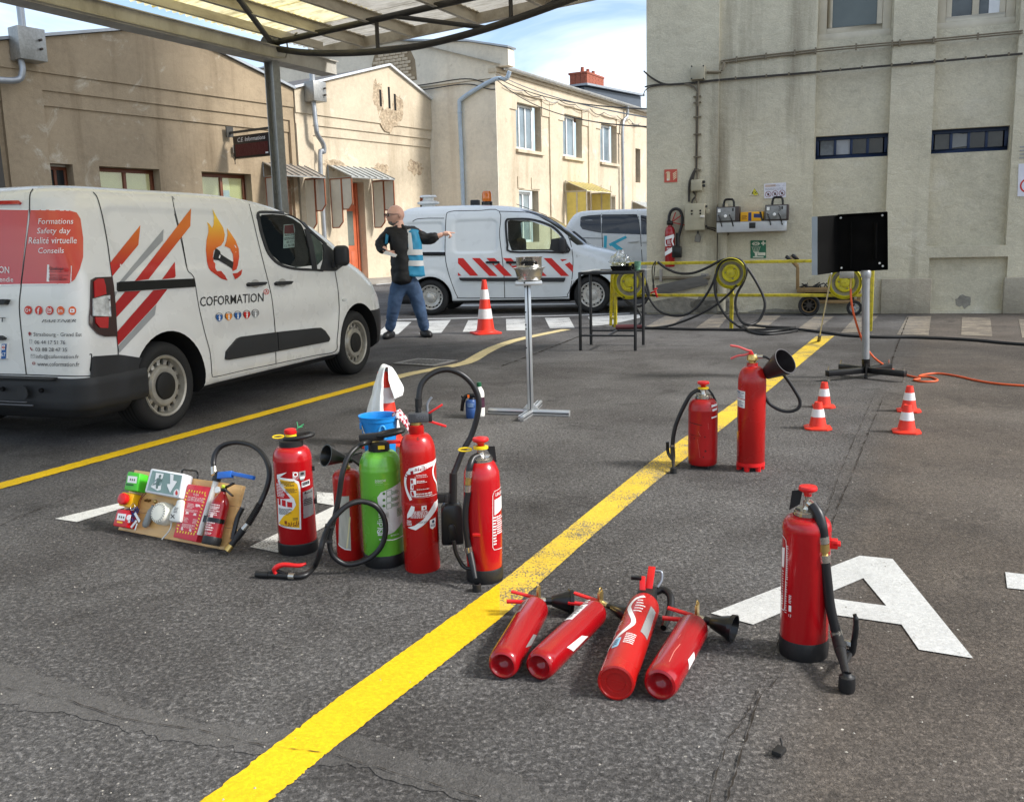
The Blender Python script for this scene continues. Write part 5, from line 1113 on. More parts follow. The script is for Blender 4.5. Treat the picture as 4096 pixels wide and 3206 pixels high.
# ---------------- plain van behind, with red and white chevrons
pa,pb =G(919,672),G(1264,667);u,n =van_frame(pa,pb);o =pa +n*.905
MK =Matrix(((u.x,n.x,0,o.x),(u.y,n.y,0,o.y),(0,0,1,0),(0,0,0,1)))
tabK =[(.20,-.60,3.45,.82,.12,.5,.5),(.26,-.68,3.62,.88,.13,.55,.55),(.5,-.70,3.68,.905,.13,.6,.6),(.7,-.70,3.62,.91,.13,.62,.6),(.85,-.69,3.52,.908,.13,.65,.6),(.96,-.68,3.40,.90,.13,.7,.58),(1.02,-.675,3.24,.893,.13,.7,.56),(1.08,-.67,3.02,.885,.13,.6,.5),(1.13,-.66,2.80,.875,.13,.45,.45),(1.17,-.655,2.72,.868,.13,.42,.42),
        (1.4,-.63,2.44,.83,.14,.42,.38),(1.55,-.61,2.22,.80,.15,.42,.36),(1.66,-.59,2.04,.775,.16,.45,.34),(1.76,-.56,1.80,.74,.18,.5,.34),(1.82,-.52,1.58,.70,.2,.55,.34),(1.86,-.46,1.36,.655,.22,.55,.34),(1.885,-.38,1.1,.58,.24,.5,.3),(1.9,-.22,.8,.42,.2,.4,.25),(1.906,0,.5,.2,.1,.2,.15)]
def detK(x,z):
    d =-.018*(1-sst(sd_rrect(x,z,.44,1.2,1.08,1.62,.09),-.02,.03)) -.018*(1-sst(sd_rrect(x,z,-.45,.26,1.08,1.60,.09),-.02,.03))
    for cx in (0.0,2.83):
        r =math.hypot(x-cx,z-.3);d += .016*(1-sst(r,.43,.5))
    return d
ZC =lambda X,Y: (745.8+.3174*X,404.8+.3174*Y)
zlK =zl((.20,.30,4),(.30,1.0,26),(1.0,1.17,12),(1.17,1.7,24),(1.7,1.86,12),(1.86,1.906,7))
wpx =[(1058,210),(1075,203),(1200,206),(1340,250),(1400,300),(1428,345),(1448,405),(1085,406),(1062,340)];wK =[]
for p in wpx:
    y =-.8
    for _ in range(5): x_,z_ =side_xz(MK,*ZC(*p),y);y =-(lerp_tab(tabK,z_)[2])
    wK.append((x_,z_))
K =Van('delivery_van','white panel van with red chevron band and amber roof beacon behind the bald man',MK,tabK,m_vgrey,[(0.0,.29,.39),(2.83,.29,.39)],detK,'vans in the yard',zlK,(1.16,1.78,1.4,.1),wK,lambda c: (c.x > 3.2 and c.z < .5) or c.z < .24 or (c.x < -.3 and c.z < .5))
def clip(poly,y0,y1):
    def half(P_,yy,keep):
        out =[]
        for i in range(len(P_)):
            a,b =P_[i],P_[(i+1) % len(P_)]
            ia,ib =keep(a[1],yy),keep(b[1],yy)
            if ia: out.append(a)
            if ia != ib: t =(yy-a[1])/(b[1]-a[1]);out.append((a[0]+(b[0]-a[0])*t,yy))
        return out
    return half(half(poly,y0,lambda v,k: v >= k),y1,lambda v,k: v <= k)
chv =[clip([(x,440),(x+54,440),(x+54+158,600),(x+158,600)],457,577) for x in (801,899,1010,1132,1282)]
V =K
chv += [[(725,457),(760,457),(862,575),(806,575),(725,492)],[(725,552),(748,575),(725,575)],[(1442,500),(1474,484),(1497,508),(1497,554)],[(1410,465),(1462,464),(1440,474),(1424,480)]]
K.decal('chevron',[(c,0) for c in chv],m_red_ink,ZC,.003,60)
K.decal('side_moulding',[([(733,588),(1447,588),(1444,606),(1436,616),(760,610),(742,606)],0)],m_plast,ZC,.003,60,.025)
K.decal('slide_rail',[([(470,418),(639,418),(639,441),(470,441)],0)],m_blk,ZC,.003,60,.01)
for sm in ([(700,141),(660,150),(646,175),(640,300),(640,450),(662,560),(700,670),(722,715),(745,724),(1040,724)],[(700,141),(860,139),(1002,143),(1004,300),(1020,440),(1034,580),(1039,724)],[(1002,143),(1200,152),(1330,185),(1420,250),(1470,320),(1494,430),(1496,520),(1484,640),(1460,700),(1425,719),(1040,724)],[(420,212),(450,196),(520,190),(632,190)]):
    K.decal('door_gap',[(quads(smooth_path([(a,b,0) for a,b in sm],4),4.5),0)],m_seam,ZC,.002,60)
for x0,x1,y in ((910,1008,486),(1046,1140,487)):
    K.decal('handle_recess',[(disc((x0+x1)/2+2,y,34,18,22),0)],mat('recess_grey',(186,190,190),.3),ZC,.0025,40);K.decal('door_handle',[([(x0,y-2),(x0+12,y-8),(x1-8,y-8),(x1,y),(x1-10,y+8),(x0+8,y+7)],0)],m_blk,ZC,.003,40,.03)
K.decal('window_frame',[(quads(smooth_path([(a,b,0) for a,b in [(1050,300),(1046,230),(1052,203),(1075,196),(1200,197),(1300,222),(1370,256),(1425,312),(1452,365),(1466,416),(1300,416),(1078,414),(1058,370),(1050,300)]],3),14),0),([(1340,400),(1352,330),(1430,318),(1470,420),(1400,420)],0)],m_plast,ZC,.004,60,.006)
for sg in (-1,1): build('window_pane',MB().add([(x,sg*(lerp_tab(tabK,z)[2]+.001),z) for x,z in wK],[tuple(range(len(wK)))]),m_glassc,K.body,recalc=False)
mh =K.hit(*ZC(1420,370))[0];build('mirror',MB().box(-.06,.06,-.09,.06,-.13,.13),m_plast,K.body,smooth=60,bevel=.05,seg=5,M=Matrix.Translation(mh +Vector((.03,-.08,-.01))))
K.decal('side_repeater',[([(1517,430),(1546,442),(1518,456)],0)],m_wlamp,ZC,.003,None,.006)
K.decal('lettering',[(q,0) for q in lines_of_print(1497,1513,608,622,2,.5,.1,2)],m_grey_ink,ZC,.004)
build('seats',MB().box(1.42,1.9,-.6,-.12,.75,1.05).box(1.38,1.52,.12,.6,.75,1.3),m_seat,K.body,bevel=.05)
build('steering_wheel',MB().tube([(2.12+.06*math.sin(a),.36+.19*math.cos(a),1.1+.16*math.sin(a)) for a in [2*math.pi*i/24 for i in range(24)]],.014,6,closed=True),m_blk,K.body)
def roofz(v,x,y): 
    h =v.bvh.ray_cast(Vector((x,y,3)),Vector((0,0,-1)))[0];return h.z
def roof_at(px,y): x_,z_ =side_xz(MK,px,438,y);return x_
bx =roof_at(1038,0);rz =roofz(K,bx,0)-.005
bc =build('beacon',MB().lathe([(.10,0),(.10,.07),(.085,.08)],20,(bx,0,rz)),m_blk,K.body);build('beacon_lens',MB().lathe([(.085,.08),(.09,.12),(.088,.22),(.07,.26),(0,.27)],20,(bx,0,rz)),m_amber,bc,smooth=50)
bx =roof_at(1013,0);build('roof_fitting',MB().box(bx-.08,bx+.08,-.08,.08,roofz(K,bx,0)-.01,roofz(K,bx,0)+.1),m_plast,K.body,bevel=.02)
bx =roof_at(913,0);build('roof_vent',MB().lathe([(.12,0),(.12,.05),(.2,.07),(.2,.1),(.1,.13),(.1,.18),(.16,.19),(.14,.22),(0,.23)],24,(bx,0,roofz(K,bx,0)-.01)),m_vwhite,K.body)
bx =roof_at(1165,0);build('aerial',MB().tube([(bx,0,roofz(K,bx,0)),(bx-.55,0,roofz(K,bx,0)+.22)],.006,5),m_blk,K.body)
for x in (0.0,2.83):
    for sd in (-1,1): wheel(K.body,x,sd*.89,.315,sd,.212,16,.018,.175,True,.2,W=mat('bright_wheel_paint',(190,188,182),.3,.4,dirt=(120,112,100),dscale=9,damt=.4))
# ---------------- minivan at the edge of the tall wall
q =G(1203,668);bb =19.6;org =Vector((0,0,0)) +ray(1186,560)*bb/ray(1186,560).y;u =Vector((math.cos(rad(-13)),math.sin(rad(-13)),0));n =Vector((-u.y,u.x,0));o =Vector((org.x,org.y,0)) +u*.70 +n*.9
MV =Matrix(((u.x,n.x,0,o.x),(u.y,n.y,0,o.y),(0,0,1,0),(0,0,0,1)))
tabV =[(.20,-.64,3.5,.84,.12,.5,.5),(.3,-.74,3.7,.91,.14,.6,.6),(.6,-.75,3.75,.92,.16,.6,.6),(.9,-.73,3.6,.91,.18,.65,.6),(1.05,-.70,3.35,.895,.18,.6,.5),(1.12,-.68,3.1,.88,.18,.5,.46),(1.3,-.62,2.8,.845,.19,.45,.4),(1.5,-.54,2.45,.80,.2,.45,.36),(1.64,-.47,2.2,.765,.22,.45,.34),(1.74,-.40,1.95,.72,.24,.5,.34),(1.80,-.34,1.7,.66,.25,.5,.3),(1.835,-.24,1.4,.56,.25,.4,.25),(1.85,0,.9,.3,.1,.2,.15)]
Vn =Van('minivan','white minivan with dark side windows and a cyan K at the tall wall',MV,tabV,m_vwhite,[(0.0,.31,.39),(2.8,.31,.39)],lambda x,z: 0.0,'vans in the yard',zl((.2,.3,3),(.3,1.1,14),(1.1,1.64,14),(1.64,1.85,14)),(1.15,1.7,1.6,.1))
Vn.decal('side_window',[([(1548,186),(1556,180),(1600,172),(1684,166),(1686,288),(1600,272),(1560,262),(1545,240)],0),([(1692,166),(1925,164),(1940,200),(1948,298),(1692,289)],0),([(1952,170),(2010,178),(2060,300),(1955,298)],0)],m_glassd,ZC,.004,60,.004)
Vn.decal('letter_k',[([(1706,307),(1726,307),(1723,390),(1703,390)],0),([(1736,362),(1850,307),(1860,321),(1748,379)],0),([(1746,366),(1772,352),(1834,396),(1800,408)],0)],m_cyan_ink,ZC,.004,60)
for sm in ([(1690,160),(1692,300),(1700,480)],[(1932,140),(1950,300),(1962,480)],[(1556,322),(1700,325)]): Vn.decal('door_gap',[(quads(sm,4),0)],m_seam,ZC,.003,60)
for x0,x1 in ((1866,1935),(1962,2020)): Vn.decal('door_handle',[([(x0,342),(x1,340),(x1,350),(x0,352)],0)],m_vwhite,ZC,.003,60,.03)
Vn.decal('tail_lamp',[([(1452,200),(1462,200),(1448,300),(1440,300)],0)],m_redl,ZC,.003,60,.01)
for x in (0.0,2.8):
    for sd in (-1,1): wheel(Vn.body,x,sd*.9,.315,sd,.212,15,.02,.17,width=.2)
# ================================================================== fire extinguishers and demonstration gear
m_red =mat('extinguisher_red',(170,14,22),.24,var=.04,coat=.3,dirt=(168,18,22),dscale=4,damt=.5);m_reddull =mat('worn_extinguisher_red',(170,20,22),.36,var=.08,vscale=14,coat=.2,dirt=(120,20,18),dscale=11,damt=.45);m_redb =mat('orange_red_cylinder',(170,22,20),.28,var=.04,coat=.2)
m_redcan =mat('small_red_cylinder',(150,12,20),.22,var=.05,coat=.35);m_green =mat('lime_green_enamel',(104,178,58),.28,var=.04,coat=.4)
m_rubber =mat('black_rubber',(26,26,27),.5,var=.15,bump=.0006,bscale=120);m_hose =mat('black_hose',(28,28,30),.38,var=.1);m_horn =mat('black_horn_plastic',(22,23,24),.3,var=.1)
m_brass =mat('brass',(196,168,104),.3,.9,var=.1);m_chrome =mat('nickel',(190,186,178),.22,.9,var=.1);m_yplast =mat('yellow_tag_plastic',(232,198,30),.4);m_redplast =mat('red_plastic',(206,28,30),.3);m_greyplast =mat('dark_grey_plastic',(66,68,72),.45)
m_lab =mat('label_white',(232,232,230),.4,var=.02);m_laby =mat('label_yellow',(236,182,24),.4,var=.02);m_labr =mat('label_red',(192,26,34),.4,var=.02);m_lsil =mat('label_silver',(176,178,178),.3,.5);m_labd =mat('label_dark',(52,50,52),.5);m_labg =mat('label_green_print',(70,120,44),.5)
class Site:
    """an upright thing's own frame: origin on the ground, local y pointing away from the camera"""
    def __init__(s,c):
        s.c =Vector((c[0],c[1],0));d =Vector((c[0],c[1],0)).normalized();s.d =d;s.r =Vector((d.y,-d.x,0))
        s.M =Matrix(((s.r.x,d.x,0,s.c.x),(s.r.y,d.y,0,s.c.y),(0,0,1,0),(0,0,0,1)))
    def loc(s,px,py,y=0.0):
        q =on_plane(px,py,s.c +s.d*y,s.d) -s.c;return (q.dot(s.r),y,q.z)
    def x(s,px,py,y=0.0): return s.loc(px,py,y)[0]
    def z(s,px,py,y=0.0): return s.loc(px,py,y)[2]
def base_site(px,py,wpx):
    """foot of a round thing whose nearest rim point is at the pixel and whose width is wpx"""
    g =G(px,py);r =wpx*KP/CAM_F*g.dot(AF)*.5 if False else wpx*KP/CAM_F*(g -Vector((0,0,CAM_H))).dot(AF)/2
    return Site(g +Vector((g.x,g.y,0)).normalized()*r),r
def wrap(r,dr=.0012,a0=0.0): return lambda p: ((r+dr)*math.sin(p[0]/r+a0),-(r+dr)*math.cos(p[0]/r+a0),p[1])
def is_big(it):
    q =it[0];return isinstance(q,list) and len(q) >= 4 and max(p[1] for p in q)-min(p[1] for p in q) > .022 and max(p[0] for p in q)-min(p[0] for p in q) > .010
def label(name,items,mats,r,parent,dr=.0012,cut=.012,a0=0.0):
    for it in (items[1:] if name == 'label' else []): build(name,sheet([it],wrap(r,dr,a0),cut),mats,parent,recalc=False)
    if name == 'label': items =items[:1]
    big =[it for it in items[1:] if is_big(it)];items =[it for it in items if it not in big]
    for it in big: build('print_block',sheet([it],wrap(r,dr,a0),cut),mats,parent,recalc=False)
    return build(name,sheet(items,wrap(r,dr,a0),(cut,0) if False else cut),mats,parent,recalc=False)
def text_at(txt,cx,cz,h,w=None,**kw):
    v,f =text_polys(txt,1,**kw);y0,y1 =min(p[1] for p in v),max(p[1] for p in v);x0,x1 =min(p[0] for p in v),max(p[0] for p in v);k =h/(y1-y0);kx =k if w is None else w/(x1-x0)
    return [(cx+(a-(x0+x1)/2)*kx,cz+(b-(y0+y1)/2)*k) for a,b in v],f
def rows(x0,x1,z0,z1,n,seed,fill=.5,rag=.3): return [(q,0) for q in lines_of_print(x0,x1,z0,z1,n,fill,rag,seed)]
GX ='extinguishers set out on the asphalt'
def ext(label_,M,group=GX): return thing('fire_extinguisher',label_,'fire extinguisher',M=M,group=group)
def hose(name,S_,pts,r,parent,m=None,k=8,n=10): return build(name,MB().tube(smooth_path([S_.loc(p[0],p[1],p[2] if len(p) > 2 else 0.0) for p in pts],k),r,n),m or m_hose,parent,smooth=60)
def sleeve(name,a,b,r,m,parent,r1=None,n=14): return build(name,MB().cyl(a,b,r,r1,n),m,parent)
def bodyprof(r,z0,zs,zt,rn,ledge=True):
    """straight body from z0, shoulder starting at zs, neck radius rn at zt"""
    p =[(r*.96,z0),(r,z0+.006)]
    if ledge: p += [(r,zs-.012),(r*1.012,zs-.008),(r*1.012,zs-.002),(r,zs+.002)]
    else: p += [(r,zs)]
    h_ =zt-zs
    for i in range(1,9): a =math.pi/2*i/8;p.append((rn+(r-rn)*math.cos(a)**(.9),zs+h_*math.sin(a)))
    return p +[(rn,zt+.004)]
# --- (a) powder extinguisher with yellow label
s,r =base_site(637,1184,84);S =s;t =ext('red powder extinguisher with big yellow and white label and black ring handle',S.M)
zb_,zl_,zs_,zt_ =S.z(637,1156,-r)-.0,S.z(637,1152),S.z(632,974),S.z(632,948)
zb_ =S.z(637,1160,-r)
build('cylinder',MB().lathe(bodyprof(r*.97,zb_-.01,zs_,zt_,r*.52),48),m_red,t,smooth=50)
build('boot',MB().lathe([(r*.99,0),(r*1.02,.006),(r*1.02,zb_-.004),(r*.985,zb_),(r*.9,zb_)],48),m_rubber,t)
zc_ =S.z(634,948);build('cap',MB().lathe([(r*.6,zt_-.004),(r*.6,zt_+.022),(r*.5,zt_+.026),(0,zt_+.026)],30),m_rubber,t)
hr =MB().tube([(S.x(637,933)+.0+r*.70*math.cos(a),r*.42*math.sin(a),zt_+.036+.006*math.cos(a)) for a in [2*math.pi*i/30 for i in range(30)]],.0095,10,closed=True);build('ring_handle',hr,m_rubber,t,smooth=60)
build('button_stem',MB().lathe([(r*.3,zt_+.02),(r*.28,zt_+.045),(r*.27,zt_+.05)],20),m_yplast,t);build('button',MB().lathe([(r*.3,zt_+.05),(r*.32,zt_+.056),(r*.3,zt_+.068),(r*.18,zt_+.072),(0,zt_+.0725)],24),m_redplast,t,smooth=50)
build('safety_tag',MB().tube([(-.02+.022*math.cos(a)-.03,-.02,zt_+.045+.006*math.sin(a)) for a in [2*math.pi*i/16 for i in range(16)]],.003,6,closed=True),m_yplast,t)
build('green_seal',MB().tube(smooth_path([(.015,-.01,zt_+.06),(.03,-.015,zt_+.075),(.028,-.01,zt_+.1)],4),.0015,5).tube([(.03,-.015,zt_+.075),(.055,-.015,zt_+.088)],.0022,5).tube([(.03,-.015,zt_+.075),(.05,-.015,zt_+.078)],.0018,5),mat('green_seal_plastic',(70,170,110),.4),t)
R_ =r*.97;ZE =lambda X,Y: (S.loc(532.7+.2183*X,879+.2183*Y,-R_*.85))
def zx(X,Y,S=None,R=None):
    q =ZE(X,Y);return (R_*math.asin(max(-.99,min(.99,q[0]/R_))),q[2])
def L_(pts): return [zx(*p) for p in pts]
lb =label('label',[(L_([(283,632),(430,640),(475,665),(490,720),(498,1130),(282,1115),(268,700)]),0)],[m_lab],R_,t)
label('label_field',[(L_([(292,652),(425,662),(462,690),(476,760),(482,1112),(286,1098),(330,1010),(420,940),(450,890),(430,830),(370,770),(310,700)]),0)],[m_laby],R_,lb,.0022)
label('label_field',[(L_([(270,668),(300,720),(370,800),(395,830),(274,850)]),0),(L_([(283,848),(300,848),(302,908),(284,906)]),0),(L_([(314,850),(350,852),(352,914),(316,910)]),0),(L_([(364,862),(412,866),(412,916),(366,914)]),0)],[m_labr],R_,lb,.0024)
label('label_field',[(L_([(268,614),(362,575),(270,660)]),0)],[m_lab],R_,lb,.0024)
def T_(txt,X0,X1,Y,H,**kw):
    a,b =zx(X0,Y),zx(X1,Y);hh =abs(zx(X0,Y-H/2)[1]-zx(X0,Y+H/2)[1]);return (text_at(txt,(a[0]+b[0])/2,(a[1]+b[1])/2,hh,b[0]-a[0],**kw),0)
def W_(X0,X1,Y0,Y1,n,sd,**kw): a,b =zx(X0,Y1),zx(X1,Y0);return rows(a[0],b[0],a[1],b[1],n,sd,**kw)
label('label_print',[T_('sicli',372,478,1068,38,bold=True),T_('POUDRE ABC',305,478,1098,18,bold=True),(L_([(342,1052),(364,1052),(364,1084),(342,1084)]),0)],[mat('brown_ink',(132,60,24),.5)],R_,lb,.0034)
label('label_print',W_(300,440,655,720,5,1)+W_(350,470,722,780,4,2)+W_(290,420,925,1000,6,3)+W_(420,470,1010,1040,2,4),[m_labd],R_,lb,.0034);label('label_print',W_(274,350,690,830,9,5),[m_lab],R_,lb,.0036)
label('label_print',[(quads(L_([(418,572),(466,574),(468,640),(420,636),(418,572)]),.0015),0),(ring(*zx(443,596),.010,.004,16),0)]+W_(424,462,612,634,2,6),[m_lab],R_,t,.0014)
lb2 =label('service_plate',[(L_([(514,770),(614,745),(622,1004),(520,1026)]),0),(L_([(476,572),(538,564),(540,620),(522,655),(494,656),(478,630)]),0)],[m_lsil],R_,t,.0014);label('label_print',[T_('sicli',548,604,778,18,bold=True)]+W_(526,606,830,905,4,7,fill=.6)+[(L_([(530,772),(546,768),(546,788),(530,792)]),0),(disc(*zx(508,590),.008,14,.006),0)],[m_labd],R_,lb2,.0026);label('label_print',[(L_([(486,622),(530,616),(530,636),(488,642)]),0)],[m_lab],R_,lb2,.0026)
lb3 =label('barcode',[(L_([(502,672),(580,658),(584,712),(504,726)]),0)],[m_lab],R_,t,.0014);label('label_print',[(L_([(508+i*7,676-i*1.2),(511+i*7+(i % 3),676-i*1.2),(512+i*7+(i % 3),708-i*1.2),(509+i*7,709-i*1.2)]),0) for i in range(10)],[m_labd],R_,lb3,.0026)
build('hook',MB().box(R_-.002,R_+.008,-.02,.0,S.z(672,1000),S.z(672,990)),m_rubber,t);build('hook',MB().box(R_-.002,R_+.008,-.02,.0,S.z(672,1070),S.z(672,1060)),m_rubber,t)
# --- (b) small cut-away CO2 with horn
S,r =base_site(748,1195,58);t =ext('narrow worn red extinguisher cut open at the front with a black horn turned left',S.M)
zs_,zt_ =S.z(745,1012),S.z(745,999);build('cylinder',MB().lathe(bodyprof(r,0,zs_-.01,zt_,r*.36,False),40),m_redb,t,smooth=50)
R_ =r;ZE =lambda X,Y: (S.loc(532.7+.2183*X,879+.2183*Y,-R_*.85))
label('cutaway',[(L_([(890,812),(965,806),(972,960),(986,1328),(868,1308),(872,1000)]),0)],[mat('pale_inner_wall',(176,172,160),.5,var=.15,vscale=20,stretch=(4,4,.6))],R_,t,.0012);label('cutaway_rim',[(quads(L_([(866,1285),(880,1302),(930,1326),(986,1330)]),.004),0)],[m_lab],R_,t,.002);label('dip_tube',[(quads(L_([(974,1010),(960,1180),(945,1315)]),.006),0)],[mat('ivory_tube',(220,208,164),.5)],R_,t,.002)
build('valve',MB().lathe([(r*.36,zt_),(r*.36,zt_+.012),(r*.24,zt_+.016),(r*.24,zt_+.036),(r*.34,zt_+.04),(r*.34,zt_+.055),(0,zt_+.058)],18),m_brass,t)
p0,p1 =Vector(S.loc(735,977,-.02)),Vector(S.loc(694,970,-.06));d =(p1-p0).normalized();hl =(p1-p0).length
build('horn',MB().lathe([(.012,-.01),(.014,.0),(.016,.006),(.030,hl*.55),(.043,hl*.97),(.045,hl),(.041,hl),(.027,hl*.55),(.01,.02)],32,p0,d),m_horn,t,smooth=50);sleeve('horn_collar',p0-d*.03,p0+d*.004,.014,m_rubber,t)
build('lever',MB().bar(S.loc(738,972),S.loc(772,963),.012,.006),m_horn,t,bevel=.002);build('lever',MB().tube(smooth_path([S.loc(744,976),S.loc(760,986),S.loc(773,998)],4),.0055,8),m_horn,t)
build('carry_arm',MB().tube([S.loc(730,975),S.loc(748,968)],.006,8),m_horn,t)
# --- (c) green water extinguisher with long looped hose
S,r =base_site(821,1212,90);t =ext('lime green water extinguisher with long looped black hose and red trigger nozzle',S.M);SG =S
zb_ =S.z(821,1184,-r);zs_,zt_ =S.z(818,994),S.z(816,958);R_ =r*.98
build('cylinder',MB().lathe(bodyprof(R_,zb_-.012,zs_,zt_,r*.46),48),m_green,t,smooth=50);build('boot',MB().lathe([(r*.97,0),(r,.006),(r,zb_-.006),(r*.96,zb_),(r*.9,zb_)],48),m_rubber,t)
cap_ =MB().lathe([(r*.5,zt_-.002),(r*.5,zt_+.03),(r*.44,zt_+.034),(0,zt_+.034)],28);build('cap',cap_,m_rubber,t);build('cap_tag',MB().box(-.004,.022,-r*.5-.003,-r*.49,zt_+.012,zt_+.026),m_yplast,t)
build('valve_body',MB().bar((-.075,-.005,zt_+.052),(.02,-.005,zt_+.056),.03,.03),m_rubber,t,bevel=.004);build('ring_handle',MB().tube([(.045+.052*math.cos(a),.0+.032*math.sin(a),zt_+.066+.008*math.cos(a)) for a in [2*math.pi*i/28 for i in range(28)]],.009,10,closed=True),m_rubber,t,smooth=60)
build('trigger',MB().box(.03,.085,-.012,.012,zt_+.024,zt_+.036),m_redplast,t,bevel=.003);build('bracket_wire',MB().tube([(.07,-.03,zt_+.016),(.10,-.04,zt_-.01)],.003,6),m_chrome,t)
ZE =lambda X,Y: (S.loc(745.8+.3119*X,745.8+.3119*Y,-R_*.85))
lb =label('label',[(L_([(372,880),(350,905),(290,935),(210,965),(186,1000),(192,1040),(230,1075),(270,1105),(308,1150),(312,1190),(290,1225),(255,1255),(300,1240),(350,1195),(374,1165)]),0)],[mat('label_pale_grey',(214,214,210),.4)],R_,t)
label('label_print',[T_('DOUCHE',172,244,887,14,bold=True)]+W_(172,230,898,905,1,7)+W_(172,266,909,916,1,1),[m_lab],R_,t,.0014);label('label_print',W_(285,335,955,985,3,2)+W_(285,335,1000,1030,3,3)+W_(285,335,1042,1068,3,4)+[(disc(*zx(231,973),.0055,12),0),(disc(*zx(231,1017),.0055,12),0),(disc(*zx(231,1056),.0055,12),0)]+W_(320,360,1080,1140,6,8)+[(quads(L_([(248,955),(280,950),(282,985),(250,992),(248,955)]),.002),0),(quads(L_([(248,998),(280,995),(282,1030),(250,1036),(248,998)]),.002),0),(quads(L_([(248,1042),(280,1040),(282,1072),(250,1078),(248,1042)]),.002),0)],[m_labg],R_,lb,.0026)
iv =text_at('INdium',0,0,.022,.105,bold=True);cz0 =zx(205,1170);label('lettering',[(([(cz0[0]-b,cz0[1]+a) for a,b in iv[0]],iv[1]),0),(ring(*zx(206,1234),.012,.003,20),0)],[m_lab],R_,t,.0014);label('label_print',[T_('DI EAU &',278,330,1260,10,bold=True),(quads(L_([(200,1285),(290,1292),(372,1280)]),.004),0)]+W_(230,290,1170,1240,8,9),[m_lab],R_,t,.0014)
g0 =G(746,1209);SH =Site(G(760,1206));yh =-(S.c-SH.c).length*0 
yH =-(r+.024)
hp =[(791,941,0),(776,944,-.05),(762,951,yH*.5),(742,973,yH*.8),(729,1010,yH),(722.6,1054,yH),(714,1097,yH),(705,1130,yH),(702,1152,yH),(707,1178,yH),(722.6,1195,yH),(746.6,1202,yH),(783.7,1191,yH),(810,1167,yH),(821,1137,yH),(818.7,1104,yH),(801,1078,yH),(773,1068,yH),(746.6,1073,yH-.012),(725,1089,yH-.02),(703,1115,yH-.028),(690,1145,yH-.03),(681,1178,yH-.03)]
tail =[G(672,1203,.03),G(655,1222,.016),G(640,1227,.014),G(628,1227.5,.014)]
Mi =S.M.inverted();pts =smooth_path([Vector(S.loc(*p)) for p in hp] +[Mi @q for q in tail],8);build('hose',MB().tube(pts,.0105,12),m_hose,t,smooth=60)
for a in (pts[0],): sleeve('hose_fitting',Vector(a)+Vector((-.012,-.004,-.002)),Vector(a)+Vector((.028,.003,.004)),.0125,m_brass,t)
for (px,py) in ((699,1118),(706,1121),(690,1150),(703,1152)): q =S.loc(px,py,yH-.018);build('hose_clip',MB().box(q[0]-.011,q[0]+.011,q[1]-.02,q[1]+.008,q[2]-.005,q[2]+.005),m_rubber,t,bevel=.002)
n0,n1,n2,n3 =(Mi @G(*p) for p in ((628,1227.5,.014),(616,1226.5,.014),(572,1224,.015),(545,1222.5,.015)))
sleeve('nozzle_collar',n0,n1,.0125,m_chrome,t);build('nozzle',MB().cyl(n1,n2,.0125,.011,14).cyl(n2,n3,.0135,.012,14).tube([n1+(n2-n1)*.12+Vector((0,0,.006)),n1+(n2-n1)*.6+Vector((0,0,.022)),n2+Vector((0,0,.006))],.006,8),m_rubber,t,smooth=50)
lv =[n1+(n2-n1)*.62+Vector((0,0,.004)),n1+(n2-n1)*.66+Vector((0,0,.026)),n1+(n2-n1)*.3+Vector((.004,0,.043)),n0+Vector((.015,0,.042)),n0+Vector((.045,.006,.046))]
build('trigger',MB().tube(smooth_path(lv,5),[.010,.010,.010,.010,.0105,.011,.011,.011,.0105,.0100,.0095,.009,.009,.0085,.008,.008,.0075,.007,.006,.005,.005][:21],8),m_redplast,t,smooth=60)
# --- (d) tall CO2 with letter 6
S,r =base_site(901,1222,77);t =ext('tall red carbon dioxide extinguisher with white sweeping label and high arched hose',S.M);R_ =r
zs_,zt_ =S.z(896,955),S.z(895,905);build('cylinder',MB().lathe([(r*.97,0),(r,.006)]+bodyprof(r,.01,zs_-.02,zt_-.03,r*.40,False)[2:-1]+[(r*.42,zt_-.028),(r*.42,zt_),(r*.36,zt_+.002)],48),m_redb,t,smooth=50)
ZE =lambda X,Y: (S.loc(745.8+.3119*X,745.8+.3119*Y,-R_*.85))
build('neck_ring',MB().lathe([(r*.3,zt_),(r*.3,zt_+.012)],20),m_brass,t)
vz =zt_+.01;v0,v1 =S.loc(869,888),S.loc(914,888);build('valve_body',MB().box(v0[0],v1[0],-.022,.022,S.z(890,899),S.z(890,878)),m_greyplast,t,bevel=.008)
for i in range(5): q =v0[0]+.004+i*.006;build('rib',MB().box(q-.0018,q+.0018,-.0245,-.02,S.z(890,897),S.z(890,880)),m_greyplast,t)
build('lettering',sheet([(text_at('CO2',S.x(897,889),S.z(897,889,-.025),.012,.034,bold=True),0)],lambda p: (p[0],-.0235,p[1])),mat('embossed_grey',(92,94,98),.4),t)
build('hose_nut',MB().lathe([(.013,0),(.013,.026)],6,S.loc(891.6,878)),m_rubber,t);build('lever',MB().bar(S.loc(912,881),S.loc(943,861),.014,.007),m_redplast,t,bevel=.002);build('lever',MB().bar(S.loc(912,896),S.loc(951,908),.016,.008),m_redplast,t,bevel=.002);build('pin',MB().tube(smooth_path([S.loc(911,876),S.loc(911,860),S.loc(920,846)],5),.0045,8),mat('grey_pin',(138,144,152),.3,.3),t,smooth=60);build('valve_cheek',MB().box(v1[0]-.004,v1[0]+.012,-.018,.018,S.z(890,898),S.z(890,881)),m_rubber,t,bevel=.003)
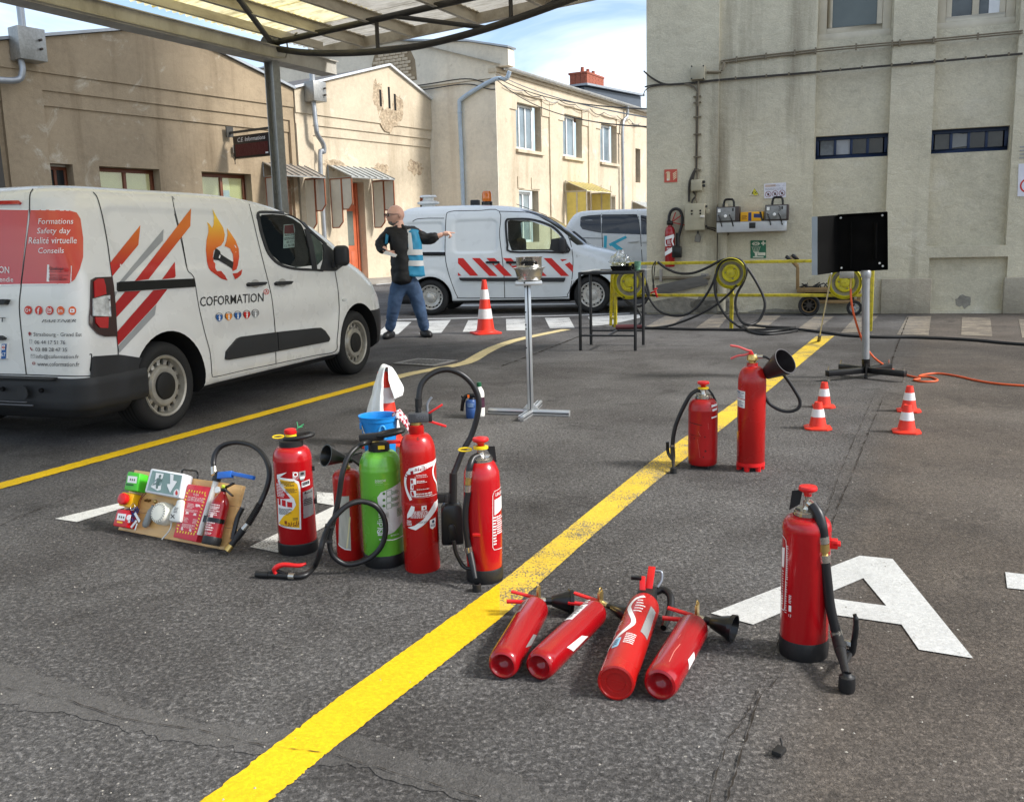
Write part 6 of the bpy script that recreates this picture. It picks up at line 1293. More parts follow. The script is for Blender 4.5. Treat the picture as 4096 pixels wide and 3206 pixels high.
hose('hose',S,[(892.4,868),(892,849),(898.6,817.5,.01),(920.5,795.7,.02),(951.6,787,.03),(983,797,.03),(1007.8,820.7,.03),(1019.6,851.8,.03),(1017,886,.03),(1004.7,926.7,.03),(986,961,.02),(973.5,992,.01),(966,1010,0)],.0115,t,k=8,n=12);sleeve('hose_sleeve',S.loc(891.8,866),S.loc(891.8,848),.014,m_rubber,t)
sleeve('horn_tube',S.loc(966,1007),S.loc(965.5,1071),.0155,m_rubber,t);bx0,bx1 =S.x(939,1110),S.x(986,1110);bz0,bz1 =S.z(962,1155),S.z(962,1070)
build('horn',MB().prism([(bx0,bz0),(bx1,bz0),(bx1-.002,bz1-.012),(bx1-.014,bz1),(bx0+.02,bz1),(bx0+.004,bz1-.02)],-.04,.035),m_horn,t,bevel=.008);build('horn_rib',MB().prism([(bx0+.026,bz0+.012),(bx0+.056,bz0+.012),(bx0+.056,bz0+.075),(bx0+.048,bz0+.086),(bx0+.034,bz0+.086),(bx0+.026,bz0+.075)],-.046,-.038),m_horn,t,bevel=.003)
build('horn_bracket',MB().box(r-.004,S.x(960,1060),-.012,.012,S.z(950,1069),S.z(950,1050)).lathe([(.014,0),(.014,.03),(.011,.03),(.011,0)],14,S.loc(951,1068)),m_rubber,t,bevel=.002)
build('handling_band',MB().lathe([(r*1.004,S.z(900,1074)),(r*1.012,S.z(900,1073)),(r*1.012,S.z(900,1063)),(r*1.004,S.z(900,1062))],48),m_redb,t)
lb =label('label',[(quads(smooth_path([(*zx(X,Y),0) for X,Y in ((600,762),(510,790),(430,812),(388,850),(378,910),(392,970),(418,1022))],4),.011),0),(quads(smooth_path([(*zx(X,Y),0) for X,Y in ((596,760),(575,790),(566,830),(574,880),(592,930),(601,985))],4),.008),0),(L_([(402,808),(470,784),(540,768),(598,756),(580,790),(540,800),(480,828),(420,846),(392,850)]),0),(L_([(420,1060),(442,1064),(440,1090),(420,1130),(392,1155),(392,1125)]),0),(L_([(604,1038),(600,1075),(560,1130),(500,1190),(450,1224),(396,1214),(440,1195),(500,1150),(550,1085),(575,1045)]),0)],[m_lab],R_,t)
label('label_print',[T_('sicli',440,522,806,26,shear=.1,bold=True),(L_([(414,824),(432,818),(434,842),(416,848)]),0),(ring(*zx(386,856),.008,.003,16),0)],[mat('sicli_red',(150,24,40),.5)],R_,lb,.0026)
label('label_print',[T_('EXTINCTEUR',452,522,850,9,bold=True)]+W_(440,534,858,868,1,1)+W_(456,530,882,905,2,2)+W_(456,545,938,952,1,3)+W_(440,565,965,1000,2,4)+W_(415,550,1088,1145,6,5)+W_(392,430,1160,1200,4,6)+[(L_([(414,874),(450,872),(452,912),(414,914)]),0),(L_([(414,914),(434,914),(434,950),(414,950)]),0),(L_([(414,956),(450,954),(452,992),(416,994)]),0),(L_([(488,1058),(522,1056),(522,1084),(488,1088)]),0),(quads(L_([(416,1000),(500,1000),(590,996)]),.0014),0)],[m_lab],R_,t,.0014);label('label_print',[T_('Cristal plus',448,536,1168,22,shear=.5)],[m_labd],R_,lb,.0026)
label('label_print',[(L_([(418,884),(430,880),(432,905),(420,908)]),0),(L_([(420,962),(432,960),(440,988),(424,990)]),0),(L_([(424,918),(430,918),(430,940),(424,940)]),0),(disc(*zx(506,1072),.004,10),0)],[m_redb],R_,t,.0026);lb2 =label('label',[(L_([(544,1160),(584,1150),(582,1210),(562,1224),(546,1212)]),0)],[m_lab],R_,t,.0014);label('label_print',[(disc(*zx(566,1172),.006,12),0)]+W_(550,580,1188,1206,2,3),[mat('dark_blue_ink',(40,60,90),.5)],R_,lb2,.0026)
label('handwritten_digit',[(text_at('6',zx(462,580)[0],0,.013),0)] if False else [(([(zx(462,580)[0]+a,S.z(892,926)+b) for a,b in text_at('6',0,0,.014)[0]],text_at('6',0,0,.014)[1]),0)],[m_labd],r*.80,t,.012)
# --- (e) barrel shaped water extinguisher beside it
S,r =base_site(1034,1246,80);t =ext('barrel shaped red water extinguisher with red push button at the yellow line',S.M);R_ =r
zb_ =S.z(1034,1217,-r);zs_ =S.z(1034,1000);zt_ =S.z(1034,986)
pr =[(r*.93,zb_-.01),(r*.955,zb_)] +[(r*(.955+.055*math.sin(math.pi*i/10)),zb_+(zs_-zb_)*i/10) for i in range(1,10)] +[(r*.94,zs_-.006),(r*.86,zs_+.008),(r*.7,zt_+.006),(r*.56,zt_+.012)]
build('cylinder',MB().lathe(pr,48),m_red,t,smooth=60);build('boot',MB().lathe([(r*.97,0),(r,.006),(r,zb_-.006),(r*.97,zb_),(r*.9,zb_)],48),m_rubber,t)
def headgear(S,t,r,z,tagside=-1,tag_=True):
    build('neck_ring',MB().lathe([(r*.5,z),(r*.62,z+.002),(r*.62,z+.016),(r*.56,z+.018),(r*.56,z+.022),(r*.2,z+.024)],28),m_chrome,t);build('valve',MB().lathe([(r*.26,z+.02),(r*.2,z+.03),(r*.2,z+.05),(r*.12,z+.052),(r*.12,z+.075)],18),m_chrome,t,smooth=40)
    build('button',MB().lathe([(r*.16,z+.062),(r*.2,z+.072),(r*.42,z+.08),(r*.44,z+.086),(r*.4,z+.092),(0,z+.096)],26),m_redplast,t,smooth=50)
    if tag_:
        build('safety_tag',MB().lathe([(r*.24,z+.05),(r*.4,z+.052),(r*.4,z+.06),(r*.24,z+.062)],20),m_yplast,t)
        if tagside: build('pull_ring',MB().tube([(tagside*(r*.4+.03)+.024*math.cos(a),-.012,z+.052+.006*math.sin(a)) for a in [2*math.pi*i/18 for i in range(18)]],.0032,6,closed=True),m_yplast,t)
headgear(S,t,r,zt_+.004)
build('hook_plate',MB().prism([(r*.25,zt_+.06),(r*.75,zt_+.06),(r*.82,zt_-.0),(r*.7,zt_)],.01,.014),m_rubber,t)
hose('hose',S,[(1020,970,-.01),(1008,976,-.03),(1002,990,-.05),(999.5,1003,-.055)],.0125,t);hose('hose',S,[(998,1046,-.055),(993,1075,-.055),(991.5,1104,-.055),(994,1135,-.055),(998.5,1166,-.055)],.0115,t)
for a,b,rr_,m in (((1019,969,-.01),(1027,965,-.005),.011,m_chrome),((999.6,1002,-.055),(998.6,1016,-.055),.0135,m_chrome),((998.6,1016,-.055),(997,1032,-.055),.011,m_brass),((997,1033,-.055),(996,1047,-.055),.0135,m_chrome),((998,1164,-.055),(1000,1176,-.055),.0135,m_chrome)): sleeve('hose_fitting',S.loc(*a),S.loc(*b),rr_,m,t)
tp =Vector(S.loc(1017,1258,0));gtip =S.M.inverted() @G(1016,1259,0.0);na =Vector(S.loc(1001,1176,-.055));nb_ =gtip +Vector((0,0,.03))
build('nozzle',MB().cyl(na,na.lerp(nb_,.35),.013,.012).cyl(na.lerp(nb_,.35),na.lerp(nb_,.85),.012,.007).lathe([(.008,-.012),(.016,-.004),(.016,.024),(.012,.026)],18,gtip+Vector((0,0,.003))),m_rubber,t);build('lever',MB().tube(smooth_path([S.loc(967,1152,-.06),S.loc(972,1178,-.06),S.loc(988,1206,-.06),na.lerp(nb_,.55)],5),.0075,8),m_horn,t,smooth=60)
build('clip',MB().box(S.x(1007,1139),S.x(1026,1139),-r*.99,-r*.9,S.z(1015,1143,-r),S.z(1015,1136,-r)),m_redplast,t,bevel=.002)
ZE =lambda X,Y: (S.loc(745.8+.3119*X,745.8+.3119*Y,-R_*.75))
label('label_print',[(quads(L_([(1036,950),(985,962),(974,990),(974,1340),(985,1358),(1036,1362)]),.0018),0),(text_at('LEADER',zx(1020,985)[0],zx(1020,985)[1],.012,.05,shear=.2,bold=True),0),(L_([(986,1020),(1034,1008),(1034,1095),(986,1125)]),0)]+W_(1004,1036,1130,1260,9,2)+W_(980,1000,1130,1330,10,3),[m_lab],R_*1.005,t,.0014)
# --- big water extinguisher on the right
S,r =base_site(1711,1412,104);t =ext('large red water extinguisher standing on the painted letter A with hose hanging at its right',S.M);R_ =r*.965
zb_ =S.z(1711,1374,-r);zs_,zt_ =S.z(1718,1118),S.z(1718,1098);build('cylinder',MB().lathe(bodyprof(R_,zb_-.01,zs_-.004,zt_,r*.56),56),m_red,t,smooth=50);build('boot',MB().lathe([(r*.97,0),(r*1.0,.006),(r*1.01,zb_*.5),(r*.99,zb_-.006),(r*.97,zb_),(r*.9,zb_)],48),m_rubber,t,smooth=60)
headgear(S,t,r*.86,zt_-.002,0,False)
build('hook_plate',MB().prism([(-r*.62,zt_+.07),(-r*.2,zt_+.075),(-r*.3,zt_+.03),(-r*.72,zt_+.01)],.012,.016),m_rubber,t)
HY =-.045
hose('hose',S,[(1731,1075,-.02),(1744,1095,-.035),(1751,1120,HY),(1754,1143,HY)],.0155,t,n=14);hose('hose',S,[(1758,1195,HY),(1763,1240,HY),(1769,1290,HY),(1781,1344,HY)],.0145,t,n=14)
for a,b,rr_,m in (((1724,1071,-.01),(1733,1078,-.02),.0125,m_chrome),((1753,1142,HY),(1755,1156,HY),.0175,m_chrome),((1755,1157,HY),(1755.5,1173,HY),.0165,m_brass),((1755.5,1173,HY),(1756,1181,HY),.012,m_brass),((1756,1181,HY),(1758,1196,HY),.0175,m_chrome),((1780.5,1343,HY),(1784,1356,HY),.0175,m_chrome)): sleeve('hose_fitting',S.loc(*a),S.loc(*b),rr_,m,t,n=18)
gt =S.M.inverted() @G(1804,1472);na =Vector(S.loc(1784,1356,HY));nt_ =gt +Vector((-.003,0,.05))
build('nozzle',MB().cyl(na,na.lerp(nt_,.38),.0175,.017).cyl(na.lerp(nt_,.38),na.lerp(nt_,.82),.016,.010).cyl(na.lerp(nt_,.80),nt_,.012,.010),m_rubber,t,smooth=50);build('nozzle_tip',MB().lathe([(.010,.055),(.0135,.048),(.022,.044),(.023,.012),(.021,.002),(.0,.002)],22,gt),m_rubber,t,smooth=40)
build('lever',MB().tube(smooth_path([S.loc(1803,1388,HY),S.loc(1814,1390,HY),S.loc(1818,1374,HY),S.loc(1823,1345,HY),S.loc(1824,1322,HY),S.loc(1821,1308,HY)],5),[.011]*6+[.0105]*6+[.009]*6+[.008]*5+[.006]*3,10),m_horn,t,smooth=60);build('stem',MB().cyl(S.loc(1811,1392,HY),na.lerp(nt_,.78),.008,.007),m_rubber,t)
sp =[Vector(S.loc(1797,1369,HY)).lerp(Vector(S.loc(1812,1372,HY)),i/40) +Vector((0,.010*math.cos(i*1.05),.010*math.sin(i*1.05))) for i in range(41)];build('spring',MB().tube(sp,.0018,5),m_chrome,t)
build('clip',MB().box(R_-.004,R_+.018,-.014,.014,S.z(1770,1166),S.z(1770,1148)).box(R_+.004,R_+.026,-.014,.014,S.z(1770,1160),S.z(1770,1153)),m_redplast,t,bevel=.002)
ZG =lambda X,Y: S.loc(1598+.2964*X,1012+.2964*Y,-R_*.8)
ZE =ZG
label('label_print',[(quads(L_([(226,462),(244,462),(260,480),(264,520),(262,700),(252,960),(246,984),(224,984)]),.0022),0),(L_([(232,545),(252,535),(246,680),(230,680)]),0)]+W_(228,244,700,950,14,1,fill=.35)+W_(258,280,510,760,16,2,fill=.4,rag=.2)+W_(250,272,770,1000,14,3,fill=.3)+W_(280,300,860,920,5,4)+[(L_([(281,934),(299,934),(298,978),(280,978)]),0),(text_at('13',zx(289,1006)[0],zx(289,1006)[1],.008),0)],[m_lab],R_,t,.0014)
# --- small dented one and tall CO2 in the middle distance
S,r =base_site(1497,1001,62);t =ext('scratched short red extinguisher with arched hose standing on the yellow line',S.M);R_ =r
zt_,zs_ =S.z(1498,848),S.z(1498,866);build('cylinder',MB().lathe([(r*.9,.018),(r*.98,.026),(r*.985,.05),(r,.055),(r*1.005,.06)]+bodyprof(r,.06,zs_-.01,zt_,r*.52)[2:],40),m_reddull,t,smooth=50)
for i in range(4): a =2*math.pi*i/4+.5;build('foot',MB().cyl((r*.75*math.cos(a),r*.75*math.sin(a),0),(r*.75*math.cos(a),r*.75*math.sin(a),.03),.012,n=10),m_rubber,t)
headgear(S,t,r*.95,zt_,0,True);build('hook_plate',MB().tube([(r*.3,.01,zt_+.055),(r*.62,.012,zt_+.02),(r*.86,.012,zt_-.02)],.006,8),m_rubber,t)
hose('hose',S,[(1492,832,0),(1484,832,-.01),(1471,842,-.02),(1456,868,-.02),(1442,900,-.02),(1435,928,-.02),(1433,950,-.02)],.0115,t);sleeve('hose_fitting',S.loc(1491,831),S.loc(1500,832),.012,m_chrome,t);sleeve('hose_fitting',S.loc(1433,947,-.02),S.loc(1433,953,-.02),.013,m_chrome,t)
gt =S.M.inverted() @G(1435,1008);na =Vector(S.loc(1433,953,-.02));nb_ =gt+Vector((0,0,.03));build('nozzle',MB().cyl(na,na.lerp(nb_,.45),.013).cyl(na.lerp(nb_,.45),nb_,.012,.006).lathe([(.008,.036),(.017,.03),(.018,.002),(0,.002)],18,gt),m_rubber,t);build('lever',MB().tube(smooth_path([S.loc(1422,941,-.02),S.loc(1424,965,-.02),na.lerp(nb_,.62)],5),.009,8),m_horn,t,smooth=60)
ZE =lambda X,Y: S.loc(1385+.1871*X,719+.1871*Y,-R_*.8)
label('label_print',[(L_([(698,766),(764,758),(764,784),(700,792)]),0),(L_([(710,816),(762,808),(762,832),(712,840)]),0),(L_([(698,905),(762,896),(762,912),(700,920)]),0)],[m_lab],R_,t,.0014);label('scratch',[(L_([(452,968),(520,975),(595,990),(598,998),(510,984),(452,974)]),0),(L_([(456,1104),(572,1112),(572,1116),(456,1110)]),0),(disc(*zx(632,1285),.006,8),0),(disc(*zx(505,1145),.004,8),0),(disc(*zx(625,1125),.004,8),0),(disc(*zx(608,1352),.004,8),0)],[mat('bare_dent',(84,20,20),.6)],R_,t,.0012);label('scratch',[(quads(L_([(550,1060),(560,1085),(576,1115)]),.0014),0),(quads(L_([(540,1150),(556,1250),(570,1360)]),.001),0),(quads(L_([(660,970),(668,1040)]),.001),0),(quads(L_([(446,1160),(460,1210)]),.0035),0)],[mat('pale_scratch',(214,120,112),.6)],R_,t,.0014)
S,r =base_site(1599,1006,59);t =ext('tall red carbon dioxide extinguisher with wide black horn at the right of the yellow line',S.M);R_ =r
zs_,zt_ =S.z(1598,812),S.z(1597,773);build('cylinder',MB().lathe([(r*.95,.03),(r,.034)]+bodyprof(r,.04,zs_-.015,zt_-.018,r*.42,False)[2:-1]+[(r*.40,zt_-.016),(r*.40,zt_),(r*.3,zt_+.001)],44),m_redb,t,smooth=50)
build('foot_ring',MB().lathe([(r*.9,.022),(r*1.02,.026),(r*1.02,.044),(r*.96,.046)],40),m_redplast,t)
for i in range(6): a =2*math.pi*i/6+.2;build('foot',MB().cyl((r*.82*math.cos(a),r*.82*math.sin(a),0),(r*.82*math.cos(a),r*.82*math.sin(a),.03),.014,.017,10),m_redplast,t)
build('valve',MB().lathe([(r*.26,zt_),(r*.26,zt_+.012),(r*.4,zt_+.016),(r*.4,zt_+.03),(r*.3,zt_+.045),(0,zt_+.048)],18),m_brass,t);build('valve_head',MB().bar(S.loc(1597,756),S.loc(1605,752),.022,.03),m_redplast,t,bevel=.004)
build('lever',MB().tube(smooth_path([S.loc(1602,748),S.loc(1592,746),S.loc(1574,739),S.loc(1556,736)],5),.006,8),mat('faded_red_lever',(206,92,92),.4),t,smooth=60);build('lever',MB().tube(smooth_path([S.loc(1598,752),S.loc(1586,756),S.loc(1572,758),S.loc(1557,764)],5),.006,8),MATS['faded_red_lever'],t,smooth=60)
sleeve('hose_nut',S.loc(1605,760),S.loc(1613,759.5),.017,mat('grey_nut',(150,164,164),.35,.6),t,n=6);sleeve('hose_fitting',S.loc(1613,759.5),S.loc(1625,759.5),.010,m_chrome,t);hose('hose',S,[(1625,759.5),(1633,761,.0),(1642,766,.0)],.007,t)
hh =S.loc;p0,p1 =Vector(S.loc(1630,797,.02)),Vector(S.loc(1674,769,-.06));d =(p1-p0).normalized();hl =(p1-p0).length
build('horn',MB().lathe([(.022,0),(.034,.01),(.042,hl*.25),(.066,hl*.8),(.072,hl),(.067,hl),(.04,hl*.3),(.0,hl*.25)],28,p0,d),mat('scuffed_horn',(38,34,36),.35,var=.25,vscale=20),t,smooth=50);hp_ =MB()
for i in range(3): q =p0-d*(.012+.014*i);hp_.lathe([(.016,-.005),(.02,0),(.016,.005)],18,q,d)
build('horn_grip',hp_.cyl(p0-d*.055,p0,.016),m_rubber,t)
hose('hose',S,[(1662,788,-.03),(1676,806,-.02),(1692,830,0),(1704,852,.01),(1702,868,.01),(1686,876,.01),(1664,874,.01),(1640,860,.01),(1628,838,.01),(1624,826,.02)],.009,t)
ZE =lambda X,Y: S.loc(1385+.1871*X,719+.1871*Y,-R_*.85)
lb =label('label',[(L_([(994,604),(1084,614),(1082,702),(996,692)]),0),(L_([(994,700),(1082,712),(1080,804),(996,790)]),0)],[m_lab],R_,t);label('label_print',W_(998,1078,620,690,5,1)+W_(998,1078,720,790,5,2)+[(L_([(996,612),(1026,616),(1026,632),(996,630)]),0)],[mat('grey_blue_ink',(96,110,136),.5)],R_,lb,.0026);label('label',[(L_([(990,870),(996,880),(1004,1080),(994,1084)]),0)],[m_lsil],R_,t)
# --- four lying on the asphalt
ZL =lambda X,Y: (1012+.2686*X,1172+.2686*Y)
def lying(label_,disc_,neck,wz,kind,seed):
    px,py =ZL(*disc_);g =G(px,py);r =wz*1.1*.2686*KP/CAM_F*(g-Vector((0,0,CAM_H))).dot(AF)/2
    a =G(px,py,r);b =G(*ZL(*neck),r);ax =(b-a);Ln =ax.length;ax.normalize();side =Vector((ax.y,-ax.x,0))
    M =Matrix(((side.x,ax.x,0,a.x),(side.y,ax.y,0,a.y),(0,0,1,r),(0,0,0,1)))   # local y along the axis from foot to head, x to the right, z up
    t =thing('fire_extinguisher',label_,'fire extinguisher',M=M,group='extinguishers lying on the asphalt');Y =(0,1,0)
    if kind == 'co2':
        pr =[(0,.030),(r*.35,.026),(r*.52,.014),(r*.62,.0),(r*.74,-.006),(r*.88,-.003),(r*.97,.012),(r,.03),(r,Ln*.86)]
    else: pr =[(0,.004),(r*.52,.004),(r*.55,.0),(r*.82,.0),(r*.86,-.004),(r*.97,-.002),(r,.008),(r,Ln*.84)]
    for i in range(1,8): q =math.pi/2*i/7;pr.append((r*.34+r*.66*math.cos(q),Ln*.86+Ln*.10*math.sin(q)))
    build('cylinder',MB().lathe(pr,48,(0,0,0),Y),m_redcan if kind == 'co2' else m_redb,t,smooth=50)
    up =lambda lst,R: None
    return t,r,Ln,M
def wrapy(r,dr=.001): return lambda p: ((r+dr)*math.sin(p[0]/r),p[1],(r+dr)*math.cos(p[0]/r))
LY =[]
for lab_,dsc,nk,wz,hm,hmr in (('leftmost lying red extinguisher with its black horn resting beside the yellow line',(222,906),(500,425),226,(772,404),100),('second lying red extinguisher whose horn is hidden behind the striped label one',(512,916),(985,455),222,(1235,520),80),('rightmost lying red extinguisher with black horn pointing at the painted letter',(1470,1060),(1755,575),250,(2058,622),112)):
    t,r,Ln,M =lying(lab_,dsc,nk,wz,'co2',1);Mi =M.inverted()
    def lp(X,Y,z): return Mi @G(*ZL(X,Y),z)
    build('valve',MB().lathe([(r*.30,Ln*.95),(r*.30,Ln+.012),(r*.22,Ln+.016),(r*.22,Ln+.03)],16,(0,0,0),(0,1,0)),m_brass,t);build('pin_plate',MB().box(-.004,.004,Ln-.004,Ln+.03,0,r*1.15).tube([(0,Ln+.013+.011*math.cos(a),r*1.2+.011*math.sin(a)) for a in [2*math.pi*i/16 for i in range(16)]],.002,6,closed=True),m_brass,t,bevel=.001)
    m1 =lp(hm[0],hm[1],r*.95);m0 =Vector((.022,Ln+.018,.006));d =(m1-m0).normalized();hl =(m1-m0).length;hr_ =hmr*.2686*KP/CAM_F*(M @m1 -Vector((0,0,CAM_H))).dot(AF)
    m1w =M @m1
    if m1w.z < hr_: m1.z += hr_-m1w.z+.001;d =(m1-m0).normalized();hl =(m1-m0).length
    build('horn',MB().lathe([(hr_*.30,.0),(hr_*.30,.02),(hr_*.42,.024),(hr_*.86,hl*.85),(hr_*.96,hl*.86),(hr_,hl),(hr_*.92,hl),(hr_*.8,hl*.8),(hr_*.2,.03),(0,.03)],40,m0,d),m_horn,t,smooth=40);sleeve('hose_nut',m0-d*.018,m0+d*.004,.011,m_chrome,t)
    build('lever',MB().bar((-.004,Ln+.022,.012),(-.095,Ln+.01,.034),.018,.007),m_redplast,t,bevel=.002);build('lever',MB().bar((-.004,Ln+.012,.002),(-.105,Ln-.016,.008),.020,.009),m_redplast,t,bevel=.002)
    LY.append((t,r,Ln))
def ylab(t,r,name,items,m,dr=.001):
    for it in (items[1:] if name == 'label' else []): build(name,sheet([it],wrapy(r,dr),.01),m,t,recalc=False)
    if name == 'label': items =items[:1]
    build(name,sheet(items,wrapy(r,dr),.01),m,t,recalc=False)
t,r,Ln =LY[0];ylab(t,r,'label',[([(-r*.95,Ln*.62),(-r*.35,Ln*.62),(-r*.3,Ln*.86),(-r*.9,Ln*.86)],0),([(r*1.25,Ln*.2),(r*1.75,Ln*.35),(r*1.7,Ln*.5),(r*1.3,Ln*.42)],0)],m_lsil);ylab(t,r,'label_print',rows(-r*.9,-r*.4,Ln*.66,Ln*.82,5,3),m_labd,.002)
t,r,Ln =LY[1];ylab(t,r,'label',[([(-r*.62,Ln*.52),(-r*.02,Ln*.52),(-r*.02,Ln*.80),(-r*.62,Ln*.80)],0),([(r*1.1,Ln*.22),(r*1.7,Ln*.3),(r*1.7,Ln*.55),(r*1.25,Ln*.45)],0)],m_lab);ylab(t,r,'label_print',rows(-r*.56,-r*.1,Ln*.55,Ln*.77,7,5),m_labd,.002);ylab(t,r,'label_print',rows(-r*.6,-r*.05,Ln*.82,Ln*.9,2,6),m_lab,.001)
t,r,Ln =LY[2];ylab(t,r,'label',[([(r*1.15,Ln*.3),(r*1.7,Ln*.28),(r*1.7,Ln*.45),(r*1.25,Ln*.45)],0),([(-r*1.4,Ln*.2),(-r*1.1,Ln*.2),(-r*.95,Ln*.5),(-r*1.3,Ln*.5)],0)],m_lab);ylab(t,r,'scratch',[(quads([(r*.28,Ln*.1),(r*.22,Ln*.25),(r*.3,Ln*.38)],.0018),0),(quads([(.0,Ln*.45),(r*.04,Ln*.52)],.001),0)],MATS['pale_scratch'],.001)
t,r,Ln,M =lying('lying powder extinguisher with white S curve label and red levers standing up',(1118,1048),(1362,395),262,'powder',2)
ylab(t,r,'label',[(quads(smooth_path([(-r*1.15,Ln*.22,0),(-r*.75,Ln*.30,0),(-r*.1,Ln*.42,0),(r*.05,Ln*.5,0),(-r*.35,Ln*.62,0),(-r*.62,Ln*.72,0),(-r*.4,Ln*.80,0),(r*.15,Ln*.84,0)],6),.014),0)],m_lab)
ylab(t,r,'label_print',rows(-r*.2,r*.45,Ln*.62,Ln*.80,5,2,.35,.5)+rows(-r*.1,r*.5,Ln*.24,Ln*.36,6,3,.45,.1)+rows(-r*1.2,-r*.7,Ln*.42,Ln*.56,4,4,.4)+rows(-r*1.3,-r*.8,Ln*.36,Ln*.41,2,5),m_lab);ylab(t,r,'service_plate',[([(r*.62,Ln*.42),(r*1.25,Ln*.42),(r*1.2,Ln*.76),(r*.7,Ln*.76)],0)],m_lsil);ylab(t,r,'label',[(rrect(-r*.72,-r*.28,Ln*.2,Ln*.31,.008),0)],mat('sky_blue_label',(150,200,224),.4));ylab(t,r,'label_print',rows(-r*.64,-r*.36,Ln*.22,Ln*.29,3,8),MATS['dark_blue_ink'],.002)
build('valve_body',MB().box(-.03,.03,Ln*.94,Ln+.05,-.02,.035),m_rubber,t,bevel=.006);build('lever',MB().bar((.004,Ln+.02,.03),(.008,Ln+.075,.092),.024,.008),m_redplast,t,bevel=.002);build('lever',MB().bar((-.014,Ln+.0,.025),(-.018,Ln+.03,.072),.020,.010),m_redplast,t,bevel=.002)
build('pin',MB().tube(smooth_path([(.03,Ln+.05,.03),(.042,Ln+.065,.05),(.04,Ln+.075,.075),(.02,Ln+.075,.078)],4),.0045,7),MATS['grey_pin'],t,smooth=60);build('pin_tab',MB().box(-.055,-.02,Ln+.015,Ln+.03,.062,.074),m_horn,t,bevel=.002)
build('hose',MB().tube(smooth_path([(.02,Ln+.05,.01),(.05,Ln+.055,.02),(.075,Ln+.03,.01),(.082,Ln-.02,-.015),(.078,Ln-.075,-.03)],6),.0125,10),m_hose,t,smooth=60);build('nozzle',MB().cyl((.078,Ln-.07,-.029),(.072,Ln-.13,-.036),.013,.010),m_horn,t)
# ================================================================== demonstration board
ZD =lambda X,Y: (213+.1871*X,905.6+.1871*Y)
BL,BR =G(*ZD(205,1188)),G(*ZD(1432,1424));ub =(BR-BL).normalized();dT =ray(*ZD(395,505));c0 =Vector((0,0,CAM_H));tT =(BL-c0).dot(ub)/dT.dot(ub);TL =c0 +dT*tT
vb =(TL-BL).normalized();nb2 =ub.cross(vb)*-1   # points away from the camera side
if nb2.y < 0: nb2 =-nb2
MBD =Matrix(((ub.x,nb2.x,vb.x,BL.x),(ub.y,nb2.y,vb.y,BL.y),(ub.z,nb2.z,vb.z,BL.z),(0,0,0,1)))
bw,bh =(BR-BL).length,(TL-BL).length
def bp(X,Y,y=0.0):
    q =on_plane(*ZD(X,Y),BL +nb2*y,nb2);q =MBD.inverted() @q;return (q.x,q.z)
bd =thing('demonstration_board','pine demonstration board with safety devices mounted on it leaning at the front left','board',M=MBD)
m_pine =mat('varnished_pine',(222,178,116),.45,var=.14,vscale=3,stretch=(1.2,10,9),dirt=(176,122,66),dscale=2.5,damt=.5,coat=.2)
for i in range(3):
    z0,z1 =bh*i/3,bh*(i+1)/3-.0015;build('plank',MB().box(0,bw,0,.024,z0,z1),m_pine,bd,bevel=.002)
build('prop_leg',MB().bar((bw*.3,.024,bh*.85),(bw*.3,.024+.3,-.02+.0),.02,.02).bar((bw*.75,.024,bh*.85),(bw*.75,.024+.3,-.02),.02,.02),m_pine,bd)
hd =[bp(918,545),(0,0)];build('handle',MB().tube(smooth_path([(bp(918,560)[0],.012,bh-.01),(bp(918,500)[0],.012,bh+.028),(bp(1000,490)[0],.012,bh+.032),(bp(1090,505)[0],.012,bh+.03),(bp(1095,590)[0],.012,bh-.01)],3),.0045,8),m_blk,bd,smooth=60)
def blk(name,quad,depth,m,parent=bd,bevel=.006,y0=0.0): 
    P0 =[bp(X,Y,y0-depth) for X,Y in quad];return build(name,MB().prism(P0,y0-depth,y0-.0005),m,parent,bevel=bevel)
def flat(name,items,depth,m,parent): return build(name,sheet([(it,0) for it in items],lambda p: (p[0],-depth-.0008,p[1])),m,parent,recalc=False)
def bq(depth,*pts): return [bp(X,Y,-depth) for X,Y in pts]
def btxt(depth,txt,tl,tr,br,bl,**kw): return qmap(txt,bq(depth,tl,tr,br,bl),**kw)
cg =blk('green_call_point',[(315,524),(452,545),(418,752),(270,735)],.055,mat('call_point_green',(70,186,44),.35));flat('call_plate',[bq(.055,(322,575),(428,585),(416,662),(312,650))],.055,m_lab,cg);flat('call_mark',[disc(*bp(x,y,-.056),.0035,12,.0055) for x,y in ((350,618),(372,622),(395,624))],.057,m_labd,cg);flat('call_mark',[bq(.056,(300,665),(388,674),(384,690),(298,682))],.057,mat('dark_green',(24,84,30),.5),cg)
ce =blk('emergency_stop',[(248,755),(382,775),(345,940),(205,910)],.05,mat('estop_yellow',(240,184,28),.35));blk('stop_back',[(300,790),(392,790),(372,915),(300,915)],.022,m_blk,ce);q =bp(290,845,-.05);build('stop_collar',MB().lathe([(.026,.0),(.024,.014)],24,(q[0],-.05,q[1]),(0,-1,0)),m_blk,ce);q =bp(240,832,-.085);build('stop_button',MB().lathe([(.018,-.025),(.024,-.018),(.027,-.004),(.025,.005),(.012,.009),(0,.0095)],26,(q[0],-.078,q[1]),(0,-1,0)),m_redplast,ce,smooth=50)
cr_ =blk('red_call_point',[(198,948),(342,968),(300,1168),(142,1142)],.05,mat('call_point_red',(206,24,36),.3));flat('call_plate',[bq(.05,(206,1000),(302,1012),(284,1088),(190,1074))],.05,m_lab,cr_);flat('call_mark',[disc(*bp(x,y,-.051),.0035,12,.0055) for x,y in ((225,1042),(248,1046),(272,1050))],.052,m_labd,cr_);flat('call_mark',[bq(.051,(200,1090),(262,1098),(258,1118),(196,1108))],.052,m_laby,cr_)
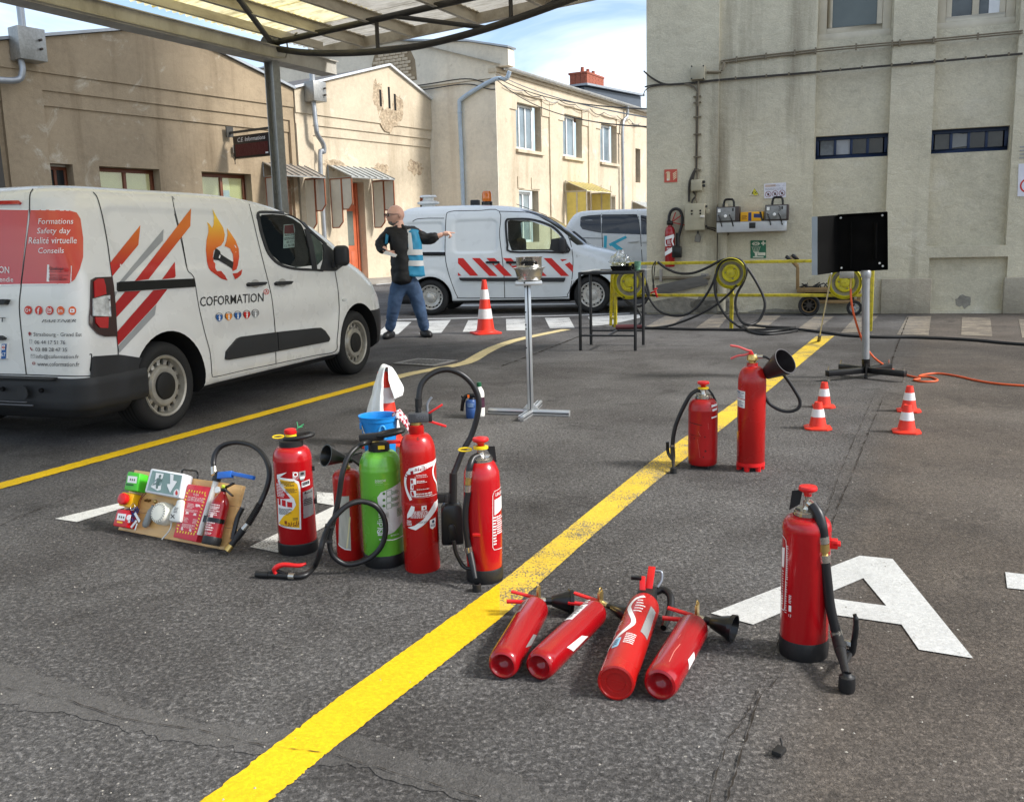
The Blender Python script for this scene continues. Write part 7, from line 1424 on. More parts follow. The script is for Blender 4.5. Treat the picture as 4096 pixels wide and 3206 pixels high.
xs =blk('exit_light',[(575,488),(955,552),(900,830),(500,760)],.06,mat('exit_box_white',(224,228,232),.35),bevel=.008)
flat('exit_panel',[bq(.06,(600,515),(938,572),(890,805),(535,742))],.06,mat('exit_panel_green',(122,148,142),.25,var=.12,vscale=9),xs)
flat('exit_pictogram',[bq(.061,(640,540),(728,552),(716,600),(668,640),(648,690),(690,690),(702,655),(694,735),(655,745),(580,700),(600,665),(622,660)),bq(.061,(802,555),(842,565),(836,628),(880,640),(800,768),(766,690),(768,668),(800,668))],.061,m_lab,xs);flat('exit_pictogram',[disc(*bp(686,580,-.062),.0075,14),bq(.062,(660,600),(690,600),(708,640),(690,645),(680,632),(668,660),(660,720),(640,725),(640,670),(600,685),(598,672),(640,655),(650,620),(632,640),(625,632))],.0625,mat('exit_figure_green',(88,112,106),.4),xs)
fl_ =flat('flame_sticker',[disc(*bp(870,770,-.062),.017,24)],.0615,m_lab,xs);flat('flame_mark',[bq(.063,(862,795),(858,765),(872,735),(886,765),(882,795)),],.063,m_red_ink,xs)
sr =bp(700,1000,-.0);q =bp(690,1000,-.05);q2 =bp(640,990,-.062);build('siren',MB().lathe([(.050,0),(.050,.042),(.047,.046),(.044,.058),(.030,.061),(0,.0615)],36,(bp(720,1005,-.03)[0],0,bp(720,1005,-.03)[1]),(0,-1,0)),mat('ivory_plastic',(222,220,206),.35),bd,smooth=40);sv =bd.children[-1]
cx_,cz_ =bp(720,1005,-.03)
for i in range(22): a =2*math.pi*i/22;build('siren_slot',MB().bar((cx_+.034*math.cos(a),-.0610,cz_+.034*math.sin(a)),(cx_+.043*math.cos(a),-.0588,cz_+.043*math.sin(a)),.0035,.003,(0,1,0)),mat('slot_grey',(140,140,134),.6),sv)
a,b_ =bp(632,870,-.02),bp(505,1165,-.02);build('sampling_cylinder',MB().lathe([(0,0),(.010,.003),(.0155,.014),(.016,.024),(.016,.075),(.0135,.085),(.0095,.092),(.0095,.105)],22,(b_[0],-.02,b_[1]),(a[0]-b_[0],0,a[1]-b_[1])),mat('grey_cylinder',(140,144,144),.4),bd,smooth=50);q =bp(632,868,-.02);build('brass_fitting',MB().ball((q[0],-.02,q[1]),.009,10,6),m_brass,bd);q =bp(540,860,-.02)
for k in range(4): build('brass_head',MB().cyl((q[0]-.016+.009*k,-.018,q[1]+.004*(k % 2)),(q[0]-.009+.009*k,-.020,q[1]+.004*(k % 2)),.006-.001*(k % 2),n=10),mat('bronze',(120,92,56),.4,.8),bd)
bt =blk('spray_bottle',[(870,835),(935,845),(905,1110),(770,1092),(800,950),(850,905)],.05,mat('white_bottle',(216,216,210),.35),bevel=.012);flat('hazard_mark',[quads(bq(.05,(808,1012),(850,1062)),.004),quads(bq(.05,(850,1016),(806,1058)),.004)]+[q for q in lines_of_print(bp(838,990,-.05)[0],bp(900,930,-.05)[0],bp(870,1000,-.05)[1],bp(870,930,-.05)[1],4,.5,.2,3)],.05,m_labd,bt)
build('drip_tube',MB().tube(smooth_path([(*bp(812,1100,-.02),0),(*bp(800,1170,-.02),0),(*bp(765,1240,-.015),0),(*bp(722,1300,-.01),0)],5) and [(p[0],-.018,p[1]) for p in smooth_path([(*bp(812,1100,-.02),0),(*bp(800,1170,-.02),0),(*bp(765,1240,-.015),0),(*bp(722,1300,-.01),0)],5)],.0035,7),mat('tube_white',(216,214,206),.4),bd,smooth=60)
fbk =blk('fire_blanket_box',[(1000,668),(1272,705),(1092,1328),(830,1272)],.032,mat('blanket_box_red',(206,40,60),.3),bevel=.003)
def dashed(p,q_,n_,w): return [[bp(p[0]+(q_[0]-p[0])*(i+o)/n_+dx,p[1]+(q_[1]-p[1])*(i+o)/n_+dy,-.032) for o,dx,dy in ((.1,-w,0),(.5,-w,0),(.8,w,0),(.4,w,0))] for i in range(n_)]
def dashh(p,q_,n_,w): return [[bp(p[0]+(q_[0]-p[0])*(i+o)/n_,p[1]+(q_[1]-p[1])*(i+o)/n_+dy,-.032) for o,dy in ((.1,w),(.5,w),(.8,-w),(.4,-w))] for i in range(n_)]
flat('hazard_border',dashh((1005,742),(1215,776),7,13)+dashh((870,1205),(1090,1240),7,13)+dashed((1000,755),(880,1195),12,11)+dashed((1205,785),(1082,1232),12,11),.032,mat('hazard_yellow',(240,206,60),.4),fbk)
flat('lettering',[btxt(.032,'YLEA',(1065,772),(1132,782),(1126,808),(1058,798),bold=True),btxt(.032,'COUVERTURE ANTI-FEU',(1008,805),(1188,832),(1176,884),(996,856),bold=True)]+[it for k,(x0,y0,x1,y1) in enumerate(((990,880,1080,940),(970,945,1120,980),(950,1040,1010,1100),(1050,1060,1110,1120),(930,1110,1090,1160))) for it in lines_of_print(bp(x0,y1,-.032)[0],bp(x1,y1,-.032)[0],bp(x0,y1,-.032)[1],bp(x0,y0,-.032)[1],4,.4,.3,k)]+[bq(.032,(930,1158),(948,1160),(946,1178),(955,1180),(936,1200),(920,1172),(930,1174)),bq(.032,(1022,1178),(1042,1180),(1040,1196),(1050,1198),(1030,1216),(1012,1190),(1022,1192)),bq(.032,(1092,895),(1140,905),(1148,940),(1130,925),(1105,930),(1090,925)),bq(.032,(985,980),(1010,985),(1015,1010),(975,1010)),bq(.032,(1075,1000),(1100,1005),(1098,1030),(1060,1025))],.0325,mat('pinkish_print',(244,214,210),.5),fbk)
# lance tube and small extinguisher strapped on
a,b_ =bp(1325,640,-.02),bp(1140,1250,-.02);build('lance_tube',MB().cyl((b_[0],-.022,b_[1]),(a[0],-.022,a[1]),.0125,n=20),mat('white_tube',(214,212,206),.35),bd,smooth=40);lt =bd.children[-1]
a2 =bp(1330,610,-.022);build('tube_head',MB().cyl((a[0],-.022,a[1]),(a2[0],-.022,a2[1]+.012),.019,n=16).cyl((a2[0],-.022,a2[1]+.01),(a2[0]-.002,-.022,a2[1]+.03),.014,n=12),m_rubber,bd);h0,h1 =bp(1350,575,-.03),bp(1510,560,-.03);h2_ =bp(1758,600,-.03)
build('blue_handle',MB().bar((h0[0],-.03,h0[1]),(h1[0],-.03,h1[1]),.02,.03,(0,0,1)).bar((h1[0]-.005,-.03,h1[1]+.004),(h2_[0],-.03,h2_[1]),.016,.017,(0,0,1)),mat('handle_blue',(34,104,196),.35),bd,bevel=.003)
a,b_ =bp(1405,760,-.045),bp(1265,1350,-.045);ax =Vector((a[0]-b_[0],0,a[1]-b_[1]));Ls =ax.length*1.0;ax.normalize();rs =.038
sx_ =build('small_extinguisher',MB().lathe([(rs*.98,.02),(rs,.026),(rs,Ls*.74),(rs*.96,Ls*.79),(rs*.8,Ls*.86),(rs*.5,Ls*.94),(rs*.34,Ls*.98),(rs*.34,Ls)],36,(b_[0],-.045,b_[1]),ax),m_redcan,bd,smooth=50);build('boot',MB().lathe([(rs*.98,-.004),(rs*1.04,.0),(rs*1.04,.026),(rs,.03)],32,(b_[0],-.045,b_[1]),ax),m_rubber,sx_)
tx =Vector((ax.z,0,-ax.x));pB =Vector((b_[0],-.045,b_[1]))
def wr(p): an =p[0]/rs;return pB +ax*p[1] +tx*(math.sin(an)*(rs+.001)) +Vector((0,-1,0))*(math.cos(an)*(rs+.001))
build('label_print',sheet(rows(-.034,.030,.05,.10,5,3)+rows(-.03,.034,.115,.165,6,4)+[(text_at('GROUP',.004,.04,.009,.034,bold=True),0)]+rows(-.02,.034,Ls*.64,Ls*.68,2,8)+[([(-.004,.105),(.012,.105),(.012,.125),(-.004,.125)],0)],wr,.008),mat('pale_pink_print',(232,206,204),.5),sx_,recalc=False)
st =MB();
for i in range(18):
    a0,a1 =-1.75+3.5*i/18,-1.75+3.5*(i+1)/18
    q =[pB +ax*(Ls*.44+dz) +tx*(math.sin(an)*(rs+.003)) +Vector((0,-1,0))*(math.cos(an)*(rs+.003)) for an,dz in ((a0,-.009),(a1,-.009),(a1,.009),(a0,.009))];st.add(q,[(0,1,2,3)])
q0 =pB +ax*(Ls*.44) -tx*(rs+.012);st.box(q0.x-.014,q0.x+.016,-.06,-.02,q0.z-.013,q0.z+.016);build('strap',st,m_blk,sx_,recalc=False)
hv =pB +ax*(Ls+.01);build('small_valve',MB().ball(tuple(hv),.014,12,8).bar(tuple(hv+Vector((.006,0,.01))),tuple(hv+Vector((.05,-.004,.032))),.012,.006).bar(tuple(hv+Vector((.008,0,.002))),tuple(hv+Vector((.062,-.004,-.02))),.012,.006),m_blk,sx_);build('seal',MB().ball(tuple(hv+Vector((.006,-.014,.012))),.0085,10,6),mat('lime_seal',(196,214,60),.4),sx_);build('gauge',MB().lathe([(.014,0),(.014,.006),(0,.006)],20,tuple(hv+Vector((-.016,-.016,-.006))),(0,-1,0)),m_lab,sx_)
# wires and keys
r_ =random.Random(9);kx =MB()
for i,(p0,p1,p2) in enumerate((((520,775),(470,870),(455,960)),((560,780),(500,850),(480,930)),((400,900),(430,960),(490,1000)),((380,970),(430,1010),(500,1020)))): kx.tube([(x,-.012-.004*i,z) for x,z in [(q.x,q.y) for q in smooth_path([(*bp(*p0),0),(*bp(*p1),0),(*bp(*p2),0)],5)]],.0016,5)
build('wires',kx,mat('red_brown_wire',(130,50,44),.5),bd,smooth=60)
kb =MB()
for i in range(26): x0,y0 =r_.uniform(370,520),r_.uniform(960,1090);a =bp(x0,y0);b2_ =bp(x0+r_.uniform(-50,50),y0+r_.uniform(-40,60));kb.tube([(a[0],-.03-r_.random()*.02,a[1]),(b2_[0],-.03-r_.random()*.02,b2_[1])],.0028,5)
build('key_cords',kb,mat('navy_cord',(44,60,120),.5),bd);q =bp(378,930,-.05);build('key_ring',MB().tube([(q[0]+.013*math.cos(a),-.052,q[1]+.015*math.sin(a)) for a in [2*math.pi*i/20 for i in range(20)]],.0014,6,closed=True),m_chrome,bd,smooth=60)
for i,(p,q_,w) in enumerate((((345,1020),(330,1110),.011),((405,1000),(460,1100),.012),((425,1090),(365,1165),.010),((440,1120),(415,1195),.007))): a,b2_ =bp(*p,-.055),bp(*q_,-.055);build('key',MB().bar((a[0],-.056-.002*i,a[1]),(b2_[0],-.056-.002*i,b2_[1]),w,.003,(0,1,0)),m_chrome if i % 2 else mat('key_tag_grey',(190,194,198),.4),bd)
q =bp(330,1050,-.055);build('key_tag',MB().lathe([(.012,0),(.012,.003),(0,.003)],20,(q[0],-.055,q[1]),(0,-1,0)),m_lab,bd)
# hose with pistol from the lance head (hangs off the board and rests on the ground)
HP =[ZD(*p) for p in ((1297,480),(1292,420),(1310,330),(1370,250),(1470,205),(1590,195),(1720,225),(1830,300),(1905,420),(1930,550),(1910,680),(1870,790),(1820,900))]
lh =bd;off =[-.02,-.02,-.02,-.015,-.01,0,.0,.0,.0,.0,-.0,-.01,-.015]
hpts =[]
gE =G(*ZD(1445,1440),.0);yE =(MBD.inverted() @gE)
for (px,py),o_ in zip(HP,off): q =MBD.inverted() @on_plane(px,py,BL +nb2*o_,nb2);hpts.append(q)
endp =MBD.inverted() @G(*ZD(1700,1120),.10);
build('hose',MB().tube(smooth_path(hpts,8),.0115,12),m_hose,bd,smooth=60);sleeve('hose_nut',hpts[0],hpts[0]+(hpts[0]-hpts[1]).normalized()*.035,.0145,m_chrome,bd);pe_ =hpts[-1];dirn =(MBD.inverted() @on_plane(*ZD(1690,1120),BL +nb2*(-.02),nb2) -pe_)
cs =MB()
for i in range(13): q =pe_ +dirn*(i/12);cs.lathe([(.0135,-.003),(.016,0),(.0135,.003)],14,q,dirn)
cs.cyl(pe_,pe_+dirn,.0128);build('hose_guard',cs,m_rubber,bd);w0 =pe_+dirn;w1 =MBD.inverted() @on_plane(*ZD(1632,1185),BL +nb2*(-.025),nb2);w2 =MBD.inverted() @on_plane(*ZD(1490,1370),BL +nb2*(-.035),nb2);w3 =MBD.inverted() @G(*ZD(1440,1432),.017)
sleeve('hose_fitting',w0,w1,.0145,m_chrome,bd);build('pistol',MB().cyl(w1,w1.lerp(w2,.55),.0165,.015).cyl(w1.lerp(w2,.55),w2,.0125),m_rubber,bd);build('pistol_lever',MB().tube(smooth_path([MBD.inverted() @on_plane(*ZD(X,Y),BL +nb2*(-.03),nb2) for X,Y in ((1625,940),(1570,1050),(1540,1160),(1512,1300))],5),.0105,8),m_horn,bd,smooth=60);sleeve('brass_tip',w2,w3,.0155,m_brass,bd,.0155)
# ================================================================== other props in the yard
m_conered =mat('cone_red_orange',(226,54,34),.4,var=.08,dirt=(170,40,28),dscale=9,damt=.35);m_conew =mat('cone_white_band',(226,222,222),.5,var=.05,dirt=(176,170,168),dscale=12,damt=.45)
def cone(label_,c,h,rb,rt,bands,base,group,rot=0.0,lean=None,cat='traffic cone'):
    t =thing('traffic_cone',label_,cat,(c[0],c[1],0),rot,group)
    if lean: t.rotation_euler =lean
    zb_ =base[1];fr =lambda f: rb+(rt-rb)*f;z =lambda f: zb_+(h-zb_)*f
    bm_ =MB()
    if len(base) > 2:   # octagon-like foot with cut corners
        w =base[0];cc =w*.42;P0 =[(w,-w+cc),(w,w-cc),(w-cc,w),(-w+cc,w),(-w,w-cc),(-w,-w+cc),(-w+cc,-w),(w-cc,-w)];bm_.prism(P0,0,zb_*.7,'xy');bm_.lathe([(rb*1.35,zb_*.6),(rb*1.12,zb_*.95),(rb,zb_*1.2)],32)
    else:
        w =base[0];bm_.prism(rrect(-w,w,-w,w,w*.25),0,zb_*.55,'xy');bm_.lathe([(w*.82,zb_*.5),(w*.80,zb_*.9),(rb*1.1,zb_*1.0),(rb,zb_*1.4)],40)
    build('foot',bm_,m_conered,t,smooth=40,bevel=.002)
    edges =[0]+[b for a in bands for b in a]+[1]
    for i in range(len(edges)-1):
        a,b =edges[i],edges[i+1];w_ =i % 2 == 1;e =.0015 if w_ else 0
        pr =[(fr(a)+e,z(a)),(fr(b)+e,z(b))]
        if i == len(edges)-2: pr += [(rt*.82,h+.002),(rt*.7,h-.01)]
        build('white_band' if w_ else 'cone_body',MB().lathe(pr,36),m_conew if w_ else m_conered,t,smooth=40)
    return t
g =G(1035,712);S =Site(g +Vector((g.x,g.y,0)).normalized()*.13);h =S.z(1027,596)
cone('tall red cone with two white bands standing at the zebra crossing',S.c,h,.125,.03,[(.24,.43),(.62,.81)],(.19,.04),'large cones',.3)
small =[]
for px,py,w,lab in ((1742,918,56,'small orange cone nearest the yellow line, in front of its pair'),(1755,871,46,'small orange cone behind the front one on the left side of the fire stand'),(1931,926,57,'small orange cone on the right with its white band scuffed, in front'),(1936,880,48,'small orange cone behind the front one on the right side of the fire stand')):
    S,r =base_site(px,py,w);small.append((S,r,lab,px,py))
zc =[S.z(px,{918:856,871:814,926:862,880:822}[py]) for S,r,lab,px,py in small]
for (S,r,lab,px,py),hh_ in zip(small,zc): cone(lab,S.c,hh_,r*.66,r*.28,[(.40,.72)],(r*1.0,hh_*.10,1),'small training cones',math.atan2(-S.d.x,S.d.y)+.12)
# --- aluminium stand with pot and bowl
m_alu =mat('aluminium_profile',(206,208,208),.35,.75,var=.05);m_slot =mat('slot_shadow',(60,64,68),.6);m_inox =mat('stainless_steel',(222,220,216),.26,1.0,var=.06)
gA,gB,gC,gD =G(1042,881),G(1214,887),G(1110,898),G(1150,864);ctr_ =G(1131,884);S =Site(ctr_)
st =thing('aluminium_stand','aluminium profile stand with crossed feet in the middle of the yard','stand',M=S.M);Mi =S.M.inverted()
def prof(name,a,b,w=.042,parent=st):
    a,b =Vector(a),Vector(b);o =build(name,MB().bar(a,b,w,w),m_alu,parent,bevel=.003);d =(b-a).normalized();upv =Vector((0,0,1)) if abs(d.z) < .9 else Vector((0,1,0));sd =d.cross(upv).normalized();u2 =sd.cross(d)
    sl_ =MB()
    for nrm in (sd,-sd,u2,-u2): sl_.bar(a +nrm*(w/2+.0004) +d*.001,b +nrm*(w/2+.0004) -d*.001,.009,.0012,tuple(nrm))
    build('slot',sl_,m_slot,o);return o
la,lb_,lc,ld =(Mi @q for q in (gA,gB,gC,gD));hz =Vector((0,0,.022))
prof('foot',la+hz,lb_+hz)
dc =(ld-lc);dc.z =0;dn =dc.normalized();prof('foot',lc+hz,Vector((0,0,.022))-dn*.022);prof('foot',Vector((0,0,.022))+dn*.022,ld+hz)
q =lc+hz;em =MB();
for sx in (-1,1):
    for sz in (-1,1): em.bar(q -dn*.0015 +Vector((sx*.013,0,sz*.013)),q -dn*.0008 +Vector((sx*.013,0,sz*.013)),.008,.008,(0,0,1))
build('end_hole',em,m_slot,st)
ztop_ =S.z(1125,607);prof('post',(0,0,.044),(S.x(1124,607),0,ztop_),.044)
for sx in (-1,1): build('corner_bracket',MB().prism([(sx*.022,.044),(sx*.06,.044),(sx*.022,.085)],-.016,.016),m_alu,st,bevel=.002)
for z_ in (.33,.42,.44,.5,.62): build('bolt',MB().cyl((S.x(1122,760),-.0225,z_*1.5),(S.x(1122,760),-.026,z_*1.5),.006,n=8),m_slot,st)
x0,x1 =S.x(1098,604),S.x(1155,604);tp =build('top_plate',MB().box(x0,x1,-.09,.09,ztop_,S.z(1125,599)),m_alu,st,bevel=.004);tz_ =S.z(1125,598)
build('bolt',MB().cyl(((x0+x1)/2-.03,-.09,(ztop_+tz_)/2+.005),((x0+x1)/2-.03,-.097,(ztop_+tz_)/2+.005),.007,n=8),m_slot,st)
cx_ =S.x(1127.5,580);rb =S.x(1161,573)-cx_;zbowl =S.z(1127,572,-.05)
P_ =lambda x,y,z: S.M @Vector((x,y,z))
bw_ =build('bowl',MB().lathe([(rb*.62,0),(rb*.72,.004),(rb*.78,.02),(rb*.9,zbowl-tz_-.01),(rb*1.0,zbowl-tz_),(rb*1.08,zbowl-tz_+.002),(rb*1.08,zbowl-tz_+.004),(rb*.88,zbowl-tz_+.001),(rb*.74,.02),(0,.014)],44),m_inox,None,smooth=40,M=S.M @Matrix.Translation((cx_,0,tz_+.002)));tag(bw_,'stainless steel bowl sitting on the top plate of the aluminium stand','bowl')
zp0 =tz_+.022;zp1 =S.z(1127,548,-.05);rp =S.x(1155,560)-cx_
pt =thing('cooking_pot','stainless steel cooking pot with black handle set inside the bowl','pot',M=S.M @Matrix.Translation((cx_,0,zp0)))
build('pot_body',MB().lathe([(rp*.94,0),(rp*.97,.006),(rp*.97,zp1-zp0-.008),(rp*1.03,zp1-zp0),(rp*1.03,zp1-zp0+.003),(rp*.94,zp1-zp0),(rp*.93,.012),(0,.01)],44),m_inox,pt,smooth=40);zz =S.z(1127,558)-zp0
build('handle',MB().tube(smooth_path([(-.048,-rp*.93,zz-.012),(-.045,-rp-.03,zz),(0,-rp-.045,zz+.004),(.045,-rp-.03,zz),(.048,-rp*.93,zz-.012)],5),.009,8).box(-.03,.03,-rp-.012,-rp*.94,zz-.024,zz+.004),m_blk,pt,smooth=50);build('handle',MB().tube(smooth_path([(-.045,rp*.93,zz),(0,rp+.045,zz+.004),(.045,rp*.93,zz)],5),.009,8),m_blk,pt,smooth=50)
# --- table with its load
ta,tb,tc_,td =G(1231,748),G(1343,749),G(1377,735),G(1270,731)
m_tblk =mat('black_table_steel',(30,31,33),.45,var=.12);S =Site(ta.lerp(tc_,.5));Mi =S.M.inverted();L4 =[Mi @q for q in (ta,tb,tc_,td)];zt_ =S.z(1300,578)
u_ =(L4[1]-L4[0]).normalized();wv =(L4[3]-L4[0]+L4[2]-L4[1]).normalized();cen =sum(L4,Vector())/4;hx =((L4[1]-L4[0]).length+(L4[2]-L4[3]).length)/4;hy =.29
v_ =Vector((-u_.y,u_.x,0));cn =[cen -u_*hx -v_*hy,cen +u_*hx -v_*hy,cen +u_*hx +v_*hy,cen -u_*hx +v_*hy]
tb_ =thing('side_table','square black steel table with papers on it near the yellow rail','table',M=S.M)
zt_ =(on_plane(1230,580,S.M @cn[0],S.d)).z
for q in cn: build('leg',MB().bar(q,q+Vector((0,0,zt_-.004)),.026,.026),m_tblk,tb_,bevel=.003)
build('tabletop',MB().prism([tuple((p -cen).to_2d()*1.04 +cen.to_2d()) for p in cn],zt_-.03,zt_,'xy'),m_tblk,tb_,bevel=.003)
z_ =.17
build('stretcher',MB().bar(cn[0]+Vector((0,0,z_)),cn[1]+Vector((0,0,z_)),.02,.02).bar(cn[3]+Vector((0,0,z_)),cn[2]+Vector((0,0,z_)),.02,.02).bar((cn[0]+cn[1])/2+Vector((0,0,z_)),(cn[2]+cn[3])/2+Vector((0,0,z_)),.02,.02),m_tblk,tb_)
TM =lambda a,b,z=0.0,rot=0.0: S.M @Matrix.Translation(cen +u_*a*hx +v_*b*hy +Vector((0,0,zt_+.001+z))) @Matrix.Rotation(math.atan2(u_.y,u_.x)+rot,4,'Z')
m_paper =mat('paper_white',(226,226,222),.7,var=.03);r_ =random.Random(4)
def paper(lab,a,b,rot,z,w=.105,h=.148):
    n =6;vs_ =[]
    for i in range(n+1):
        for j in range(n+1): x,y =-w+2*w*i/n,-h+2*h*j/n;vs_.append((x,y,.002+.006*max(0,math.sin(x*14+rot*3))*abs(y/h)))
    o =build('paper_sheet',MB().add(vs_,[(i*(n+1)+j,(i+1)*(n+1)+j,(i+1)*(n+1)+j+1,i*(n+1)+j+1) for i in range(n) for j in range(n)]),m_paper,None,recalc=False,M=TM(a,b,z,rot));tag(o,lab,'paper','papers on the table')
paper('loose white paper at the left front edge of the black table',-.72,-.35,.3,0);paper('loose white paper in the middle of the black table',-.25,.1,-.5,.004);paper('white paper sticking out past the right edge of the black table',.85,.3,1.2,.004);paper('loose white paper at the back left of the black table',-.6,.5,1.0,.008)
pn =build('pen',MB().cyl((-.06,0,.006),(.06,0,.006),.005,n=8).cyl((.06,0,.006),(.072,0,.006),.005,.001,8),m_blk,None,M=TM(-.15,-.45,.012,.4));tag(pn,'dark pen lying across the papers on the black table','pen')
tr_ =build('food_tray',MB().prism(rrect(-.125,.125,-.085,.085,.03),.0,.006,'xy').add([p for z,k in ((.004,.84),(.05,1.0),(.056,1.06),(.056,.99),(.012,.82)) for p in [(x*k,y*k,z) for x,y in rrect(-.125,.125,-.085,.085,.03)]],[(j*24+i,j*24+(i+1) % 24,(j+1)*24+(i+1) % 24,(j+1)*24+i) for j in range(4) for i in range(24)]),mat('black_tray',(18,18,19),.15,coat=.5),None,smooth=50,M=TM(.42,-.35,0,.1));tag(tr_,'glossy black plastic food tray on the black table','tray')
m_film =glassy('clear_plastic_film',(236,240,240),.12,.28);bm =bmesh.new();bmesh.ops.create_icosphere(bm,subdivisions=4,radius=1);r_ =random.Random(2)
from mathutils import noise as mnoise
for v in bm.verts:
    p =v.co.copy();k =1 +.35*mnoise.noise(p*2.3) +.22*mnoise.noise(p*6.0);tape =1 -.62*max(0,p.z);v.co =Vector((p.x*.11*k*tape,p.y*.085*k*tape,(.10+.10*p.z)*(1+.25*mnoise.noise(p*3.1))))
me =bpy.data.meshes.new('bag');bm.to_mesh(me);bm.free();me.materials.append(m_film);bg_ =bpy.data.objects.new('plastic_bag',me);C.objects.link(bg_);bg_.matrix_world =TM(.25,.2,.02,.3);tag(bg_,'crumpled clear plastic bag standing on the black table','bag')
cp_ =build('paper_cup',MB().lathe([(.028,0),(.04,.1),(.042,.102),(.038,.1),(.027,.006),(0,.006)],24),mat('green_patterned_cup',(120,166,142),.5,var=.5,vscale=60),None,smooth=40,M=TM(.95,-.05,0,0));tag(cp_,'pale green patterned paper cup at the right end of the black table','cup')
for i,(a,b) in enumerate(((.55,.1),(.75,.2))): o =build('dark_jar',MB().lathe([(.02,0),(.024,.004),(.024,.05),(.018,.056),(.02,.06),(.02,.075),(0,.076)],18),m_blk,None,M=TM(a,b,0,0));tag(o,('small dark jar beside the plastic bag','small dark jar between the bag and the paper cup')[i],'jar','dark jars on the table')
# --- bucket with cloth, cone with towel
S,r =base_site(812,985,68);zb1 =S.z(815,884);rT =(S.x(856,886)-S.x(773,886))/2;S =Site(S.c)
m_bkt =mat('blue_bucket_plastic',(28,132,208),.3,var=.05,coat=.2);bk =thing('bucket','bright blue plastic bucket standing behind the green extinguisher','bucket',M=S.M)
cx0_ =S.x(814,884);rB =rT*.74
build('bucket_body',MB().lathe([(rB,0),(rB*1.02,.004),(rT*.95,zb1-.03),(rT*1.0,zb1-.028),(rT*1.02,zb1-.004),(rT*1.06,zb1-.002),(rT*1.06,zb1+.003),(rT*.97,zb1),(rT*.92,zb1-.04),(rB*.96,.01),(0,.008)],44),m_bkt,bk,smooth=40);build('wire_handle',MB().tube(smooth_path([(-rT*.9,-rT*.35,zb1-.04),(-rT*.7,-rT*.85,zb1*.62),(-rT*.25,-rT*.98,zb1*.42),(rT*.1,-rT*1.0,zb1*.36)],6),.0035,7),m_chrome,bk,smooth=60)
build('embossed_ring',MB().tube([(rT*.15+.02*math.cos(a),-rT*.93,zb1*.66+.045*math.sin(a)) for a in [2*math.pi*i/24 for i in range(24)]],.006,7,closed=True),mat('light_blue_plastic',(70,160,222),.3),bk,smooth=60);build('lug',MB().box(-rT*1.0,-rT*.86,-rT*.45,-rT*.2,zb1-.07,zb1-.03),m_bkt,bk,bevel=.006)
def cloth(name,lab,cat,rows_,mats,M,rnd=.01,group=None):
    """cloth from a grid of control rows, smoothed and thickened"""
    k =5;n =len(rows_[0]);R2 =[smooth_path(rw,k) for rw in rows_];cols =list(zip(*R2));R3 =[smooth_path(c,k) for c in cols];nu,nv =len(R3),len(R3[0]);vs_ =[]
    for i in range(nu):
        for j in range(nv): p =R3[i][j];vs_.append(p +Vector((mnoise.noise(p*22),mnoise.noise(p*22+Vector((5,5,5))),mnoise.noise(p*22+Vector((9,1,3)))))*rnd)
    mb =MB().add(vs_,[(i*nv+j,(i+1)*nv+j,(i+1)*nv+j+1,i*nv+j+1) for i in range(nu-1) for j in range(nv-1)]);o =build(name,mb,mats,None,recalc=True,smooth=80,M=M);md =o.modifiers.new('t','SOLIDIFY');md.thickness =.004;md2 =o.modifiers.new('s','SUBSURF');md2.levels =1;md2.render_levels =1;return tag(o,lab,cat,group)
def check_mat():
    m =mat('red_check_cloth',(170,40,56),.85,var=.1);nt =m.node_tree;b =nt.nodes['Principled BSDF'];L =nt.links.new;tc =N(nt,'ShaderNodeTexCoord');ck =N(nt,'ShaderNodeTexChecker');ck.inputs['Scale'].default_value =42;ck.inputs['Color1'].default_value =lin((150,34,50));ck.inputs['Color2'].default_value =lin((206,196,198));L(tc.outputs['Object'],ck.inputs[0]);L(ck.outputs[0],b.inputs['Base Color']);return m
V3 =Vector
def sl(px,py,y): return V3(S.loc(px,py,y))
cloth('check_cloth','red and white checked cloth hanging over the rim of the blue bucket','cloth',[[sl(838,886,.02),sl(836,880,-.01),sl(836,892,-.05)],[sl(846,878,.03),sl(848,872,-.02),sl(846,890,-.08)],[sl(858,880,.03),sl(862,880,-.02),sl(862,905,-.07)],[sl(866,892,.02),sl(874,900,-.01),sl(874,925,-.05)]],check_mat(),S.M,.012)
gq =G(826,905);S2 =Site(Vector((S.c.x,S.c.y,0)) +S.d*.42 +S.r*.04);z1 =S2.z(822,792)
rb_ =(S2.x(846,880)-S2.x(806,880))*.5;cone('tall red and white cone draped with a white towel behind the bucket',S2.c,z1,.10,.034,[(.16,.36),(.56,.78)],(.14,.03),'large cones')
S =S2
def trow(a,b,ya,yb,bow=.02): return [sl(a[0]+(b[0]-a[0])*i/4,a[1]+(b[1]-a[1])*i/4,ya+(yb-ya)*i/4 -bow*math.sin(math.pi*i/4)*(1 if i % 2 else .3)) for i in range(5)]
cloth('towel','white towel draped over the tip of the tall cone','towel',[trow((776,893),(818,882),-.04,-.13,.05),trow((784,864),(817,850),-.04,-.12,.04),trow((793,834),(817,820),-.03,-.10,.03),trow((800,808),(818,796),-.02,-.08,.02),trow((807,786),(822,781),0,-.06,.01),trow((816,775),(829,783),.05,-.05,.01),trow((836,783),(828,799),.06,-.06,.02),trow((850,804),(830,814),.05,-.08,.03),trow((860,828),(834,830),.04,-.10,.04),trow((858,842),(842,850),.03,-.10,.03)],mat('white_towel',(232,234,232),.9,var=.03,bump=.002,bscale=90),S.M,.006)
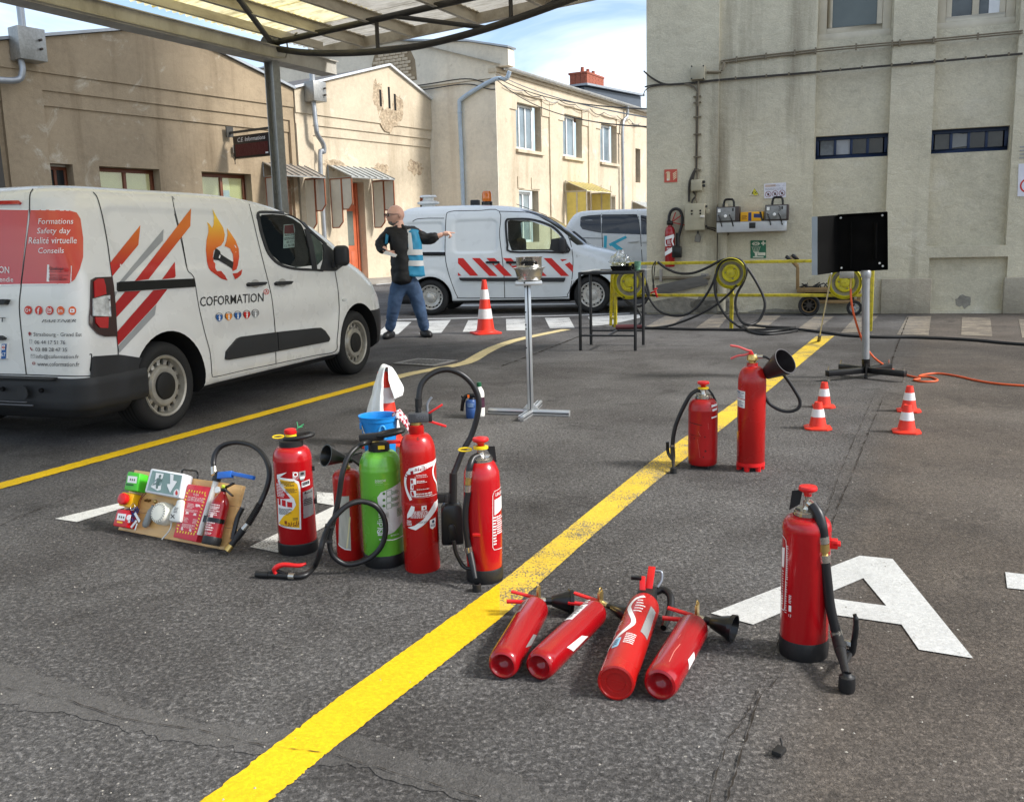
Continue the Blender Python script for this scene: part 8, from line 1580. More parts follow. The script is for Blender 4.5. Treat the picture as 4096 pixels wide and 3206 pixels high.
# --- blow lamp and bottle
S,r =base_site(1005,892,24);bl =thing('blow_torch','blue gas blow torch with black trigger head beside the white bottle','blow torch',M=S.M);zc0 =S.z(1006,850)
build('gas_cartridge',MB().lathe([(r*.9,0),(r,.005),(r,zc0*.52),(r*.96,zc0*.55),(r,zc0*.58),(r,zc0*.86),(r*.8,zc0*.97),(r*.4,zc0)],28),mat('blue_cartridge',(44,76,128),.35),bl,smooth=40);label('label_print',rows(-r*.7,r*.7,zc0*.62,zc0*.84,4,2),[mat('pale_blue_print',(150,176,206),.5)],r,bl)
build('torch_head',MB().tube(smooth_path([S.loc(1020,843),S.loc(1004,842),S.loc(993,844),S.loc(987,854),S.loc(984,875)],5),[.016]*10+[.015]*6+[.013]*5,10),m_blk,bl,smooth=60);build('torch_neck',MB().cyl((0,0,zc0-.005),(0,0,zc0+.03),.014),m_blk,bl);build('ignition_knob',MB().box(*sorted((S.x(996,842),S.x(1000,842))),-.018,.018,S.z(998,846),S.z(998,840)),mat('orange_plastic',(236,110,30),.4),bl);build('nozzle_tip',MB().cyl(S.loc(986,848),S.loc(983,843),.006),m_blk,bl)
S,r =base_site(1023,888,21);bo =thing('bottle','white plastic bottle with green cap behind the blow torch','bottle',M=S.M);zc1 =S.z(1021,822);zc2 =S.z(1021,814)
pr =[(r*.9,0),(r,.006)]+[(r*(1+.03*(i % 2)),zc1*(.05+.03*i)) for i in range(8)]+[(r,zc1*.3),(r,zc1*.66),(r*1.02,zc1*.7),(r,zc1*.76),(r*.9,zc1*.84),(r*.5,zc1*.96),(r*.42,zc1)]
build('bottle_body',MB().lathe(pr,30),mat('bottle_white',(226,224,216),.35),bo,smooth=40);build('cap',MB().lathe([(r*.48,zc1-.004),(r*.48,zc2-.002),(r*.4,zc2),(0,zc2)],20),mat('cap_green',(30,92,58),.4),bo);label('label',[([(-r*1.4,zc1*.3),(r*1.5,zc1*.3),(r*1.5,zc1*.64),(-r*1.4,zc1*.64)],0)],[mat('dark_bottle_label',(64,34,50),.4,var=.5,vscale=30)],r*1.01,bo)
# --- yellow rail with hose reels
m_yel_rail =mat('yellow_rail_paint',(196,180,44),.45,var=.1,vscale=14,dirt=(92,80,44),dscale=18,damt=.75,bump=.002,bscale=40);m_reel =mat('yellow_reel_paint',(196,186,40),.4,var=.08,dirt=(120,112,60),dscale=9,damt=.6);m_reelg =mat('worn_reel_grey',(118,114,104),.5,.3,dirt=(176,166,50),dscale=6,damt=.5)
g0,g1 =G(1311,697),G(1858,705);ur =(g1-g0).normalized();hdg =math.degrees(math.atan2(ur.x,ur.y));R =Wall(g0,hdg)
ra =thing('hose_rail','long yellow rail carrying three round yellow hose guides before the tall wall','rail',M=R.M)
rl =lambda px,py,y=0.0: (lambda q: (q[0],y,q[1]))(R.at(px,py,y))
zT =R.at(1600,558)[1];zM =R.at(1560,629)[1];xL,xR =R.at(1305,560)[0],R.at(1860,560)[0]
build('top_bar',MB().box(xL,xR,-.02,.02,zT-.02,zT+.02),m_yel_rail,ra,bevel=.004);build('middle_bar',MB().box(xL,xR,-.02,.02,zM-.02,zM+.02),m_yel_rail,ra,bevel=.004)
for px in (1311,1559,1857): x =R.at(px,640)[0];build('post',MB().box(x-.022,x+.022,-.021,.021,0,zT-.02),m_yel_rail,ra,bevel=.004)
x =R.at(1296,640)[0];build('brace_post',MB().bar((x-.05,.25,0),(x+.06,.02,zT-.03),.04,.04).bar((x-.05,.25,.12),(x+.12,0,.12),.03,.03),m_yel_rail,ra)
for px,py,rp_ in ((1342,601,36),(1558,582,33),(1801,602,35)):
    x,_,z =rl(px,py,-.09);rr =rp_*KP/CAM_F*(R.w(x,-.09,z)-Vector((0,0,CAM_H))).dot(AF)
    re =build('hose_guide',MB().lathe([(rr*.97,.06),(rr,.05),(rr*.97,.0),(rr*.93,-.006),(rr*.9,.012),(rr*.8,.02),(rr*.78,.018)],48,(x,-.09,z),(0,-1,0)),m_reel,ra,smooth=40);
    build('guide_dish',MB().lathe([(rr*.79,.019),(rr*.6,.004),(rr*.58,.008)],48,(x,-.09,z),(0,-1,0)),m_reelg,re,smooth=40);build('guide_hub',MB().lathe([(rr*.58,.007),(rr*.55,.03),(rr*.46,.034),(rr*.42,.016),(rr*.3,.012),(rr*.26,.03),(rr*.1,.036),(rr*.03,.036),(0,.02)],40,(x,-.09,z),(0,-1,0)),m_reel,re,smooth=40)
    build('guide_drum',MB().lathe([(rr*.72,-.06),(rr*.72,.0)],32,(x,-.03,z),(0,-1,0)),m_reel,re)
    for k in range(3): a =2*math.pi*k/3+.9;build('bolt',MB().cyl((x+rr*.36*math.cos(a),-.105,z+rr*.36*math.sin(a)),(x+rr*.36*math.cos(a),-.118,z+rr*.36*math.sin(a)),rr*.05,n=8),m_reelg,re)
m_bhose =mat('black_water_hose',(34,34,35),.5,var=.15);ZH =lambda X,Y: (1358.4+.2496*X,319.6+.2496*Y)     # region of the reel close-up
def hose_on(name,lab,pts,r,m=m_bhose,cat='hose',ground=None,group='hoses at the yellow rail'):
    P0 =[R.w(*rl(*p[:2],p[2])) if p[2] is not None else G(p[0],p[1],r) for p in pts];o =build(name,MB().tube(smooth_path(P0,8),r,10),m,None,smooth=60);return tag(o,lab,cat,group)
z5 =lambda X,Y,y: (1332+.4367*X,.4367*Y,y)
hose_on('water_hose','black hose draped from the rail clip over the middle guide, falling in loops',[z5(160,1278,-.05),z5(200,1308,-.08),z5(260,1332,-.1),z5(330,1332,-.1),z5(400,1306,-.1),z5(460,1274,-.12),z5(512,1262,-.12),z5(560,1268,-.12),z5(590,1300,-.12),z5(625,1350,-.12),z5(668,1430,-.12),z5(682,1490,-.14),z5(665,1545,-.16),z5(640,1572,-.2),z5(605,1584,-.3),z5(570,1570,-.25),z5(548,1530,-.16),z5(538,1480,-.14),z5(548,1430,-.13),z5(575,1380,-.13),z5(592,1330,-.13),z5(584,1290,-.13)],.018)
hose_on('water_hose','black hose hanging in one wide loop between the left and middle guides',[z5(85,1360,-.1),z5(100,1410,-.12),z5(122,1462,-.12),z5(165,1515,-.13),z5(225,1538,-.14),z5(290,1536,-.14),z5(350,1500,-.13),z5(400,1432,-.12),z5(432,1370,-.12),z5(448,1320,-.12),z5(470,1280,-.12),z5(500,1264,-.1)],.017)
hose_on('water_hose','black hose dropping left of the middle guide and coiled on the ground',[z5(450,1310,-.13),z5(438,1370,-.14),z5(440,1430,-.15),z5(460,1490,-.16),z5(500,1550,-.2),z5(545,1585,-.3)]+[(1332+.4367*X,.4367*Y,None) for X,Y in ((585,1606),(650,1618),(740,1614),(800,1604),(830,1596),(800,1598),(700,1594),(610,1584),(585,1582),(580,1592),(610,1616),(680,1630),(780,1622),(840,1612))],.017)
hose_on('water_hose','long black hose lying straight on the asphalt from the table to the right edge',[(1332+.4367*X,.4367*Y,None) for X,Y in ((-10,1592),(60,1596),(200,1602),(360,1606),(520,1608),(680,1607),(820,1605),(900,1612),(1000,1625),(1100,1637),(1250,1644),(1400,1645),(1550,1650),(1700,1658),(1850,1672),(1960,1680),(2100,1690))],.017)
hose_on('water_hose','black hose slanting from the middle guide down to the foot of the table',[z5(545,1392,-.12),z5(500,1440,-.12),z5(440,1490,-.12),z5(360,1535,-.12),z5(280,1568,-.14),z5(200,1592,-.2)]+[(1332+.4367*X,.4367*Y,None) for X,Y in ((100,1600),(40,1594),(-20,1590),(-60,1588))],.016)
hose_on('water_hose','black hose hanging below the left guide in short loops behind the table',[z5(-10,1450,-.1),z5(15,1480,-.12),z5(60,1495,-.12),z5(95,1480,-.12),z5(115,1440,-.12),z5(110,1400,-.1),z5(90,1350,-.08)],.017)
hose_on('water_hose','black hose dropping behind the table leg to the maroon coupling',[z5(10,1470,-.08),z5(50,1500,-.1),z5(78,1540,-.1),z5(76,1575,-.14),z5(50,1592,-.2)],.016)
cpg =G(1338,697,.03);o =build('hose_coupling',MB().cyl((-.17,0,0),(.12,0,0),.035,n=14).cyl((.12,0,0),(.2,0,0),.024,n=12),mat('maroon_rubber',(84,40,44),.6),None,M=Matrix.Translation((cpg.x,cpg.y,.036)) @Matrix.Rotation(-.1,4,'Z'),smooth=40);tag(o,'maroon hose coupling on the ground between the table legs','coupling')
# jumper clamps hanging on the rail
jc =thing('jumper_clamps','pair of red and black jumper clamps hanging from the rail on thin wires','clamps',M=R.M);Z7 =lambda X,Y,y=-.06: rl(1358.4+.2496*X,319.6+.2496*Y,y)
for dx in (0,16): build('wire',MB().tube(smooth_path([Z7(155,948),Z7(128+dx*1.2,1000),Z7(126+dx*.9,1080),Z7(136,1160)],5),.008,6),m_bhose,jc,smooth=60)
build('wire',MB().tube([Z7(136,1150),Z7(138,1195)],.016,8),m_bhose,jc)
for i,(p,q,m) in enumerate((((112,1222),(160,1200),m_redplast),((120,1235),(172,1248),m_blk),((140,1190),(168,1180),m_redplast),((150,1205),(170,1258),m_redplast))): build('clamp',MB().bar(Z7(*p),Z7(*q),.022,.03,(0,1,0)),m,jc,bevel=.004)
# --- battery trolley
g2 =G(1690,672);tw =Wall(W4.w(R.at(1700,640)[0]*0 +zbx(830,1500),-.35,0) ,109);tl_ =thing('battery_trolley','small rusty brown battery trolley with a pneumatic wheel parked behind the rail','trolley',M=tw.M);m_tan =mat('tan_trolley_paint',(128,104,66),.6,var=.15,dirt=(84,64,44),dscale=10,damt=.6)
tq =lambda X,Y,y=0.0: (lambda q: (q[0],y,q[1]))(tw.at(1332+.4367*X,.4367*Y,y))
a =tq(838,1412);b_ =tq(1150,1412)
build('deck',MB().box(a[0],b_[0],0,.5,a[2]-.05,a[2]+.02).box(a[0]+.1,b_[0],0,.5,tq(840,1475)[2]-.02,tq(840,1475)[2]+.03),m_tan,tl_,bevel=.004);
for p_,q_ in (((842,1412,.04),(842,1300,.04)),((842,1300,.04),(800,1258,-.02)),((862,1400,.4),(860,1290,.4)),((860,1290,.4),(828,1252,.34)),((1140,1412,.04),(1140,1475,.04))): build('handle_bar',MB().bar(tq(*p_),tq(*q_),.05,.05),m_tan,tl_,bevel=.004)
build('grip',MB().bar(tq(812,1275,-.02),tq(785,1250,-.06),.05,.05),m_blk,tl_,bevel=.01);build('grip',MB().bar(tq(842,1268,.36),tq(815,1243,.32),.05,.05),m_blk,tl_,bevel=.01)
c =tq(898,1488,-.06);rw =(c[2])*.98;build('wheel',MB().lathe([(rw*.66,.0),(rw*.72,-.05),(rw*.92,-.06),(rw,-.04),(rw,.04),(rw*.92,.06),(rw*.72,.05),(rw*.66,.0)],40,(c[0],-.06,rw),(0,1,0)),m_rub,tl_,smooth=50);wv_ =tl_.children[-1]
build('rim',MB().lathe([(rw*.68,.045),(rw*.62,.02),(rw*.60,.04),(rw*.66,.05)],36,(c[0],-.06,rw),(0,-1,0)),m_tan,wv_,smooth=40);sp_ =MB()
for k in range(4): an =math.pi/4*k+.3;sp_.bar((c[0]+rw*.64*math.cos(an),-.07,rw+rw*.64*math.sin(an)),(c[0]-rw*.64*math.cos(an),-.07,rw-rw*.64*math.sin(an)),.025,.012,(0,1,0))
build('spokes',sp_.cyl((c[0],-.1,rw),(c[0],-.04,rw),.04,n=12),mat('rim_dark',(52,46,40),.6),wv_);build('wheel_back',MB().lathe([(rw*.66,.0),(0,.0)],28,(c[0],-.03,rw),(0,1,0)),m_well,wv_);build('wheel',MB().lathe([(rw*.66,.0),(rw,-.05),(rw,.05),(rw*.66,.0)],30,(c[0]+.05,.5,rw),(0,1,0)),m_rub,tl_)
c2 =tq(1118,1518,-.02);rk =.115;build('castor',MB().lathe([(rk*.62,.018),(rk*.95,.02),(rk,.01),(rk,-.02),(rk*.6,-.02)],28,(c2[0],-.02,rk),(0,-1,0)),m_rub,tl_,smooth=40);cv2 =tl_.children[-1];cs_ =MB().lathe([(rk*.2,.02),(0,.03)],14,(c2[0],-.02,rk),(0,-1,0)).lathe([(rk*.66,.012),(rk*.55,.012)],24,(c2[0],-.02,rk),(0,-1,0),cap=False)
for k in range(5): an =2*math.pi*k/5;cs_.bar((c2[0],-.032,rk),(c2[0]+rk*.6*math.cos(an),-.032,rk+rk*.6*math.sin(an)),.022,.01,(0,1,0))
build('castor_hub',cs_,mat('grey_castor',(136,138,140),.5),cv2);build('fork',MB().bar((c2[0],.02,rk),(c2[0]-.03,.02,rk*2.6),.05,.03),m_blk,tl_)
bt_ =build('battery',MB().box(a[0]+.12,b_[0]-.1,.06,.44,a[2]-.17,a[2]-.06),m_blk,tl_,bevel=.01);gz =MB();r_ =random.Random(6)
for i in range(16): x =r_.uniform(a[0]+.05,b_[0]-.05);gz.tube([(x,r_.uniform(0,.3),a[2]+.03),(x+r_.uniform(-.1,.1),r_.uniform(0,.3),a[2]+.03+r_.random()*.07),(x+r_.uniform(-.2,.2),r_.uniform(0,.3),a[2]+.03)],.01,5)
build('battery_leads',gz,m_bhose,tl_)
# --- fire stand: steel hood on a galvanised pole
ZS =lambda X,Y: (1651+.3119*X,426+.3119*Y)
gp_ =G(*ZS(622,1215));S =Site(gp_);fs_ =thing('fire_training_stand','sooty black steel hood on a galvanised pole with four black feet','fire stand',M=S.M)
q =lambda X,Y,y=0.0: S.loc(*ZS(X,Y),y);m_pole =mat('galvanised_pole',(150,152,154),.4,.55,var=.12,vscale=18,stretch=(1,1,.5));m_soot =mat('sooty_steel',(9,9,9),.85,0,var=.4,vscale=5,dirt=(30,29,28),dscale=3,damt=.35,spec=.1)
build('pole',MB().cyl((0,0,.06),q(622,1085),.034,n=20),m_blk,fs_);build('pole',MB().cyl(q(620,1085),q(622,497),.032,n=20).lathe([(.04,0),(.042,.02),(.042,.05),(.036,.06)],20,q(622,530)),m_pole,fs_)
Mi =S.M.inverted()
for X,Y,X2,Y2 in ((355,1218,605,1192),(445,1178,600,1172),(890,1222,640,1192),(785,1175,640,1172)):
    e =Mi @G(*ZS(X,Y+22 if Y > 1200 else Y+12));e.z =.06;l_ =build('foot',MB().bar((e.x*.06,e.y*.06,.07),(e.x,e.y,.07),.05,.05),mat('black_box_section',(20,20,22),.3),fs_,bevel=.003);build('levelling_bolt',MB().cyl((e.x*.96,e.y*.96,0),(e.x*.96,e.y*.96,.13),.008,n=8).cyl((e.x*.96,e.y*.96,0),(e.x*.96,e.y*.96,.012),.016,n=8),m_chrome,l_)
build('front_stub',MB().cyl((.0,-.04,.13),(0,-.05,.0),.014),m_blk,fs_)
# hood: open box facing the camera, its left side splayed
A0,A1,A2,A3 =q(430,103,.10),q(767,83,.10),q(770,473,.10),q(437,492,.10)
lo_,l1_ =q(289,114,-.16),q(289,513,-.16)
hd_ =build('hood',MB().add([A3,A2,A1,A0],[(0,1,2,3)]).add([(A0[0],.104,A0[2]),(A1[0],.104,A1[2]),(A2[0],.104,A2[2]),(A3[0],.104,A3[2])],[(0,1,2,3)]),m_soot,fs_,recalc=False)
wing =MB().add([A0,lo_,l1_,A3],[(0,1,2,3)]);off_ =Vector((-.012,.006,0));wing.add([tuple(Vector(p)+off_) for p in (A0,lo_,l1_,A3)],[(3,2,1,0)]);build('side_wing',wing,m_soot,fs_,recalc=False)
e0,e1 =Vector(lo_),Vector(l1_);build('wing_edge',MB().bar(e0+Vector((-.02,0,0)),e1+Vector((-.02,0,0)),.045,.012,(0,1,0)),mat('bright_sheet_edge',(150,158,166),.35,.6),fs_)
fl2 =MB().bar(Vector(A1)+Vector((0,-.02,0)),Vector(A2)+Vector((0,-.02,0)),.04,.008,(1,0,0)).bar(Vector(A2)+Vector((0,-.02,.0)),Vector(A3)+Vector((0,-.02,0)),.05,.008,(0,0,1)).bar(Vector(A0)+Vector((0,-.02,0)),Vector(A1)+Vector((0,-.02,0)),.05,.008,(0,0,1));build('hood_side',fl2,m_soot,fs_)
for X,Y in ((450,122),(735,105),(738,452),(455,464),(716,432)): p =q(X,Y,.08);build('bolt',MB().lathe([(.010,0),(.008,.008),(0,.01)],12,(p[0],.096,p[2]),(0,-1,0)),m_lab,fs_)
pr_ =MB().cyl(q(690,155,.07),q(688,400,.07),.014,n=10).cyl(q(520,150,.07),q(518,470,.07),.008,n=8);build('burner_rod',pr_,m_soot,fs_)
a_ =q(443,490,-.02);b2 =q(540,533,-.02);build('burner_box',MB().box(a_[0],b2[0],-.06,.04,b2[2],a_[2]),mat('dull_plate',(150,148,140),.45,.4),fs_,bevel=.003);build('gas_inlet',MB().cyl(q(520,535,-.02),q(520,575,-.02),.008,n=10).cyl(q(519,575,-.02),q(518,605,-.02),.011,n=10),m_brass,fs_)
m_ohose =mat('orange_gas_hose',(206,88,44),.5,var=.08,dirt=(150,70,44),dscale=14,damt=.4)
def gl(X,Y): return Mi @G(*ZS(X,Y),.009)
oh =build('gas_hose',MB().tube(smooth_path([S.M @Vector(q(518,600,-.02)),S.M @Vector(q(524,700,-.03)),S.M @Vector(q(545,800,-.02)),S.M @Vector(q(590,940,.05)),S.M @Vector(q(640,1030,.08)),S.M @Vector(q(700,1095,.08))] +[G(*ZS(X,Y),.009) for X,Y in ((800,1155),(900,1195),(990,1218),(950,1228),(1010,1240),(1090,1238),(1110,1226),(1060,1208),(985,1205),(1020,1192),(1090,1184),(1160,1188),(1260,1205),(1360,1228),(1460,1246),(1560,1258),(1700,1268),(1800,1272))],8),.009,10),m_ohose,None,smooth=60);tag(oh,'orange gas hose hanging from the fire hood and snaking to the right edge','hose')
ig =thing('lighting_rod','thin steel rod with grey tip leaning on the fire stand hood','rod',M=S.M);tipg =Mi @G(*ZS(300,965));topq =Vector(q(388,502,-.1));build('rod',MB().tube([topq,tipg.lerp(topq,.10)],.007,8),m_alu,ig);build('tip',MB().cyl(tipg.lerp(topq,.11),tipg,.018,.02,12),mat('grey_tip',(72,70,68),.6),ig)
# ================================================================== things on the tall wall
def on_wall(y): return lambda X,Y: (lambda p: (p[0],y,p[1]))(W4.at(1358.4+.2496*X,319.6+.2496*Y,y))
wl =on_wall(-.11);Y0 =-.072
def wthing(name,lab,cat,group=None): return thing(name,lab,cat,M=W4.M,group=group)
def wbox(name,X0,X1,Y0_,Y1_,y0,y1,m,parent,bevel=.008): a,b =W4.at(1358.4+.2496*X0,319.6+.2496*Y1_,y0),W4.at(1358.4+.2496*X1,319.6+.2496*Y0_,y0);return build(name,MB().box(a[0],b[0],y0,y1,a[1],b[1]),m,parent,bevel=bevel)
def wflat(name,items,y,m,parent): return build(name,sheet([(it,0) for it in items],lambda p: (p[0],y,p[1])),m,parent,recalc=False)
def wp(pts,y): return [W4.at(1358.4+.2496*X,319.6+.2496*Y,y) for X,Y in pts]
def wt(txt,X0,X1,Yc,H,y,**kw): return qmap(txt,wp([(X0,Yc-H/2),(X1,Yc-H/2),(X1,Yc+H/2),(X0,Yc+H/2)],y),**kw)
m_cab =mat('beige_cabinet_paint',(168,162,140),.5,var=.06,dirt=(120,112,92),dscale=5,damt=.4)
c_ =wthing('control_cabinet','beige steel control cabinet with black buttons on the wall above the rail','cabinet');o =wbox('case',402,574,455,688,-.30,-.072,m_cab,c_);o2 =wbox('door',404,568,460,684,-.31,-.302,m_cab,o,.004)
for X,Y in ((464,520),(464,546),(537,518),(537,542)): p =W4.at(1358.4+.2496*X,319.6+.2496*Y,-.31);build('button',MB().lathe([(.016,0),(.016,.008),(0,.01)],14,(p[0],-.31,p[1]),(0,-1,0)),m_blk,c_)
wbox('lock',532,570,556,578,-.35,-.312,mat('white_lock',(206,202,192),.4),c_);wbox('side_socket',582,612,505,545,-.22,-.12,m_cab,c_);wbox('hinge',576,590,470,490,-.24,-.12,m_tblk,c_);wbox('hinge',576,590,640,660,-.24,-.12,m_tblk,c_)
c_ =wthing('junction_box','small beige junction box with side clips below the conduits','junction box');wbox('case',455,550,252,352,-.2,-.072,m_cab,c_);wbox('lid',462,543,260,345,-.215,-.202,m_cab,c_,.004);wbox('clip',552,575,260,282,-.18,-.1,m_tblk,c_);wbox('clip',552,575,292,315,-.18,-.1,m_tblk,c_)
c_ =wthing('junction_box','flat painted junction box at the top where the conduits meet','junction box');X7 =lambda X: (1332+.4367*X-1358.4)/.2496;Y7 =lambda Y: (.4367*Y-319.6)/.2496;wbox('case',X7(320),X7(388),Y7(318),Y7(390),-.16,-.072,m_cab,c_);
for X,Y in ((325,324),(382,322),(325,384),(382,384)): p =W4.at(1332+.4367*X,.4367*Y,-.16);build('screw',MB().cyl((p[0],-.16,p[1]),(p[0],-.165,p[1]),.012,n=8),m_tblk,c_)
c_ =wthing('pull_switch','grey plug like switch hanging under the control cabinet','switch');build('body',MB().prism(wp([(505,712),(522,712),(538,740),(532,788),(484,784),(490,738)],-.2),-.2,-.12),mat('dusty_grey',(112,110,104),.7),c_,bevel=.012);build('cord',MB().tube([wl(516,690),wl(516,714)],.014,8),m_blk,c_)
# extinguisher hung on the wall
c_ =thing('fire_extinguisher','red carbon dioxide extinguisher with white stripes hanging on the wall behind the rail','fire extinguisher',M=W4.M,group='wall extinguishers')
a,b =W4.at(1358.4+.2496*232,319.6+.2496*998,-.2),W4.at(1358.4+.2496*318,319.6+.2496*640,-.2);rw =(b[0]-a[0])/2;xc =(a[0]+b[0])/2;H_ =b[1]-a[1];yc =-.072-rw-.02
build('cylinder',MB().lathe([(rw*.9,0),(rw,.01)]+bodyprof(rw,0,H_*.80,H_*.97,rw*.38,False)[2:]+[(rw*.38,H_)],36,(xc,yc,a[1])),m_redcan,c_,smooth=50)
def ww(p): an =p[0]/rw;return (xc+(rw+.003)*math.sin(an),yc-(rw+.003)*math.cos(an),a[1]+p[1])
build('label',sheet([(quads([(-rw*1.1,H_*.68),(0,H_*.71),(rw*1.1,H_*.75)],.05),0),(quads(smooth_path([(rw*1.0,H_*.74,0),(rw*.6,H_*.62,0),(rw*1.0,H_*.5,0)],5),.025),0),(quads(smooth_path([(-rw*1.0,H_*.66,0),(-rw*.9,H_*.56,0),(-rw*.6,H_*.5,0)],5),.03),0),(quads([(-rw*1.2,H_*.3),(0,H_*.37),(rw*1.0,H_*.46)],.06),0)]+rows(-rw*.4,rw*.4,H_*.55,H_*.65,5,2)+rows(-rw*.5,rw*.5,H_*.5,H_*.53,2,4)+rows(-rw*.5,rw*.4,H_*.41,H_*.46,3,5)+[(rrect(rw*.62,rw*1.0,H_*.29,H_*.37,.01),0)],ww,.02),m_lab,c_,recalc=False)
build('valve_body',MB().box(xc-rw*.6,xc+rw*.6,yc-.05,yc+.05,a[1]+H_+.0,a[1]+H_+.07),m_blk,c_,bevel=.012);build('lever',MB().bar((xc+.05,yc,a[1]+H_+.06),(xc+.2,yc,a[1]+H_+.16),.03,.015).bar((xc+.05,yc,a[1]+H_+.04),(xc+.25,yc,a[1]+H_-.01),.03,.015).bar((xc+.04,yc,a[1]+H_+.07),(xc+.09,yc,a[1]+H_+.2),.025,.015),m_redb,c_)
yy =yc;build('hose',MB().tube(smooth_path([(W4.at(1358.4+.2496*X,319.6+.2496*Y,yy)[0],yy,W4.at(1358.4+.2496*X,319.6+.2496*Y,yy)[1]) for X,Y in ((268,610),(272,560),(292,518),(330,502),(365,520),(382,570),(380,630),(362,700),(345,760),(342,800))],7),.024,10),m_hose,c_,smooth=60);p =W4.at(1358.4+.2496*334,319.6+.2496*918,yy);p2 =W4.at(1358.4+.2496*334,319.6+.2496*815,yy);build('horn',MB().prism([(p[0]-.075,p[1]),(p[0]+.085,p[1]),(p2[0]+.08,p2[1]-.03),(p2[0]+.05,p2[1]),(p2[0]-.08,p2[1])],yy-.07,yy+.07),m_horn,c_,bevel=.015);build('horn_tube',MB().cyl((p2[0]+.02,yy,p2[1]-.02),(p2[0]+.02,yy,p2[1]+.2),.032),m_horn,c_)
# shelf of tread plate with chargers
c_ =wthing('tread_plate_shelf','bright aluminium tread plate shelf fixed to the wall','shelf');o =wbox('front_plate',676,1275,600,706,-.30,-.285,mat('tread_plate',(196,198,202),.35,.5),c_,.003);a,b =W4.at(1358.4+.2496*676,319.6+.2496*706,-.3),W4.at(1358.4+.2496*1275,319.6+.2496*600,-.3)
tr =MB();k =0
for i in range(34):
    for j in range(6):
        x =a[0]+.03+(b[0]-a[0]-.06)*(i+.5*(j % 2))/34;z =a[1]+.03+(b[1]-a[1]-.06)*j/5;sgn =1 if (i+j) % 2 else -1;tr.bar((x-.02,-.302,z-.02*sgn),(x+.02,-.302,z+.02*sgn),.010,.004,(0,1,0))
stuff(build('tread_lugs',tr,MATS['tread_plate'],o));sh_z =b[1];build('shelf_top',MB().box(a[0],b[0],-.30,-.002,sh_z-.012,sh_z-.0),MATS['tread_plate'],c_);build('shelf_back',MB().box(a[0]+.01,b[0]-.01,-.285,-.002,a[1],a[1]+.02),m_tblk,c_);wbox('plaque',952,1008,618,668,-.312,-.306,m_tblk,c_,.003)
for X0,X1,Y1_ in ((672,868,480),(1088,1290,462)):
    lab ='grey battery charger with handle at the left end of the tread plate shelf' if X0 < 900 else 'grey battery charger numbered 3 at the right end of the tread plate shelf'
    a2,b2_ =W4.at(1358.4+.2496*X0,319.6+.2496*594,-.32),W4.at(1358.4+.2496*X1,319.6+.2496*Y1_,-.32);ch =wthing('battery_charger',lab,'charger','battery chargers');zb0 =sh_z+.002;build('case',MB().box(a2[0],b2_[0],-.32,-.03,zb0,b2_[1]),mat('dark_charger_case',(58,50,48),.5),ch,bevel=.008);w_ =b2_[0]-a2[0];h_ =b2_[1]-zb0
    fp =build('front_panel',MB().box(a2[0]+.01,b2_[0]-.06 if X0 < 900 else b2_[0]-.03,-.328,-.322,zb0+.02,b2_[1]-.015),mat('worn_grey_panel',(136,138,138),.45,.3,var=.2,vscale=14,dirt=(92,92,90),dscale=12,damt=.6),ch,bevel=.003)
    pw_ =w_-.07;fx =lambda u,v: (a2[0]+.01+pw_*u,zb0+.02+(h_-.035)*v)
    wflat('meter',[[fx(.04,.64),fx(.22,.64),fx(.22,.93),fx(.04,.93)]],-.3295,m_lab,fp);wflat('meter_frame',[quads([fx(.04,.64),fx(.22,.64),fx(.22,.93),fx(.04,.93),fx(.04,.64)],.007),[fx(.84,.72),fx(.92,.72),fx(.92,.94),fx(.84,.94)],disc(*fx(.16,.34),.009,12)],-.330,m_blk,fp);k_ =fx(.47,.36);build('knob',MB().lathe([(.024,0),(.022,.02),(0,.022)],18,(k_[0],-.329,k_[1]),(0,-1,0)),m_lab,fp);wflat('lettering',[it for it in lines_of_print(fx(.3,0)[0],fx(.7,0)[0],fx(0,.72)[1],fx(0,.92)[1],3,.4,.3,5)],-.330,m_grey_ink,fp)
    if X0 > 900: wflat('lettering',[text_at('3',*fx(.74,.78),.07)],-.331,m_blk,fp)
    build('carry_handle',MB().tube(smooth_path([(a2[0]+w_*.27,-.17,b2_[1]-.01),(a2[0]+w_*.32,-.17,b2_[1]+.1),(a2[0]+w_*.5,-.17,b2_[1]+.115),(a2[0]+w_*.70,-.17,b2_[1]+.1),(a2[0]+w_*.74,-.17,b2_[1]-.01)],3),.018,8),m_blk,ch,smooth=50)
    for u in (.18,.8): p =fx(u,.05);build('lead',MB().tube(smooth_path([(p[0]-.03,-.34,p[1]+.08),(p[0],-.35,p[1]+.02),(p[0]+.03,-.33,p[1]-.1)],4),.009,7),m_blk,ch,smooth=60)
bx_ =wthing('battery_box','yellow cardboard battery carton between the two chargers','carton');a2,b2_ =W4.at(1358.4+.2496*878,319.6+.2496*598,-.3),W4.at(1358.4+.2496*1075,319.6+.2496*524,-.3);o =build('carton',MB().box(a2[0],b2_[0],-.29,-.06,sh_z+.002,b2_[1]),mat('carton_yellow',(222,164,30),.6,var=.06),bx_,bevel=.004);xx =lambda u: a2[0]+(b2_[0]-a2[0])*u;zz_ =lambda v: sh_z+(b2_[1]-sh_z)*v
